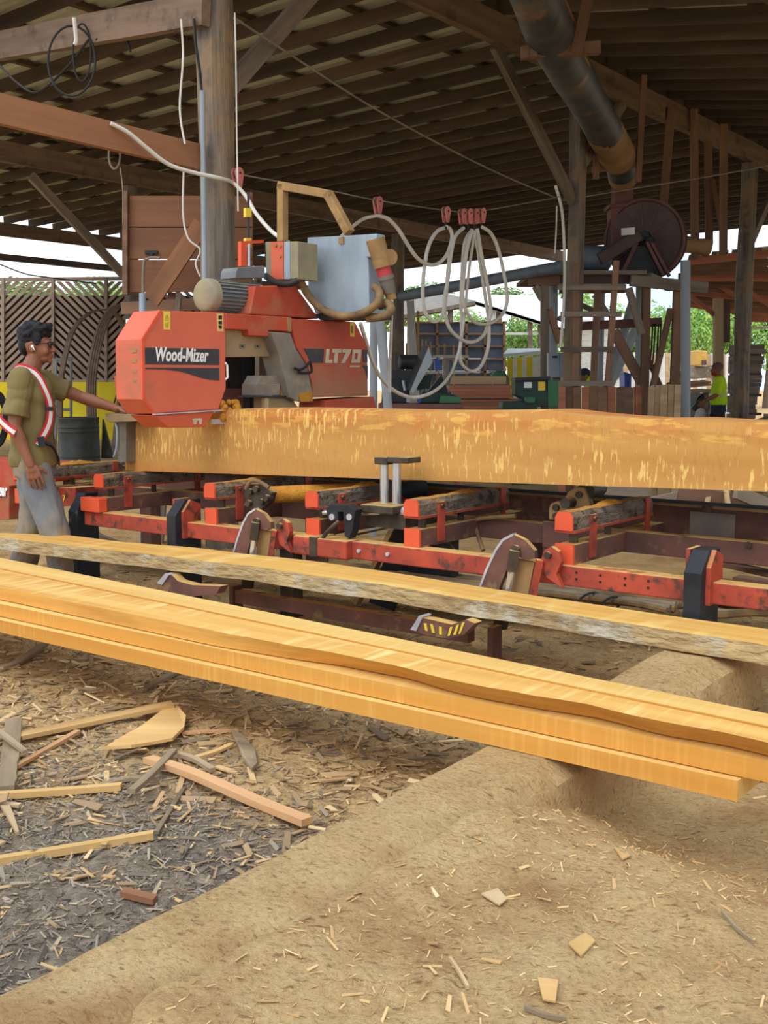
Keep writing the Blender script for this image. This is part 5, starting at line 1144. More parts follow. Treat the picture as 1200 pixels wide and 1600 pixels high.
MB().pd([(-244, 436), (324, 431), (324, 437), (-244, 441)], FD - 0.03, 0.08).build('top_rail', m_fencewood, fg)
MB().pd([(-244, 593), (324, 593), (324, 599), (-244, 599)], FD - 0.03, 0.08).build('lower_rail', m_fencewood, fg)
MB().pd([(-244, 462), (324, 462), (324, 596), (-244, 596)], FD + 0.12, 0.03).build('backing_sheet', m_fenceback, fg)
ywall = thing('yellow_boarding', 'bright yellow boards below the chevron slats', 'boarding', P(60, 688, FD - 0.1), 0)
xe = -242
for k in range(10): MB().pd([(xe, 597), (xe + 53, 597), (xe + 53, 688), (xe, 688)], FD - 0.12 - 0.01 * (k % 2), 0.03).build('board', m_yellowwall, ywall); xe += 54

# hoops of wide saw blade, drum, rack
def hoop(pxs, d, w, label, grooves=0):
    t = thing('saw_blade_hoop', label, 'saw blade', P(*pxs[0][:2], d), 0); pts = spline([P(x, y, d + dd) for x, y, dd in pxs], 6)
    b = MB(); n = len(pts)
    off = Vector((0.75, -0.66, 0)).normalized() * w
    for i, p in enumerate(pts):
        tn = (pts[min(i + 1, n - 1)] - pts[max(i - 1, 0)]).normalized(); nr = tn.cross(off).normalized() * 0.012
        b.v += [p - off / 2 - nr, p + off / 2 - nr, p + off / 2 + nr, p - off / 2 + nr]
    for i in range(n - 1):
        for k in range(4): k2 = (k + 1) % 4; b.f.append([i * 4 + k, i * 4 + k2, i * 4 + 4 + k2, i * 4 + 4 + k])
    b.f += [[3, 2, 1, 0], [(n - 1) * 4 + k for k in range(4)]]
    b.build('band', m_blade, t, smooth=True)
    for g in range(grooves):
        MB().tube([p + off * (-0.25 + 0.25 * g) - Vector((0, 0.02, 0)) for p in pts], 0.012, 6).build('ridge', m_blade, t, smooth=True)
    return t
hoop([(97, 712, 0), (94, 660, 0), (95, 600, 0), (101, 560, 0), (112, 520, 0.1), (132, 495, 0.2), (156, 484, 0.3), (180, 490, 0.4), (196, 520, 0.5), (205, 580, 0.5), (206, 712, 0.5)], 18.6, 0.14, 'thin tall hoop of rusty saw blade beside the drum', 0)
hoop([(146, 712, 0), (143, 650, 0), (143, 590, 0), (150, 545, 0), (160, 510, 0.1), (176, 484, 0.2), (200, 474, 0.3), (225, 480, 0.4), (240, 500, 0.5), (246, 712, 0.5)], 17.6, 0.26, 'wide grooved hoop of rusty saw blade behind the drum', 3)
hoop([(176, 712, 0), (184, 640, 0), (192, 580, 0), (190, 530, 0), (200, 500, 0), (216, 490, 0), (236, 520, 0), (240, 712, 0)], 18.9, 0.10, 'dark narrow hoop of saw blade behind the wide one', 0)
DD = 17.0
dc_ = P(125, 716, DD); dc_.z = 0.0
b = MB(); zt = P(125, 652, DD).z; rr = 30.5 / F * DD
b.lathe(dc_, Z3, [(0, rr), (0.02, rr * 1.02), (0.04, rr), (zt * 0.18, rr), (zt * 0.19, rr * 1.03), (zt * 0.21, rr), (zt * 0.26, rr), (zt * 0.27, rr * 1.03), (zt * 0.29, rr), (zt * 0.72, rr), (zt * 0.73, rr * 1.03), (zt * 0.75, rr), (zt * 0.80, rr), (zt * 0.81, rr * 1.03), (zt * 0.83, rr), (zt - 0.03, rr), (zt - 0.015, rr * 1.03), (zt, rr * 1.02), (zt, rr * 0.96), (zt - 0.03, rr * 0.95)], 32)
o = b.build('oil_drum', m_drum, None, smooth=True); tag(o, 'dark ribbed oil drum standing in front of the yellow boards', 'drum')
o = MB().pd([(160, 655, ), (176, 716), (158, 716)], 17.4, 0.1).build('dark_sack', m_drum, None); tag(o, 'dark slumped sheet leaning beside the oil drum', 'sheet')
rk = thing('pipe_rack', 'thin grey pipe rack standing behind the young worker', 'rack', P(100, 714, 18.9), 0)
for a, b_ in (((87, 562), (87, 714)), ((111, 560), (111, 714)), ((84, 562), (114, 560)), ((87, 640), (111, 640))): MB().cyl(P(*a, 18.9), P(*b_, 18.9), 0.025, 8).build('rail' if a[1] == b_[1] or abs(a[1] - b_[1]) < 3 else 'upright', m_pvc, rk)
rl = thing('hose_reel', 'black hose coil lying against the yellow boards', 'hose', P(-2, 700, 18.5), 0)
for r_ in (20, 24, 28): MB().tube([P(-4 + r_ * 0.55 * math.cos(q), 655 + r_ * 1.5 * math.sin(q), 18.5) for q in np.linspace(0, 6.28, 24)], 0.03, 8).build('coil', m_blackcable, rl, smooth=True)
# heap of dark offcuts behind the bed on the left
for k in range(16):
    x = random.uniform(-10, 200); y = random.uniform(700, 722); d = 15.5 + random.uniform(-0.5, 0.8)
    p = P(x, y, d); p.z = 0.04 + 0.012 * k; q = p + Vector((random.uniform(0.5, 1.3) * random.choice((-1, 1)), random.uniform(-0.3, 0.3), 0.0))
    b = plank('offcut_board', p, q, 0.12, 0.04, random.choice((m_greylumber, m_hanger, m_redplank)), None)
    tag(b, 'loose offcut board in the heap around the oil drum', 'board', 'offcuts heaped around the oil drum')

# ================================================================== machines behind the bed
ed_ = thing('edger_machine', 'dark edger machine with pale slanting belt guard and black motor', 'machine', P(655, 745, 11.2), 0)
ED = 11.3
MB().pd([(591, 631), (723, 631), (723, 640), (591, 640)], ED - 0.3, 0.5).build('base_beam', m_redrust, ed_, bevel=0.01)
MB().pd([(596, 640), (604, 640), (604, 760), (596, 760)], ED - 0.2, 0.1).build('leg', m_redrust, ed_); MB().pd([(710, 640), (718, 640), (718, 760), (710, 760)], ED - 0.2, 0.1).build('leg', m_redrust, ed_)
MB().pd([(600, 592), (640, 592), (640, 631), (596, 631)], ED, 0.4).build('gear_case', m_darkmachine, ed_, bevel=0.02)
gd_ = MB().pd([(670, 541), (675, 558), (676, 566), (645, 616), (641, 610)], ED - 0.35, 0.04).build('belt_guard', m_paleguard, ed_, bevel=0.005)
MB().prism([P(670, 541, ED - 0.35), P(641, 610, ED - 0.35), P(632, 606, ED - 0.05), P(660, 540, ED - 0.05)], Y3 * 0.03).build('guard_side', m_darkmachine, ed_)
MB().lathe(P(623, 566, ED + 0.05), (1, 0.2, 0), [(0, 0.05), (0.01, 0.07), (0.03, 0.075), (0.20, 0.075), (0.22, 0.05)], 20).build('motor', m_darkmachine, ed_, smooth=True)
MB().pd([(612, 578), (650, 578), (650, 594), (612, 594)], ED + 0.02, 0.2).build('motor_mount', m_darkmachine, ed_)
MB().pd([(664, 587), (676, 585), (672, 606), (652, 610), (654, 596)], ED - 0.1, 0.15).build('green_bracket', m_darkgreen, ed_, bevel=0.006)
MB().pd([(660, 612), (700, 614), (720, 621), (720, 630), (655, 630)], ED - 0.2, 0.3).build('green_bed', m_darkgreen, ed_, bevel=0.01)
MB().pd([(688, 618), (720, 620), (720, 630), (686, 630)], ED - 0.25, 0.1).build('green_cover', m_green, ed_, bevel=0.006)
MB().pd([(678, 562), (684, 558), (690, 575), (680, 580)], ED + 0.1, 0.1).build('blue_coupling', m_blue, ed_)
MB().pd([(690, 585), (702, 618), (664, 618)], ED + 0.3, 0.2).build('dark_hopper', m_darkmachine, ed_)
for x in (638, 655): MB().pd([(x - 3, 622), (x + 3, 622), (x + 3, 629), (x - 3, 629)], ED - 0.28, 0.05).build('clip_box', m_pvc if x < 650 else m_blue, ed_)
p = P(630, 595, ED - 0.1); MB().cyl(p, p + Vector((0.02, -0.05, -0.1)), 0.015, 10).build('lever', m_galv, ed_)
gm = thing('green_machine', 'boxy green machine with paper labels in front of the electric box', 'machine', P(835, 740, 12.0), 0)
GD = 12.0
MB().pd([(805, 594), (857, 592), (857, 636), (815, 636), (815, 622), (805, 618)], GD, 0.35).build('cabinet', m_darkgreen, gm, bevel=0.01)
MB().pd([(856, 593), (873, 594), (873, 636), (856, 636)], GD - 0.02, 0.35).build('side_panel', m_green, gm, bevel=0.006)
MB().pd([(786, 628), (840, 627), (840, 640), (784, 640)], GD - 0.15, 0.4).build('bed_casting', m_darkgreen, gm, bevel=0.01)
MB().pd([(822, 620), (836, 620), (836, 630), (822, 630)], GD - 0.2, 0.15).build('carriage', m_green, gm, bevel=0.01)
MB().pd([(805, 590), (860, 588), (860, 593), (805, 595)], GD - 0.05, 0.42).build('top_plate', m_darkmachine, gm)
MB().pd([(819, 597), (831, 597), (831, 606), (819, 606)], GD - 0.006, 0.008).build('paper_label', m_white, gm); MB().pd([(841, 596.5), (852, 596.5), (852, 610), (841, 610)], GD - 0.006, 0.008).build('paper_label', m_yellow, gm)
MB().pd([(800, 640), (870, 640), (870, 758), (800, 758)], GD, 0.35).build('pedestal', m_darkgreen, gm)
# stacks of red-brown planks
def board_pile(px0, px1, ytop, nlayer, ypx, d, mats, label, depth=0.6, group=None, skew=0, name='plank', nd=3):
    for k in range(nlayer):
        y = ytop + k * ypx; xs0 = px0 + k * skew
        for j in range(nd):
            z = P(px0, y + ypx / 2, d).z; a = P(xs0 + random.uniform(-2, 2), y, d); a.z = z; c = P(px1 + random.uniform(-2, 2), y, d); c.z = z
            dy = Y3 * (depth / nd * (j + 0.5)); b = plank(name, a + dy, c + dy, depth / nd * 0.96, ypx / F * d * 0.93, random.choice(mats), None)
            tag(b, label, 'plank', group or label)
board_pile(702, 800, 602, 4, 5.0, 14.0, [m_redplank], 'red-brown plank stacked behind the squared log near the edger', 0.6, 'red-brown planks near the edger', 3)
board_pile(712, 812, 624, 6, 5.0, 13.9, [m_redplank, m_hanger], 'lower red-brown plank stacked behind the squared log near the edger', 0.6, 'red-brown planks near the edger')
o = MB().pd([(706, 588), (791, 588), (791, 600), (703, 600)], 14.0, 0.04).build('face_board', m_palewood, None); tag(o, 'wide pale board standing on edge upon the red-brown planks', 'board')
MB2 = [plank('plank_bearer', P(x, 660, 14.2) * 1.0 - Z3 * 0.0, P(x, 660, 14.8), 0.1, 0.12, m_greylumber) for x in ()]
for y, n in ((655, 6),):
    for k in range(n):
        pass

# ================================================================== open shed, dark panel wall and hut behind
ws = thing('open_shed', 'open shed with white sloping roof beyond the timber roof', 'shed', P(760, 661, 36), 0)
SD = 36.0
def quad(name, pts, th, m, par): return MB().prism(pts, Vector((0, 0, -th))).build(name, m, par)
quad('roof_sheet', [P(700, 459, SD + 8), P(846 + 60, 463, SD + 8), P(846 + 60, 520, SD), P(743, 470, SD)], 0.12, m_whiteroof, ws)
quad('roof_sheet', [P(700, 459, SD + 8), P(743, 470, SD), P(630, 492, SD), P(600, 475, SD + 8)], 0.12, m_greysteel, ws)
MB().prism([P(743, 471, SD), P(905, 521, SD), P(905, 526, SD), P(743, 476, SD)], Y3 * 0.1).build('eave_board', m_whitepaint, ws)
MB().prism([P(743, 472, SD + 0.1), P(632, 493, SD + 0.1), P(632, 499, SD + 0.1), P(743, 478, SD + 0.1)], Y3 * 0.1).build('eave_board', m_greylumber, ws)
for x, w, yb, m_ in ((770, 9, 476, m_whitepaint), (780, 8, 480, m_greylumber), (704, 8, 478, m_greylumber), (829, 6, 500, m_greylumber), (845, 6, 505, m_greylumber), (641, 10, 490, m_greylumber)):
    MB().pd([(x - w / 2, yb), (x + w / 2, yb), (x + w / 2, 668), (x - w / 2, 668)], SD + 0.15, 0.25).build('shed_post', m_, ws)
MB().pd([(640, 520), (850, 519), (850, 523), (640, 524)], SD + 0.2, 0.1).build('cross_rail', m_whitepaint, ws)
dw = thing('panel_wall', 'wall of dark blue panels in a brown wooden grid', 'wall panels', P(715, 662, 34.5), 0)
xs_ = [645, 683, 729, 758, 788]; yv = [504, 522, 541, 561, 581, 640]
for i in range(4):
    for j in range(5): MB().pd([(xs_[i] + 2, yv[j] + 1.5), (xs_[i + 1] - 2, yv[j] + 1.5), (xs_[i + 1] - 2, yv[j + 1] - 1.5), (xs_[i] + 2, yv[j + 1] - 1.5)], 34.56, 0.04).build('panel', m_bluepanel, dw)
for x in xs_: MB().pd([(x - 2, 502), (x + 2, 502), (x + 2, 668), (x - 2, 668)], 34.5, 0.1).build('upright', m_hanger, dw)
for y in yv: MB().pd([(645, y - 1.3), (788, y - 1.3), (788, y + 1.3), (645, y + 1.3)], 34.5, 0.1).build('crosspiece', m_hanger, dw)
rkk = thing('stick_rack', 'pale trestle rack with upright sticks in front of the dark panels', 'rack', P(690, 680, 26), 0)
for (x0, x1, y) in ((632, 652, 556), (676, 732, 557), (667, 685, 582), (706, 732, 582)): MB().pd([(x0, y - 2), (x1, y - 2), (x1, y + 2), (x0, y + 2)], 26, 0.08).build('rail', m_whitepaint, rkk)
for x, y in ((635, 536), (660, 530), (666, 532), (673, 534), (685, 536), (695, 537), (709, 538)): MB().pd([(x - 1.3, y), (x + 1.3, y), (x + 1.3, 690 - 10), (x - 1.3, 690 - 10)], 26.05, 0.04).build('stick', m_palewood, rkk)
b = plank('leaning_slab', P(653, 690, 24.5), P(641, 470, 25.0), 0.08, 0.17, m_whitepaint, None, up=X3); tag(b, 'white rough slab leaning upright beside the dark panels', 'slab')
b = plank('leaning_board', P(653, 684, 25.5), P(653, 486, 25.8), 0.05, 0.06, m_chip_tan, None, up=X3); tag(b, 'thin yellowish board standing beside the white slab', 'board')
b = plank('pale_post', P(695, 668, 27.0), P(697, 560, 27.0), 0.12, 0.16, m_pvc, None, up=X3); tag(b, 'pale short post beside the stick rack', 'post')
ht = thing('striped_hut', 'small hut with yellow and white vertical stripes', 'hut', P(816, 680, 28), 0)
xe = 793
for k, w in enumerate((8, 7, 8, 7, 9, 7)):
    MB().pd([(xe, 560 - 2 * (k > 1)), (xe + w, 560 - 2 * (k > 0)), (xe + w, 690), (xe, 690)], 28.0, 0.06).build('wall_board', m_yellowwall if k % 2 == 0 else m_whitepaint, ht); xe += w
MB().prism([P(786, 558, 27.7), P(848, 553, 27.7), P(848, 549, 30), P(794, 549, 30)], Z3 * 0.08).build('roof', m_whiteroof, ht)
MB().pd([(839, 560), (848, 556), (848, 690), (839, 690)], 28.2, 1.6).build('side_wall', m_whitepaint, ht)

# lean-to roof on the far right
lt = thing('lean_to_roof', 'low lean-to roof with red-brown rafters beyond the tall posts', 'roof', P(1150, 690, 27), 0)
A0, A1 = P(1080, 404, 22.5), P(1330, 380, 22.5); B0, B1 = P(1062, 470, 29), P(1330, 512, 29)
for k in range(10):
    f = k / 9.0; plank('rafter', A0.lerp(B0, f) - Z3 * 0.05, A1.lerp(B1, f) - Z3 * 0.05, 0.06, 0.16, m_hanger if k % 3 else m_redplank, lt)
for k in range(8):
    f = k / 7.0; plank('purlin', A0.lerp(A1, f) + Z3 * 0.05, B0.lerp(B1, f) + Z3 * 0.05, 0.09, 0.05, m_hanger, lt)
for k in range(8):
    f0 = k / 8.0 + 0.004; f1 = (k + 1) / 8.0 - 0.016
    MB().prism([A0.lerp(A1, f0) + Z3 * 0.09, A0.lerp(A1, f1) + Z3 * 0.09, B0.lerp(B1, f1) + Z3 * 0.09, B0.lerp(B1, f0) + Z3 * 0.09], Z3 * 0.01).build('roof_sheet', m_sheet, lt)
plank('eave_board', P(1165, 499, 28.6), P(1330, 499, 28.6), 0.08, 0.13, m_redplank, lt); plank('cross_beam', P(1060, 434, 25), P(1330, 432, 25), 0.08, 0.2, m_hanger, lt)
for a, c in (((1110, 440), (1165, 470)), ((1170, 455), (1230, 495)), ((1078, 462), (1116, 492))): plank('brace', P(*a, 26), P(*c, 26), 0.06, 0.1, m_redplank, lt)
plank('lean_post', P(1122, 672, 26), P(1122, 466, 26), 0.2, 0.2, m_palewood, lt, up=Y3); plank('lean_post', P(1166, 672, 26.5), P(1166, 470, 26.5), 0.15, 0.15, m_palewood, lt, up=Y3); plank('lean_post', P(1340, 672, 26), P(1340, 466, 26), 0.2, 0.2, m_palewood, lt, up=Y3)
plank('dark_panel', P(1134, 535, 26.4), P(1134, 470, 26.4), 0.05, 0.2, m_fandark, lt, up=X3)
for (x0, x1, y) in ((1170, 1260, 512),): 
    rail = plank('yard_rail', P(x0, y, 31), P(x1, y, 31), 0.06, 0.06, m_greylumber, None); tag(rail, 'thin rail of the yard fence under the lean-to eave', 'rail')

# bundles of sawn lumber under the lean-to
lay = [(538, 553), (556, 583), (586, 616), (619, 646), (648, 690)]
for li, (y0, y1) in enumerate(lay):
    n = max(2, int((y1 - y0) / 6)); st = (y1 - y0) / n
    for k in range(n):
        xr = 1194 - 3 * li + random.uniform(-3, 3)
        for j in range(2):
            z = P(1160, y0 + st * (k + 0.5), 20.5).z; a = P(1155, 600, 20.5); a.z = z; c = P(xr, 600, 20.5); c.z = z; dy = Y3 * (0.18 + 0.35 * j)
            b = plank('lumber_board', a + dy, c + dy, 0.34, st / F * 20.5 * 0.97, m_greylumber, None); tag(b, 'grey-tan board in the tall bundles behind the weathered post', 'board', 'stacked lumber bundles under the lean-to')
for yy in (554.5, 584.5, 617.5, 647):
    a = P(1156, yy, 20.6); c = P(1190, yy, 20.6); b = plank('sticker_board', a + Y3 * 0.3, c + Y3 * 0.3, 0.6, 0.05, m_fandark, None); tag(b, 'dark spacer board between the tall lumber bundles', 'board', 'dark spacers in the lumber bundles')
for k in range(8):
    z = 0.12 * (k // 2) + 0.06; a = P(1198 + 4 * (k % 2), 640, 21.5); a.z = z * 1.6; c = a + X3 * 2.0
    b = plank('lumber_board', a, c, 0.34, 0.16, m_palewood, None); tag(b, 'thick grey-tan beam at the far side of the lumber bundles', 'board', 'second lumber stack under the lean-to')
for k in range(9):
    a = P(1152 + random.uniform(-4, 10), 664 - k * 1.4, 17.0); c = P(1290, 636 - k * 2.2 + random.uniform(-2, 2), 17.8); a.z = 0.1 + 0.035 * k + 0.3; c.z = a.z + 0.32 + 0.01 * k
    b = plank('loose_plank', a, c, 0.18, 0.03, m_palewood, None); tag(b, 'pale loose plank in the slanting pile beside the weathered post', 'plank', 'slanting pile of pale planks')
# yard behind: table with planks, loader, blue bin, white building
tbl = thing('work_bench', 'long wooden bench behind the man in the yellow vest', 'bench', P(1085, 690, 24), 0)
MB().pd([(1057, 610), (1112, 608), (1112, 613), (1057, 615)], 24, 0.9).build('top', m_palewood, tbl)
for x in (1063, 1104): MB().pd([(x - 3, 614), (x + 3, 614), (x + 3, 694), (x - 3, 694)], 24.1, 0.12).build('leg', m_greylumber, tbl)
MB().bar(P(1082, 640, 24.2), P(1104, 616, 24.2), 0.06, 0.1).build('brace', m_darkmachine, tbl)
for k in range(6): b = plank('bench_plank', P(1058, 606 - k, 24.2) + Y3 * 0.2 * (k % 3), P(1108, 601 - k * 1.2, 24.4) + Y3 * 0.2 * (k % 3), 0.18, 0.04, m_redplank if k % 2 else m_palewood, None); tag(b, 'pinkish plank lying on the long bench', 'plank', 'planks on the long bench')
ld_ = thing('yellow_loader', 'small yellow loader parked in the yard behind the pipe', 'loader', P(1098, 655, 38), 0)
MB().pd([(1088, 547), (1106, 548), (1105, 571), (1087, 572)], 38, 1.2).build('cab', m_loader, ld_, bevel=0.05)
MB().pd([(1097, 563), (1104, 563), (1104, 570), (1097, 570)], 37.95, 0.05).build('cab_window', m_fandark, ld_)
MB().pd([(1082, 572), (1112, 572), (1116, 590), (1080, 592)], 38.2, 1.0).build('chassis', m_greysteel, ld_, bevel=0.05)
for x in (1086, 1108): MB().cyl(P(x, 635, 37.9), P(x, 635, 37.9) + Y3 * 0.4, 0.50, 18).build('wheel', m_darkmachine, ld_)
MB().bar(P(1110, 575, 38), P(1122, 600, 37.5), 0.2, 0.2).build('boom', m_greysteel, ld_)
wb_ = thing('white_building', 'white boarded building with dark windows beyond the ladder', 'building', P(960, 660, 45), 0)
for k in range(12): MB().pd([(905, 505 + k * 9), (975, 505 + k * 9), (975, 513.6 + k * 9), (905, 513.6 + k * 9)], 45 + 0.02 * (k % 2), 0.05).build('siding_board', m_whitepaint, wb_)
MB().prism([P(900, 505, 44.5), P(980, 505, 44.5), P(980, 497, 50), P(900, 497, 50)], Z3 * 0.15).build('roof', m_whiteroof, wb_)
for x in (966, 972): MB().pd([(x - 2, 575), (x + 2, 575), (x + 2, 590), (x - 2, 590)], 44.95, 0.05).build('window', m_bluepanel, wb_)
yf = thing('yard_fence', 'pale board fence across the yard beyond the blower platform', 'fence', P(1020, 650, 42), 0)
for k in range(28): MB().pd([(975 + k * 7.2, 553 + random.uniform(-3, 3)), (981.5 + k * 7.2, 553 + random.uniform(-3, 3)), (981.5 + k * 7.2, 652), (975 + k * 7.2, 652)], 42 + 0.05 * (k % 2), 0.05).build('board', m_whitepaint if k % 3 else m_palewood, yf)
b = thing('blue_bin', 'bright blue bin standing beyond the braced platform', 'bin', P(981, 650, 30), 0)
MB().pd([(976, 583), (987, 587), (986, 660), (977, 660)], 30, 0.7).build('body', m_blue, b, bevel=0.03); MB().pd([(975, 581), (988, 585), (988, 588), (975, 584)], 29.95, 0.8).build('rim', m_blue, b)
tp = thing('teal_tarp', 'folded teal tarp on the plank pile below the dark panels', 'tarp', P(780, 600, 20), 0)
MB().pd([(770, 586), (776, 579), (788, 580), (796, 590), (770, 592)], 16.0, 0.4).build('fold', m_green, tp, bevel=0.03); MB().pd([(772, 592), (796, 590), (796, 712), (772, 712)], 16.05, 0.4).build('crate', m_greylumber, tp)

# ================================================================== trees
def leaf_mesh(name, n, clumps, size, material, seed):
    r = np.random.default_rng(seed); vs = []; fs = []
    cs = []
    for _ in range(clumps):
        d = r.normal(size=3); d /= np.linalg.norm(d); cs.append((d * r.uniform(0.35, 0.8) * np.array([1, 1, 0.9]), r.uniform(0.28, 0.5)))
    for i in range(n):
        c, rad = cs[i % clumps]; d = r.normal(size=3); d /= np.linalg.norm(d); p = c + d * rad * r.uniform(0.6, 1.0) ** 0.5
        a = r.normal(size=3); a -= d * a.dot(d) * 0.6; a /= np.linalg.norm(a); b = np.cross(a, r.normal(size=3)); b /= np.linalg.norm(b); s = size * r.uniform(0.6, 1.3)
        k = len(vs); vs += [tuple(p - a * s), tuple(p + b * s * 0.5), tuple(p + a * s), tuple(p - b * s * 0.5)]; fs.append((k, k + 1, k + 2, k + 3))
    me = bpy.data.meshes.new(name); me.from_pydata(vs, [], fs); me.update(); me.materials.append(material); return me
crowns = [leaf_mesh('crown', 5200, 26, 0.055, m_leaf, 1), leaf_mesh('crown', 5200, 22, 0.055, m_leafdark, 2), leaf_mesh('crown', 5200, 30, 0.05, m_leaf, 3)]
def tree(x, y, d, rpx, hpx, kind, label):
    """x, y: pixel of the crown centre; stands on the ground at distance d"""
    c = P(x, y, d); t = thing('tree', label, 'tree', (c.x, c.y, 0), random.uniform(0, 6), 'trees beyond the yard')
    o = bpy.data.objects.new('crown', crowns[kind]); COL.objects.link(o); o.parent = t; o.location = (0, 0, c.z); o.scale = (rpx / F * d, rpx / F * d, hpx / F * d)
    MB().tube([(c.x, c.y, -0.05), (c.x + 0.1, c.y, c.z * 0.5), (c.x, c.y, c.z + hpx / F * d * 0.3)], [0.16, 0.13, 0.05], 8).build('trunk', m_trunk, t, smooth=True)
TL = ['tree crown showing between the shed roofs above the open shed', 'tree mostly hidden behind the grey electric cabinet', 'tree showing under the open shed beside the leaning white slab', 'tree behind the dark panel wall and white post', 'tree behind the yellow and white striped hut', 'tree between the striped hut and the platform leg', 'tree crown above the white shed roof beside the platform', 'low tree crown on the horizon over the white shed roof',
      'tree seen through the rungs of the wooden ladder', 'tree seen under the blower between the slanting pipes', 'tree between the braced leg and the tall plastic pipe', 'tree behind the yellow loader', 'tree behind the lean-to post and the weathered post', 'tree above the lumber bundles under the lean-to', 'tree beyond the far edge of the lean-to', 'tree behind the chevron gate above the young worker', 'tree behind the middle of the chevron gate', 'tree behind the chevron gate next to the plank wall']
for ti, (x, y, d, r_, h_, k) in enumerate(((655, 470, 62, 60, 30, 1), (600, 480, 62, 60, 40, 0), (700, 520, 58, 50, 46, 0), (752, 520, 56, 44, 44, 2), (800, 545, 50, 50, 55, 1), (840, 540, 52, 45, 60, 2), (880, 480, 64, 70, 32, 0), (800, 470, 66, 60, 20, 1), (940, 520, 56, 55, 60, 2), (1000, 530, 58, 60, 55, 0), (1052, 535, 52, 48, 62, 2), (1100, 520, 54, 52, 70, 0), (1150, 525, 56, 52, 60, 1), (1200, 520, 55, 55, 60, 0), (1250, 520, 55, 55, 60, 2), (30, 470, 60, 70, 35, 1), (140, 470, 62, 70, 32, 0), (230, 480, 60, 60, 35, 2))):
    tree(x, y, d, r_, h_, k, TL[ti])
# ================================================================== people
def capsule(b, p0, r0, p1, r1, n=14, flat=None):
    """tapered limb with round ends; flat=(axis vector, factor) squeezes its section"""
    p0 = Vector(p0); p1 = Vector(p1); t = (p1 - p0); L = t.length; t.normalize(); pts = []; rs = []
    for k in range(4, 0, -1):
        q = math.pi / 2 * k / 4.0; pts.append(p0 - t * r0 * math.sin(q)); rs.append(max(r0 * math.cos(q), 1e-3))
    for k in range(5): f = k / 4; pts.append(p0.lerp(p1, f)); rs.append(r0 + (r1 - r0) * f)
    for k in range(1, 5):
        q = math.pi / 2 * k / 4.0; pts.append(p1 + t * r1 * math.sin(q)); rs.append(max(r1 * math.cos(q), 1e-3))
    i0 = len(b.v); b.tube(pts, rs, n)
    if flat:
        ax = Vector(flat[0]).normalized()
        for i in range(i0, len(b.v)):
            q = b.v[i] - p0; c = p0 + t * q.dot(t); o = b.v[i] - c; b.v[i] = c + o - ax * o.dot(ax) * (1 - flat[1])
def rings(b, rs, n=20):
    """closed loft of elliptic rings (cx, cy, cz, rx, ry[, tilt])"""
    base = len(b.v)
    for r in rs:
        cx, cy, cz, rx, ry = r[:5]; tl = r[5] if len(r) > 5 else 0
        for k in range(n):
            q = 2 * math.pi * k / n; c, s = math.cos(q), math.sin(q)
            e = 0.85
            x = rx * math.copysign(abs(c) ** e, c); y = ry * math.copysign(abs(s) ** e, s)
            b.v.append(Vector((cx + x, cy + y, cz + tl * x)))
    for i in range(len(rs) - 1):
        for k in range(n): k2 = (k + 1) % n; b.f.append([base + i * n + k, base + i * n + k2, base + (i + 1) * n + k2, base + (i + 1) * n + k])
    b.f.append([base + k for k in range(n)][::-1]); b.f.append([base + (len(rs) - 1) * n + k for k in range(n)])
def organic(name, b, material, parent, voxel=0.008, smooth=6, wrinkle=0.0, wscale=(9, 9, 9), seed=0):
    """fuse overlapping shapes (local coordinates of the person) into one smooth continuous surface"""
    me = bpy.data.meshes.new(name); me.from_pydata([tuple(v) for v in b.v], [], b.f); me.update()
    o = bpy.data.objects.new(name + '_src', me); COL.objects.link(o)
    r = o.modifiers.new('r', 'REMESH'); r.mode = 'VOXEL'; r.voxel_size = voxel; r.use_smooth_shade = True
    if smooth: s = o.modifiers.new('s', 'SMOOTH'); s.factor = 0.5; s.iterations = smooth
    bpy.context.view_layer.update()
    m2 = bpy.data.meshes.new_from_object(o.evaluated_get(bpy.context.evaluated_depsgraph_get()))
    bpy.data.objects.remove(o); bpy.data.meshes.remove(me)
    if wrinkle:
        nv = len(m2.vertices); co = np.empty(nv * 3, np.float32); no = np.empty(nv * 3, np.float32)
        m2.vertices.foreach_get('co', co); m2.vertices.foreach_get('normal', no); co = co.reshape(-1, 3); no = no.reshape(-1, 3)
        a = co * np.array(wscale) + seed; h = (vnoise(a[:, 0] + a[:, 1] * 0.7, a[:, 2] - a[:, 1] * 0.4, 3) - 0.5) * 2 + (vnoise(a[:, 0] * 2.1 - a[:, 1], a[:, 2] * 2.1 + a[:, 0] * 0.5, 7) - 0.5)
        co = co + no * (wrinkle * (np.abs(h) * 2 - 0.6))[:, None]; m2.vertices.foreach_set('co', co.ravel().astype(np.float32)); m2.update()
    m2.name = name; m2.materials.clear(); m2.materials.append(material)
    m2.polygons.foreach_set('use_smooth', [True] * len(m2.polygons))
    ob = bpy.data.objects.new(name, m2); COL.objects.link(ob)
    if parent is not None: ob.parent = parent
    return ob
def V(*a): return Vector(a)
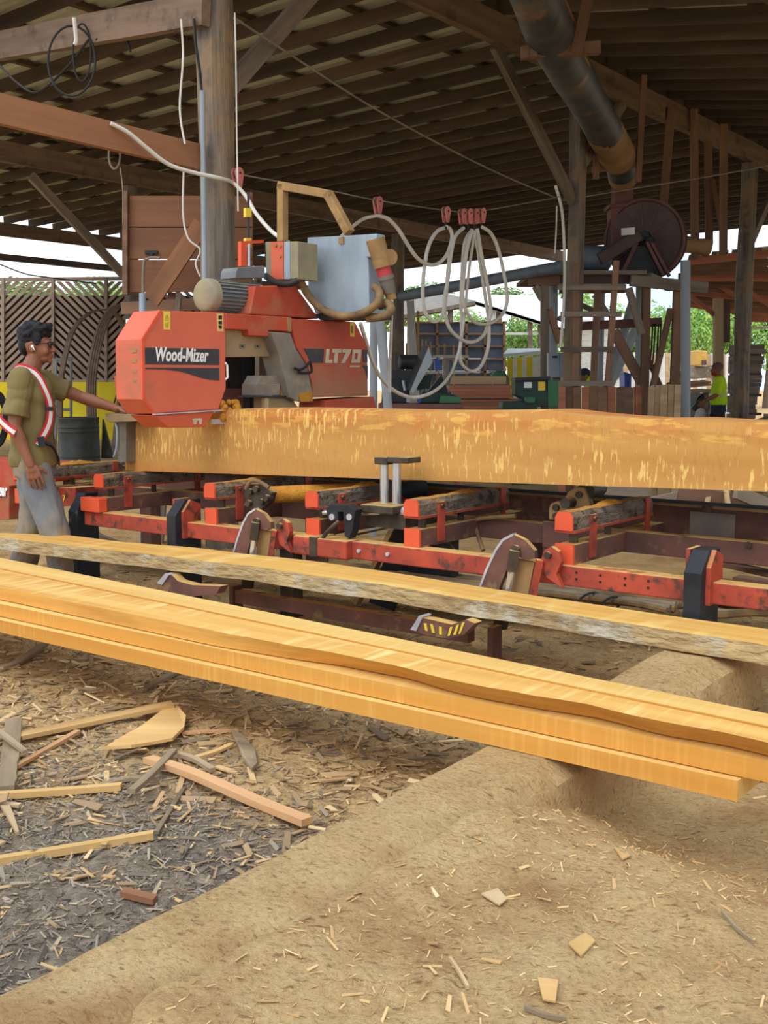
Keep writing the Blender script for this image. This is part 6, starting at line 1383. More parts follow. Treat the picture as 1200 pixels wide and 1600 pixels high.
def hand(b, wrist, fwd, side, curl, s=1.0, thumb=1):
    """palm and five fingers; fwd: direction of the fingers, side: towards the thumb, curl: bend per joint"""
    fwd = Vector(fwd).normalized(); side = Vector(side); side = (side - fwd * side.dot(fwd)).normalized(); pal = fwd.cross(side).normalized() * thumb
    palm = wrist + fwd * 0.055 * s
    capsule(b, wrist, 0.026 * s, wrist + fwd * 0.03 * s, 0.03 * s, flat=(pal, 0.7))
    for k in range(4):
        off = side * (0.034 - 0.0235 * k) * s; root = wrist + fwd * (0.085 - 0.004 * abs(k - 1)) * s + off
        capsule(b, wrist + fwd * 0.02 * s + off * 0.75, 0.014 * s, root, 0.0125 * s)
        L = (0.042, 0.047, 0.044, 0.034)[k] * s; d = fwd.copy(); p = root + off * 0.12; r = 0.0098 * s
        for j in range(3):
            ang = curl * (0.6 if j == 0 else 1.0) * (1 + 0.12 * k); d = (d * math.cos(ang) + pal * math.sin(ang)).normalized()
            # keep bending in the plane of finger and palm
            q = p + d * L * (1, 0.68, 0.52)[j]; capsule(b, p, r, q, r * 0.88, n=8); p = q; r *= 0.88; 
            pal2 = pal
    p = wrist + fwd * 0.025 * s + side * 0.024 * s; d = (fwd * 0.55 + side * 0.75 + pal * 0.35).normalized()
    q = p + d * 0.045 * s; capsule(b, p, 0.0145 * s, q, 0.012 * s, n=8); d = (d * 0.6 + fwd * 0.7 + pal * 0.2).normalized(); capsule(b, q, 0.012 * s, q + d * 0.032 * s, 0.0095 * s, n=8)
def head_shapes(b, c, s=1.0):
    """face towards +x; c = centre of the skull"""
    c = Vector(c)
    b.ball(c + V(-0.012, 0, 0.022) * s, 0.096 * s, 0.076 * s, 0.094 * s, 20, 14)           # cranium
    b.ball(c + V(0.030, 0, -0.020) * s, 0.066 * s, 0.062 * s, 0.085 * s, 18, 12)           # face
    b.ball(c + V(0.045, 0, -0.082) * s, 0.043 * s, 0.044 * s, 0.030 * s, 14, 10)           # jaw
    b.ball(c + V(0.082, 0, -0.098) * s, 0.016 * s, 0.022 * s, 0.016 * s, 10, 8)            # chin
    capsule(b, c + V(0.090, 0, 0.005) * s, 0.010 * s, c + V(0.112, 0, -0.032) * s, 0.014 * s, 8)   # nose
    for k in (-1, 1): b.ball(c + V(0.100, 0.012 * k, -0.037) * s, 0.011 * s, 0.009 * s, 0.008 * s, 8, 6)
    b.ball(c + V(0.080, 0, 0.022) * s, 0.018 * s, 0.050 * s, 0.012 * s, 12, 8)             # brow
    b.ball(c + V(0.093, 0, -0.061) * s, 0.012 * s, 0.024 * s, 0.0075 * s, 10, 8)           # lips
    b.ball(c + V(0.092, 0, -0.073) * s, 0.012 * s, 0.021 * s, 0.0075 * s, 10, 8)
    for k in (-1, 1):
        b.ball(c + V(0.062, 0.038 * k, -0.035) * s, 0.026 * s, 0.022 * s, 0.030 * s, 10, 8)   # cheeks
        b.ball(c + V(-0.012, 0.078 * k, -0.012) * s, 0.020 * s, 0.008 * s, 0.032 * s, 10, 8)  # ears
        b.ball(c + V(-0.006, 0.082 * k, -0.034) * s, 0.010 * s, 0.007 * s, 0.012 * s, 8, 6)
m_skin = mat('brown skin', srgb(150, 98, 72), srgb(132, 84, 62), (8, 8, 8), rnd=0, bump=0.03, rough=0.5, spec=0.4)
m_hair = mat('black hair', srgb(34, 34, 38), srgb(20, 20, 24), (40, 40, 40), rnd=0, bump=0.8, rough=0.55)
m_shirt = mat('olive t-shirt cloth', srgb(132, 118, 76), srgb(116, 102, 64), (5, 5, 5), rnd=0, bump=0.15, rough=0.9)
m_jeans = mat('dusty grey-blue work trousers', srgb(132, 134, 136), srgb(104, 108, 114), (5, 5, 3), rnd=0, bump=0.15, rough=0.9, spots=srgb(152, 136, 110), spot_scale=4.5, spot_lo=0.48, spot_hi=0.62)
m_boot = mat('dusty boot leather', srgb(92, 74, 56), srgb(60, 50, 42), (9, 9, 9), rnd=0, bump=0.2, rough=0.8)
m_strapred = mat('red harness strap', srgb(196, 44, 52), srgb(176, 38, 46), rnd=0, bump=0.05, rough=0.6)
m_strapwhite = mat('reflective strap', srgb(226, 222, 216), srgb(206, 202, 196), rnd=0, bump=0.02, rough=0.4)
m_lens = mat('dark lens', srgb(40, 38, 40), rnd=0, bump=0, rough=0.15)
m_hivis = mat('hi-vis yellow cloth', srgb(204, 238, 40), srgb(182, 220, 34), (4, 4, 4), rnd=0, bump=0.1, rough=0.8)
m_navy = mat('navy work trousers', srgb(56, 62, 76), srgb(40, 46, 58), (5, 5, 5), rnd=0, bump=0.1, rough=0.9)
m_capcloth = mat('mauve cap cloth', srgb(128, 92, 96), srgb(104, 74, 80), (8, 8, 8), rnd=0, bump=0.1, rough=0.9)

def body_shapes(b, J):
    """the bare figure: J gives the joints"""
    c = J['head']; nb = J['neck']; ch = J['chest']; pe = J['pelvis']
    head_shapes(b, c, J.get('hs', 1.0))
    capsule(b, nb - V(0, 0, 0.03), 0.062, c + V(-0.012, 0, -0.07), 0.054)
    rings(b, [(pe.x, pe.y, pe.z - 0.08, 0.10, 0.15), (pe.x, pe.y, pe.z, 0.105, 0.155), ((pe.x + ch.x) / 2, 0, (pe.z + ch.z) / 2, 0.095, 0.135), (ch.x, 0, ch.z, 0.11, 0.16), (nb.x, 0, nb.z - 0.06, 0.085, 0.16), (nb.x, 0, nb.z, 0.06, 0.075)])
    for s in ('l', 'r'):
        sh, el, wr = J['sh_' + s], J['el_' + s], J['wr_' + s]; hi, kn, an, to = J['hip_' + s], J['kn_' + s], J['an_' + s], J['toe_' + s]
        capsule(b, V(nb.x, sh.y * 0.5, sh.z), 0.06, sh, 0.058); capsule(b, sh, 0.054, el, 0.041); capsule(b, el, 0.042, el.lerp(wr, 0.35), 0.042); capsule(b, el.lerp(wr, 0.3), 0.042, wr, 0.028)
        capsule(b, hi, 0.085, kn, 0.058); capsule(b, kn, 0.057, kn.lerp(an, 0.35), 0.056); capsule(b, kn.lerp(an, 0.3), 0.056, an, 0.040); capsule(b, an, 0.040, to, 0.035)
def person(label, loc, rotz, J, hands, name='person', voxel=0.012):
    t = thing(name, label, 'person', loc, rotz)
    b = MB(); body_shapes(b, J)
    for h in hands: hand(b, *h)
    body = organic('body', b, m_skin, t, voxel, 3 if voxel < 0.01 else 2)
    return t

# ---- young worker steadying the end of the log
PD = 7.05
J = dict(head=V(0.045, 0, 1.635), neck=V(-0.005, 0, 1.475), chest=V(0.0, 0, 1.27), pelvis=V(0, 0, 0.95),
         sh_r=V(-0.01, -0.185, 1.415), el_r=V(-0.055, -0.235, 1.13), wr_r=V(0.04, -0.235, 0.885),
         sh_l=V(0.03, 0.18, 1.405), el_l=V(0.27, 0.235, 1.30), wr_l=V(0.50, 0.22, 1.225),
         hip_r=V(0.01, -0.09, 0.91), kn_r=V(0.13, -0.11, 0.50), an_r=V(0.185, -0.115, 0.09), toe_r=V(0.33, -0.13, 0.045),
         hip_l=V(-0.01, 0.09, 0.91), kn_l=V(-0.05, 0.11, 0.49), an_l=V(-0.14, 0.11, 0.10), toe_l=V(0.0, 0.13, 0.045))
p0 = P(45, 700, PD)
gz = float(ground(p0.x, p0.y)[0])
wk = person('young man in olive t-shirt with red and white harness reaching to the log', (p0.x + 0.03, p0.y, -0.01), 0.06, J,
            [(J['wr_r'], V(0.28, 0.05, -1), V(0.9, 0.1, 0.2), 0.28, 1.0, -1), (J['wr_l'], V(1, -0.05, -0.10), V(0.1, -1, 0.15), 0.16, 1.0, 1)], voxel=0.005)
b = MB()
rings(b, [(0.0, 0, 0.865, 0.145, 0.185), (0.0, 0, 0.93, 0.142, 0.183), (0.0, 0, 1.06, 0.130, 0.170), (0.005, 0, 1.20, 0.137, 0.178), (0.005, 0, 1.33, 0.137, 0.190), (-0.005, 0, 1.42, 0.105, 0.185), (-0.008, 0, 1.465, 0.075, 0.105), (-0.008, 0, 1.485, 0.062, 0.078)])
capsule(b, V(-0.005, -0.15, 1.40), 0.075, J['sh_r'], 0.076); capsule(b, J['sh_r'], 0.076, J['sh_r'].lerp(J['el_r'], 0.55), 0.080)
capsule(b, V(0.0, 0.15, 1.39), 0.075, J['sh_l'], 0.072); capsule(b, J['sh_l'], 0.072, J['sh_l'].lerp(J['el_l'], 0.4), 0.070)
b.tube([J['sh_r'].lerp(J['el_r'], 0.55), J['sh_r'].lerp(J['el_r'], 0.80)], [0.082, 0.090], 16)
b.tube([J['sh_l'].lerp(J['el_l'], 0.35), J['sh_l'].lerp(J['el_l'], 0.60)], [0.072, 0.076], 16)
organic('t_shirt', b, m_shirt, wk, 0.008, 3, 0.010, (6, 6, 8), 3)
b = MB()
rings(b, [(0.005, 0, 0.80, 0.13, 0.175), (0.0, 0, 0.88, 0.135, 0.178), (0.0, 0, 0.96, 0.125, 0.165)])
for s in ('r', 'l'):
    hi, kn, an = J['hip_' + s], J['kn_' + s], J['an_' + s]
    capsule(b, hi + V(0, 0, -0.02), 0.108, kn, 0.092); capsule(b, kn, 0.092, an + V(0, 0, 0.06), 0.082)
organic('trousers', b, m_jeans, wk, 0.009, 4, 0.010, (7, 7, 5), 11)
for s in ('r', 'l'):
    b = MB(); an, to = J['an_' + s], J['toe_' + s]
    capsule(b, an + V(-0.03, 0, -0.045), 0.045, to + V(0.01, 0, 0.0), 0.042, flat=((0, 1, 0), 0.95)); capsule(b, an + V(0, 0, -0.02), 0.05, an + V(0, 0, 0.09), 0.052)
    organic('boot', b, m_boot, wk, 0.008, 4)
# hair: cap of short curls with a high front
b = MB(); c = J['head']
b.ball(c + V(-0.022, 0, 0.055), 0.098, 0.084, 0.082, 20, 14); b.ball(c + V(0.045, 0, 0.100), 0.055, 0.066, 0.040, 14, 10); b.ball(c + V(-0.068, 0, 0.005), 0.048, 0.068, 0.075, 14, 10)
for k in (-1, 1): b.ball(c + V(0.010, 0.066 * k, 0.045), 0.040, 0.016, 0.05, 10, 8)
r_ = random.Random(5)
for k in range(120):
    q = r_.uniform(0, 2 * math.pi); f = r_.uniform(0.0, 1.45); d = V(math.sin(f) * math.cos(q), math.sin(f) * math.sin(q), math.cos(f)); p = c + V(-0.018, 0, 0.055) + V(d.x * 0.098, d.y * 0.084, d.z * 0.085)
    if p.x > c.x + 0.075 and p.z < c.z + 0.07: continue
    b.ball(p, r_.uniform(0.014, 0.024), n=8, m=6)
for k in range(26): b.ball(c + V(r_.uniform(0.02, 0.092), r_.uniform(-0.055, 0.055), r_.uniform(0.092, 0.138)), r_.uniform(0.014, 0.022), n=8, m=6)
organic('hair', b, m_hair, wk, 0.006, 1)
# glasses, earbud
g = thing  # noqa
def local(b, name, m, par, smooth=True):
    me = bpy.data.meshes.new(name); me.from_pydata([tuple(v) for v in b.v], [], b.f); me.update(); me.materials.append(m)
    if smooth: me.polygons.foreach_set('use_smooth', [True] * len(me.polygons))
    o = bpy.data.objects.new(name, me); COL.objects.link(o); o.parent = par; return o
b = MB()
for k in (-1, 1):
    b.tube([c + V(0.098 - 0.004 * abs(math.cos(q)), k * 0.034 + 0.024 * math.cos(q), 0.004 + 0.019 * math.sin(q)) for q in np.linspace(0, 6.283, 18)], 0.0035, 6)
    b.tube([c + V(0.092, 0.058 * k, 0.010), c + V(0.05, 0.074 * k, 0.010), c + V(-0.012, 0.082 * k, 0.012), c + V(-0.03, 0.080 * k, -0.005)], 0.003, 6)
b.tube([c + V(0.101, -0.012, 0.006), c + V(0.104, 0, 0.010), c + V(0.101, 0.012, 0.006)], 0.003, 6)
local(b, 'glasses', m_lens, wk)
for k in (-1, 1):
    b = MB(); b.ball(c + V(0.093, 0.034 * k, 0.004), 0.003, 0.022, 0.017, 10, 8); local(b, 'lens', m_lens, wk)
b = MB(); b.ball(c + V(-0.004, -0.090, -0.010), 0.010, 0.008, 0.010, 10, 8); b.tube([c + V(-0.002, -0.092, -0.012), c + V(0.010, -0.092, -0.034)], 0.004, 8)
local(b, 'earbud', m_white, wk)
# reflective harness
def strap(pts, w, name, m, off=0.0, nrm=None):
    pts = spline(pts, 6); b = MB(); n = len(pts); ctr = V(0, 0, 1.2)
    for i, p in enumerate(pts):
        t = (pts[min(i + 1, n - 1)] - pts[max(i - 1, 0)]).normalized(); out = (p - V(0, 0, p.z)); out = out.normalized() if nrm is None else Vector(nrm)
        s = t.cross(out).normalized(); o2 = out * (0.004 + off)
        b.v += [p + o2 - s * w / 2, p + o2 + s * w / 2, p + o2 + s * w / 2 - out * 0.008, p + o2 - s * w / 2 - out * 0.008]
    for i in range(n - 1):
        for k in range(4): k2 = (k + 1) % 4; b.f.append([i * 4 + k, i * 4 + k2, i * 4 + 4 + k2, i * 4 + 4 + k])
    b.f += [[3, 2, 1, 0], [(n - 1) * 4 + k for k in range(4)]]
    return local(b, name, m, wk, False)
s1 = [V(-0.085, -0.05, 1.475), V(-0.03, -0.105, 1.495), V(0.06, -0.125, 1.455), V(0.115, -0.125, 1.36), V(0.145, -0.12, 1.25), V(0.14, -0.15, 1.14), V(0.10, -0.178, 1.05), V(0.07, -0.185, 1.01)]
strap(s1, 0.05, 'harness_strap', m_strapred); strap(s1, 0.022, 'reflective_band', m_strapwhite, 0.005)
s2 = [V(0.09, -0.182, 1.03), V(0.0, -0.205, 1.06), V(-0.10, -0.19, 1.13), V(-0.16, -0.15, 1.18)]
s2 = [V(-0.03, -0.30, 1.09), V(-0.08, -0.27, 1.12), V(-0.13, -0.235, 1.16), V(-0.165, -0.17, 1.19)]
strap(s2, 0.055, 'harness_strap', m_strapred); strap(s2, 0.024, 'reflective_band', m_strapwhite, 0.005)
for args in ((V(0.10, -0.19, 1.03), V(0.022, 0, 0.004), V(0, 0.008, 0), V(-0.006, 0, 0.03)), (V(0.125, -0.165, 1.02), V(0.03, 0.01, -0.006), V(0, 0.007, 0), V(0, 0, 0.008)), (V(0.145, -0.135, 1.235), V(0.02, 0.006, 0), V(0, 0.008, 0), V(0, 0, 0.012))):
    b = MB(); b.box(*args); local(b, 'buckle', m_black, wk, False)
b = MB(); b.tube(spline([V(0.10, -0.18, 1.02), V(0.15, -0.12, 0.99), V(0.165, -0.05, 0.92), V(0.16, 0.0, 0.87)], 5), 0.008, 6); local(b, 'loose_strap', m_black, wk)

# ---- man in the yellow vest, walking with a bag
MD = 20.6
J2 = dict(head=V(0.06, 0, 1.60), neck=V(0.0, 0, 1.45), chest=V(0.0, 0, 1.25), pelvis=V(0, 0, 0.93), hs=0.98,
          sh_r=V(0.0, -0.19, 1.40), el_r=V(0.05, -0.235, 1.12), wr_r=V(0.25, -0.19, 1.0), sh_l=V(0.02, 0.19, 1.40), el_l=V(0.08, 0.22, 1.12), wr_l=V(0.28, 0.18, 1.0),
          hip_r=V(0, -0.09, 0.9), kn_r=V(0.10, -0.1, 0.5), an_r=V(0.05, -0.1, 0.09), toe_r=V(0.2, -0.11, 0.04), hip_l=V(0, 0.09, 0.9), kn_l=V(-0.04, 0.1, 0.48), an_l=V(-0.16, 0.1, 0.1), toe_l=V(-0.02, 0.11, 0.04))
p0 = P(1122, 660, MD)
m2 = person('man in hi-vis yellow vest and cap carrying a pale bag', (p0.x, p0.y, 0.02), math.pi - 0.15, J2, [(J2['wr_r'], V(0.6, 0.1, -0.8), V(0.8, 0, 0.5), 0.5, 1.0, -1), (J2['wr_l'], V(0.6, -0.1, -0.8), V(0.8, 0, 0.5), 0.5, 1.0, 1)])
b = MB(); rings(b, [(0.0, 0, 0.93, 0.15, 0.19), (0.02, 0, 1.05, 0.165, 0.19), (0.01, 0, 1.2, 0.145, 0.19), (0.005, 0, 1.33, 0.135, 0.195), (0, 0, 1.42, 0.10, 0.18), (0, 0, 1.47, 0.065, 0.085)])
for s in ('r', 'l'): capsule(b, J2['sh_' + s], 0.075, J2['sh_' + s].lerp(J2['el_' + s], 0.75), 0.075)
organic('hi_vis_shirt', b, m_hivis, m2, 0.012, 4, 0.006)
b = MB(); rings(b, [(0.0, 0, 0.80, 0.13, 0.175), (0.0, 0, 0.95, 0.14, 0.175)])
for s in ('r', 'l'): capsule(b, J2['hip_' + s], 0.105, J2['kn_' + s], 0.09); capsule(b, J2['kn_' + s], 0.09, J2['an_' + s] + V(0, 0, 0.05), 0.08)
organic('trousers', b, m_navy, m2, 0.012, 4, 0.008)
b = MB(); c = J2['head']; b.ball(c + V(-0.015, 0, 0.045), 0.105, 0.088, 0.085, 16, 10); b.box(c + V(0.115, 0, 0.055), V(0.05, 0, -0.004), V(0, 0.06, 0), V(0, 0, 0.006)); organic('cap', b, m_capcloth, m2, 0.008, 2)
b = MB(); b.ball(c + V(0.045, 0, -0.085), 0.06, 0.055, 0.045, 12, 8); organic('neckerchief', b, m_strapred, m2, 0.01, 2)
b = MB(); b.tube([V(0.02 + 0.15 * math.cos(q), 0.195 * math.sin(q), 1.12) for q in np.linspace(0, 6.283, 24)], 0.02, 6); local(b, 'reflective_band', m_strapwhite, m2)
for s in ('r', 'l'):
    b = MB(); capsule(b, J2['an_' + s] + V(-0.03, 0, -0.04), 0.045, J2['toe_' + s], 0.042); organic('boot', b, m_boot, m2, 0.012, 2)
bgp = m2.matrix_world @ V(0.30, -0.16, 0.70)
b = MB(); b.ball(bgp, 0.12, 0.06, 0.17, 14, 10); b.tube([bgp + Z3 * 0.15, bgp + Z3 * 0.22], 0.01, 6)
o = b.build('carrier_bag', m_whitepaint, None, smooth=True); tag(o, 'pale carrier bag held by the man in the yellow vest', 'bag')

# ---- worker behind the ladder in a hi-vis vest, bending forward
J3 = {k: v.copy() if hasattr(v, 'copy') else v for k, v in J2.items()}
for k in ('head', 'neck', 'chest', 'sh_r', 'sh_l', 'el_r', 'el_l', 'wr_r', 'wr_l'):
    q = J3[k] - V(0, 0, 0.93); a = 0.55; J3[k] = V(q.x * math.cos(a) + q.z * math.sin(a), q.y, -q.x * math.sin(a) + q.z * math.cos(a) + 0.93)
p0 = P(945, 660, 18.5)
m3 = person('worker in hi-vis vest bending behind the wooden ladder', (p0.x, p0.y, 0.02), math.pi + 0.25, J3, [(J3['wr_r'], V(0.6, 0, -0.8), V(0.8, 0, 0.5), 0.4, 1.0, -1), (J3['wr_l'], V(0.6, 0, -0.8), V(0.8, 0, 0.5), 0.4, 1.0, 1)])
b = MB()
for f, rx, ry in ((0.0, 0.14, 0.18), (0.35, 0.14, 0.185), (0.7, 0.14, 0.19), (0.95, 0.12, 0.17)):
    p = J3['pelvis'].lerp(J3['neck'], f); b.ball(p, rx + 0.02, ry, 0.15, 14, 10)
for s in ('r', 'l'): capsule(b, J3['sh_' + s], 0.075, J3['sh_' + s].lerp(J3['el_' + s], 0.4), 0.07)
organic('hi_vis_vest', b, m_hivis, m3, 0.014, 3, 0.005)
b = MB(); 
for s in ('r', 'l'): capsule(b, J3['hip_' + s], 0.115, J3['kn_' + s], 0.09); capsule(b, J3['kn_' + s], 0.09, J3['an_' + s] + V(0, 0, 0.05), 0.08)
organic('trousers', b, m_navy, m3, 0.014, 3, 0.006)
b = MB(); c = J3['head']; b.ball(c + V(-0.01, 0, 0.04), 0.105, 0.088, 0.085, 14, 10); organic('cap', b, m_navy, m3, 0.01, 2)
for s in ('r', 'l'):
    b = MB(); capsule(b, J3['an_' + s] + V(-0.03, 0, -0.04), 0.045, J3['toe_' + s], 0.042); organic('boot', b, m_boot, m3, 0.014, 2)
# ---- far worker seen over the pinkish planks
J4 = {k: v.copy() if hasattr(v, 'copy') else v for k, v in J2.items()}
p0 = P(1057, 660, 22.6)
m4 = person('far worker in rust-red shirt half hidden by the pinkish planks', (p0.x, p0.y, 0.02), math.pi / 2 - 0.4, J4, [(J4['wr_r'], V(0.6, 0, -0.8), V(0.8, 0, 0.5), 0.4, 1.0, -1), (J4['wr_l'], V(0.6, 0, -0.8), V(0.8, 0, 0.5), 0.4, 1.0, 1)])
m4.scale = (0.92, 0.92, 0.92)
b = MB(); rings(b, [(0.0, 0, 0.93, 0.15, 0.19), (0.02, 0, 1.05, 0.15, 0.19), (0.005, 0, 1.33, 0.135, 0.195), (0, 0, 1.42, 0.10, 0.18), (0, 0, 1.47, 0.065, 0.085)])
for s in ('r', 'l'): capsule(b, J4['sh_' + s], 0.075, J4['sh_' + s].lerp(J4['el_' + s], 0.6), 0.07)
organic('shirt', b, m_redplank, m4, 0.014, 3, 0.005)
b = MB()
for s in ('r', 'l'): capsule(b, J4['hip_' + s], 0.115, J4['kn_' + s], 0.09); capsule(b, J4['kn_' + s], 0.09, J4['an_' + s] + V(0, 0, 0.05), 0.08)
organic('trousers', b, m_navy, m4, 0.014, 3, 0.006)
b = MB(); c = J4['head']; b.ball(c + V(-0.02, 0, 0.045), 0.10, 0.082, 0.082, 14, 10); organic('hair', b, m_hair, m4, 0.01, 2)
# ================================================================== offcuts and bark lying in the foreground
def gpt(x, y, dz=0.0):
    """point of the uneven ground seen at pixel (x, y)"""
    z = 0.05
    for _ in range(8):
        p = onz(x, y, z); z = float(ground(p.x, p.y)[0])
    p = onz(x, y, z); p.z = z + dz; return p
def strip(name, pts, wpx, th, m, label, cat='offcut', lift=0.012, taper=0.0, wob=0.0):
    """bent flat strip through ground pixels; wpx: width in pixels across the view"""
    P0 = [gpt(x, y, lift) for x, y in pts]; path = spline(P0, 6); n = len(path); b = MB()
    mid = sum(path, Vector()) / n; wm = wpx / F * mid.y * 1.05
    for i, p in enumerate(path):
        t = (path[min(i + 1, n - 1)] - path[max(i - 1, 0)]).normalized(); s = Z3.cross(t).normalized(); f = i / (n - 1)
        w = wm * (1 - taper * f) * (1 + wob * mnoise.noise(Vector((f * 9, wpx, 1)))); z = Z3 * (th / 2)
        b.v += [p - s * w / 2 - z, p + s * w / 2 - z, p + s * w / 2 + z, p - s * w / 2 + z]
    for i in range(n - 1):
        for k in range(4): k2 = (k + 1) % 4; b.f.append([i * 4 + k, i * 4 + k2, i * 4 + 4 + k2, i * 4 + 4 + k])
    b.f += [[3, 2, 1, 0], [(n - 1) * 4 + k for k in range(4)]]
    t = (path[-1] - path[0]); o = b.build(name, m, None, origin=mid, rotz=math.atan2(t.y, t.x)); return tag(o, label, cat)
strip('wood_strip', [(28, 1163), (90, 1150), (170, 1133), (270, 1112)], 24, 0.016, m_chip_tan, 'broad tan offcut strip lying beside the flat bark sheet', lift=0.03)
strip('wood_strip', [(24, 1204), (70, 1178), (122, 1148)], 10, 0.012, m_chip_pink, 'thin pinkish strip tucked under the broad tan one', lift=0.014)
strip('wood_strip', [(232, 1199), (300, 1222), (400, 1266), (480, 1299)], 20, 0.022, m_chip_pink, 'long pinkish slat lying towards the squared timber', lift=0.03)
strip('wood_stick', [(-12, 1252), (90, 1245), (190, 1237)], 13, 0.02, m_chip_tan, 'straight yellowish stick below the grey bark strips', lift=0.018)
strip('wood_stick', [(-12, 1357), (110, 1337), (240, 1315)], 14, 0.022, m_chip_tan, 'straight yellow stick lying on the grey mulch', lift=0.02)
strip('wood_chip', [(192, 1401), (243, 1413)], 17, 0.016, m_orangebeam, 'small orange chip alone on the dark mulch', lift=0.012)
strip('bark_strip', [(8, 1246), (16, 1200), (22, 1138)], 26, 0.018, m_chip_grey, 'wide grey bark strip standing across the sticks', lift=0.03, wob=0.3)
strip('bark_strip', [(-6, 1160), (14, 1175), (40, 1196)], 9, 0.012, m_chip_grey, 'short grey bark sliver crossing the wide bark strip', lift=0.05)
strip('bark_twig', [(206, 1258), (235, 1232), (272, 1192)], 12, 0.016, m_chip_grey, 'grey twig crossing the end of the long pinkish slat', lift=0.045)
strip('bark_twig', [(245, 1308), (268, 1270), (290, 1234)], 7, 0.010, m_chip_grey, 'thin curved twig on the mulch near the pinkish slat', lift=0.014)
strip('bark_twig', [(275, 1186), (305, 1195), (332, 1212)], 10, 0.014, m_chip_grey, 'short dark twig beside the flat grey piece', lift=0.02)
strip('bark_strip', [(120, 1168), (170, 1162), (215, 1150)], 8, 0.01, m_chip_grey, 'slim grey bark strip below the broad tan offcut', lift=0.012)
strip('bark_strip', [(160, 1232), (200, 1222), (232, 1224)], 12, 0.012, m_chip_grey, 'flat grey bark piece above the straight stick', lift=0.012)
strip('wood_stick', [(224, 1086), (255, 1068), (281, 1053)], 11, 0.016, m_chip_grey, 'grey stick lying in the shade of the board stack', lift=0.02)
strip('wood_strip', [(285, 1150), (320, 1148), (372, 1146)], 7, 0.01, m_chip_pink, 'thin strip lying beyond the flat bark sheet', lift=0.012)
strip('wood_strip', [(300, 1190), (335, 1180), (362, 1168)], 10, 0.01, m_chip_tan, 'pale strip under the pointed grey piece', lift=0.012)
strip('wood_splinter', [(8, 1268), (18, 1288), (28, 1312)], 14, 0.01, m_palewood, 'pale split splinter beside the yellow stick', lift=0.02, taper=0.7)
strip('wood_splinter', [(-10, 1266), (32, 1270)], 9, 0.01, m_palewood, 'pale short splinter lying level over the split one', lift=0.024)
strip('bark_strip', [(0, 1050), (30, 1040), (70, 1012)], 14, 0.014, m_chip_grey, 'grey bark slab end near the foot of the stack', lift=0.02, wob=0.2)
strip('wood_splinter', [(703, 1503), (718, 1525), (731, 1549)], 5, 0.008, m_palewood, 'thin pale splinter on the sawdust mound', lift=0.008)
strip('wood_splinter', [(628, 1372), (634, 1358), (640, 1348)], 6, 0.008, m_chip_tan, 'tiny yellow splinter on the squared timber', lift=0.01)
strip('bark_twig', [(1128, 1430), (1150, 1455), (1178, 1478)], 4, 0.008, m_chip_grey, 'thin dark twig at the edge of the sawdust mound', lift=0.008)
strip('bark_twig', [(820, 1580), (850, 1592), (885, 1598)], 6, 0.008, m_chip_grey, 'dark twig half buried below the square chip', lift=0.008)
def plate(name, px, th, m, label, lift=0.02):
    b = MB().prism([gpt(x, y, lift) for x, y in px], Z3 * th); o = b.build(name, m, None); return tag(o, label, 'bark piece' if 'bark' in name else 'wood chip')
plate('bark_sheet', [(166, 1184), (190, 1168), (222, 1150), (255, 1124), (276, 1117), (291, 1134), (288, 1152), (270, 1170), (240, 1176), (205, 1182)], 0.012, m_chip_tan, 'flat leaf-shaped bark sheet with a dark knot stain', 0.03)
plate('grey_chip', [(362, 1152), (376, 1158), (398, 1182), (402, 1205), (394, 1215), (380, 1196)], 0.012, m_chip_grey, 'pointed flat grey piece near the bark sheet', 0.02)
plate('wood_chip', [(840, 1534), (872, 1538), (868, 1572), (848, 1568)], 0.004, m_chip_tan, 'square tan chip on the sawdust mound', 0.006)
plate('wood_chip', [(752, 1402), (778, 1394), (792, 1410), (780, 1420)], 0.004, m_palewood, 'pale chip on the sawdust next to the squared timber', 0.006)
plate('wood_chip', [(888, 1480), (915, 1463), (930, 1476), (908, 1500)], 0.004, m_chip_tan, 'tan chip in the middle of the sawdust mound', 0.006)
plate('wood_chip', [(960, 1330), (975, 1328), (984, 1342), (972, 1348)], 0.004, m_chip_tan, 'small tan chip below the cut end of the lowest board', 0.006)
plate('wood_chip', [(272, 1050), (286, 1046), (292, 1052), (278, 1057)], 0.01, m_palewood, 'small pale chip beside the grey stick', 0.02)

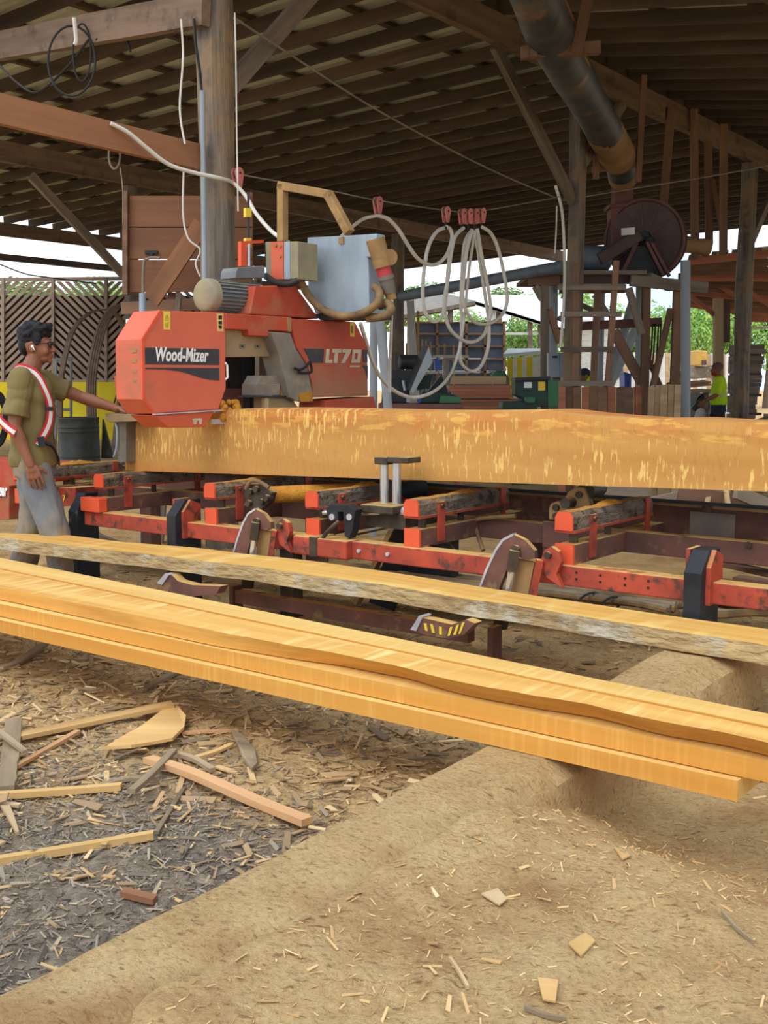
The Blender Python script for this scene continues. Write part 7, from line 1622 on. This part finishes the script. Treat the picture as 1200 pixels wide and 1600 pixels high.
# loose shavings, splinters and bark crumbs: nobody could count them
def scatter(name, n, region, size, mats, label, z=0.0, flat=0.35, dens=None, seed=1):
    r = np.random.default_rng(seed); vs = []; fs = []
    (u0, u1), (v0, v1) = region; cnt = 0
    U_ = r.uniform(u0, u1, n); V_ = r.uniform(v0, v1, n)
    if dens is not None:
        k = r.uniform(0, 1, n) < dens(U_, V_); U_, V_ = U_[k], V_[k]
    X = U_ * UX + V_ * VX; Y = U_ * UY + V_ * VY; Zg, M_ = ground(X, Y)
    for i in range(len(X)):
        L = r.uniform(*size) * (1 if r.uniform() > 0.12 else 2.2); w = L * r.uniform(0.05, 0.26); t = min(0.006, w * 0.25); a = r.uniform(0, math.pi); tl = r.normal() * flat * 0.4; tw = r.normal() * flat
        ca, sa = math.cos(a), math.sin(a); ax = np.array([ca * math.cos(tl), sa * math.cos(tl), math.sin(tl)]); ay = np.array([-sa * math.cos(tw), ca * math.cos(tw), math.sin(tw)]); az = np.cross(ax, ay)
        c = np.array([X[i], Y[i], Zg[i] + t * 0.5 + abs(math.sin(tl)) * L * 0.3 + z]); k = len(vs)
        j = r.uniform(0.5, 1.0)
        for sz in (-1, 1):
            for sx, sy in ((-1, -1), (1, -j), (1, j), (-1, 1)): vs.append(tuple(c + ax * sx * L / 2 + ay * sy * w / 2 + az * sz * t / 2))
        fs += [(k, k + 3, k + 2, k + 1), (k + 4, k + 5, k + 6, k + 7), (k, k + 1, k + 5, k + 4), (k + 1, k + 2, k + 6, k + 5), (k + 2, k + 3, k + 7, k + 6), (k + 3, k, k + 4, k + 7)]
    me = bpy.data.meshes.new(name); me.from_pydata(vs, [], fs); me.update(); me.materials.append(mats)
    o = bpy.data.objects.new(name, me); COL.objects.link(o); return tag(o, label, 'shavings', None, 'stuff')
def chip_mat(name, stops):
    m = bpy.data.materials.new(name); m.use_nodes = True; N = m.node_tree.nodes; L = m.node_tree.links; bs = N['Principled BSDF']
    g = N.new('ShaderNodeNewGeometry'); r = N.new('ShaderNodeValToRGB'); e = r.color_ramp.elements; r.color_ramp.interpolation = 'CONSTANT'
    while len(e) < len(stops): e.new(0.5)
    for i, (p, c) in enumerate(stops): e[i].position = p; e[i].color = c
    L.new(g.outputs['Random Per Island'], r.inputs[0]); L.new(r.outputs[0], bs.inputs['Base Color']); bs.inputs['Roughness'].default_value = 0.9; return m
m_ch1 = chip_mat('mixed bark litter', [(0, srgb(150, 124, 92)), (0.2, srgb(182, 148, 104)), (0.42, srgb(204, 170, 120)), (0.62, srgb(164, 134, 98)), (0.82, srgb(122, 104, 82)), (0.94, srgb(218, 190, 142))])
m_ch2 = chip_mat('grey mulch litter', [(0, srgb(122, 111, 99)), (0.25, srgb(142, 129, 113)), (0.5, srgb(160, 146, 126)), (0.74, srgb(98, 88, 78)), (0.9, srgb(180, 160, 128))])
m_ch3 = chip_mat('sawdust crumbs', [(0, srgb(204, 168, 116)), (0.3, srgb(190, 152, 100)), (0.55, srgb(214, 180, 126)), (0.78, srgb(166, 128, 84)), (0.93, srgb(224, 196, 146))])
left = lambda u, v: (1 - sst(-1.85, -1.72, u)) * (0.25 + 0.75 * sst(1.7, 2.5, v + 0.2 * (-2.2 - u)))
scatter('bark_litter', 13000, ((-5.2, -1.7), (1.0, 4.0)), (0.014, 0.06), m_ch1, 'litter of bark shreds and shavings in front of the board stack', 0.003, dens=left, seed=2)
scatter('mulch_litter', 16000, ((-3.4, -1.72), (0.9, 2.7)), (0.008, 0.026), m_ch2, 'fine grey mulch crumbs beside the squared timber', 0.002, 0.6, dens=lambda u, v: 0.2 + 0.8 * (1 - sst(2.0, 2.7, v)), seed=3)
scatter('sawdust_crumbs', 7000, ((-1.42, 0.5), (0.9, 3.2)), (0.005, 0.02), m_ch3, 'coarse sawdust crumbs on the mound right of the timber', 0.001, 0.5, seed=4)
scatter('sawdust_shreds', 6000, ((-6.5, -0.3), (3.4, 7.2)), (0.012, 0.06), m_ch1, 'shavings scattered under and around the sawmill bed', 0.002, 0.3, seed=5)

# waste boards leaning behind the bed on the right
for (a, c, w, m_) in (((1005, 792), (1140, 764), 0.10, m_greylumber), ((1104, 800), (1112, 764), 0.09, m_palewood), ((1138, 800), (1132, 762), 0.07, m_palewood), ((1060, 770), (1190, 792), 0.10, m_hanger), ((900, 764), (1010, 772), 0.10, m_greylumber), ((1150, 768), (1200, 790), 0.08, m_greylumber)):
    p = onv(*a, 6.3); q = onv(*c, 6.6); b = plank('waste_board', p, q, 0.03, w, m_, None); tag(b, 'waste board heaped behind the bed under the squared log', 'board', 'waste boards behind the sawmill bed')
for k in range(14):
    u_ = random.uniform(-2.6, -0.2); v_ = random.uniform(6.1, 7.6); z_ = 0.04 + random.uniform(0, 0.5) * (1 - abs(v_ - 6.8) / 1.2); a = random.uniform(-0.5, 0.5); L = random.uniform(0.7, 1.5)
    d = (UV3 * math.cos(a) + VV3 * math.sin(a)) * L / 2; b = plank('waste_board', Wd(u_, v_, max(0.06, z_)) - d, Wd(u_, v_, max(0.06, z_)) + d + Z3 * random.uniform(-0.05, 0.08), 0.11, 0.03, random.choice((m_greylumber, m_palewood, m_hanger)), None); tag(b, 'waste board heaped behind the bed under the squared log', 'board', 'waste boards behind the sawmill bed')
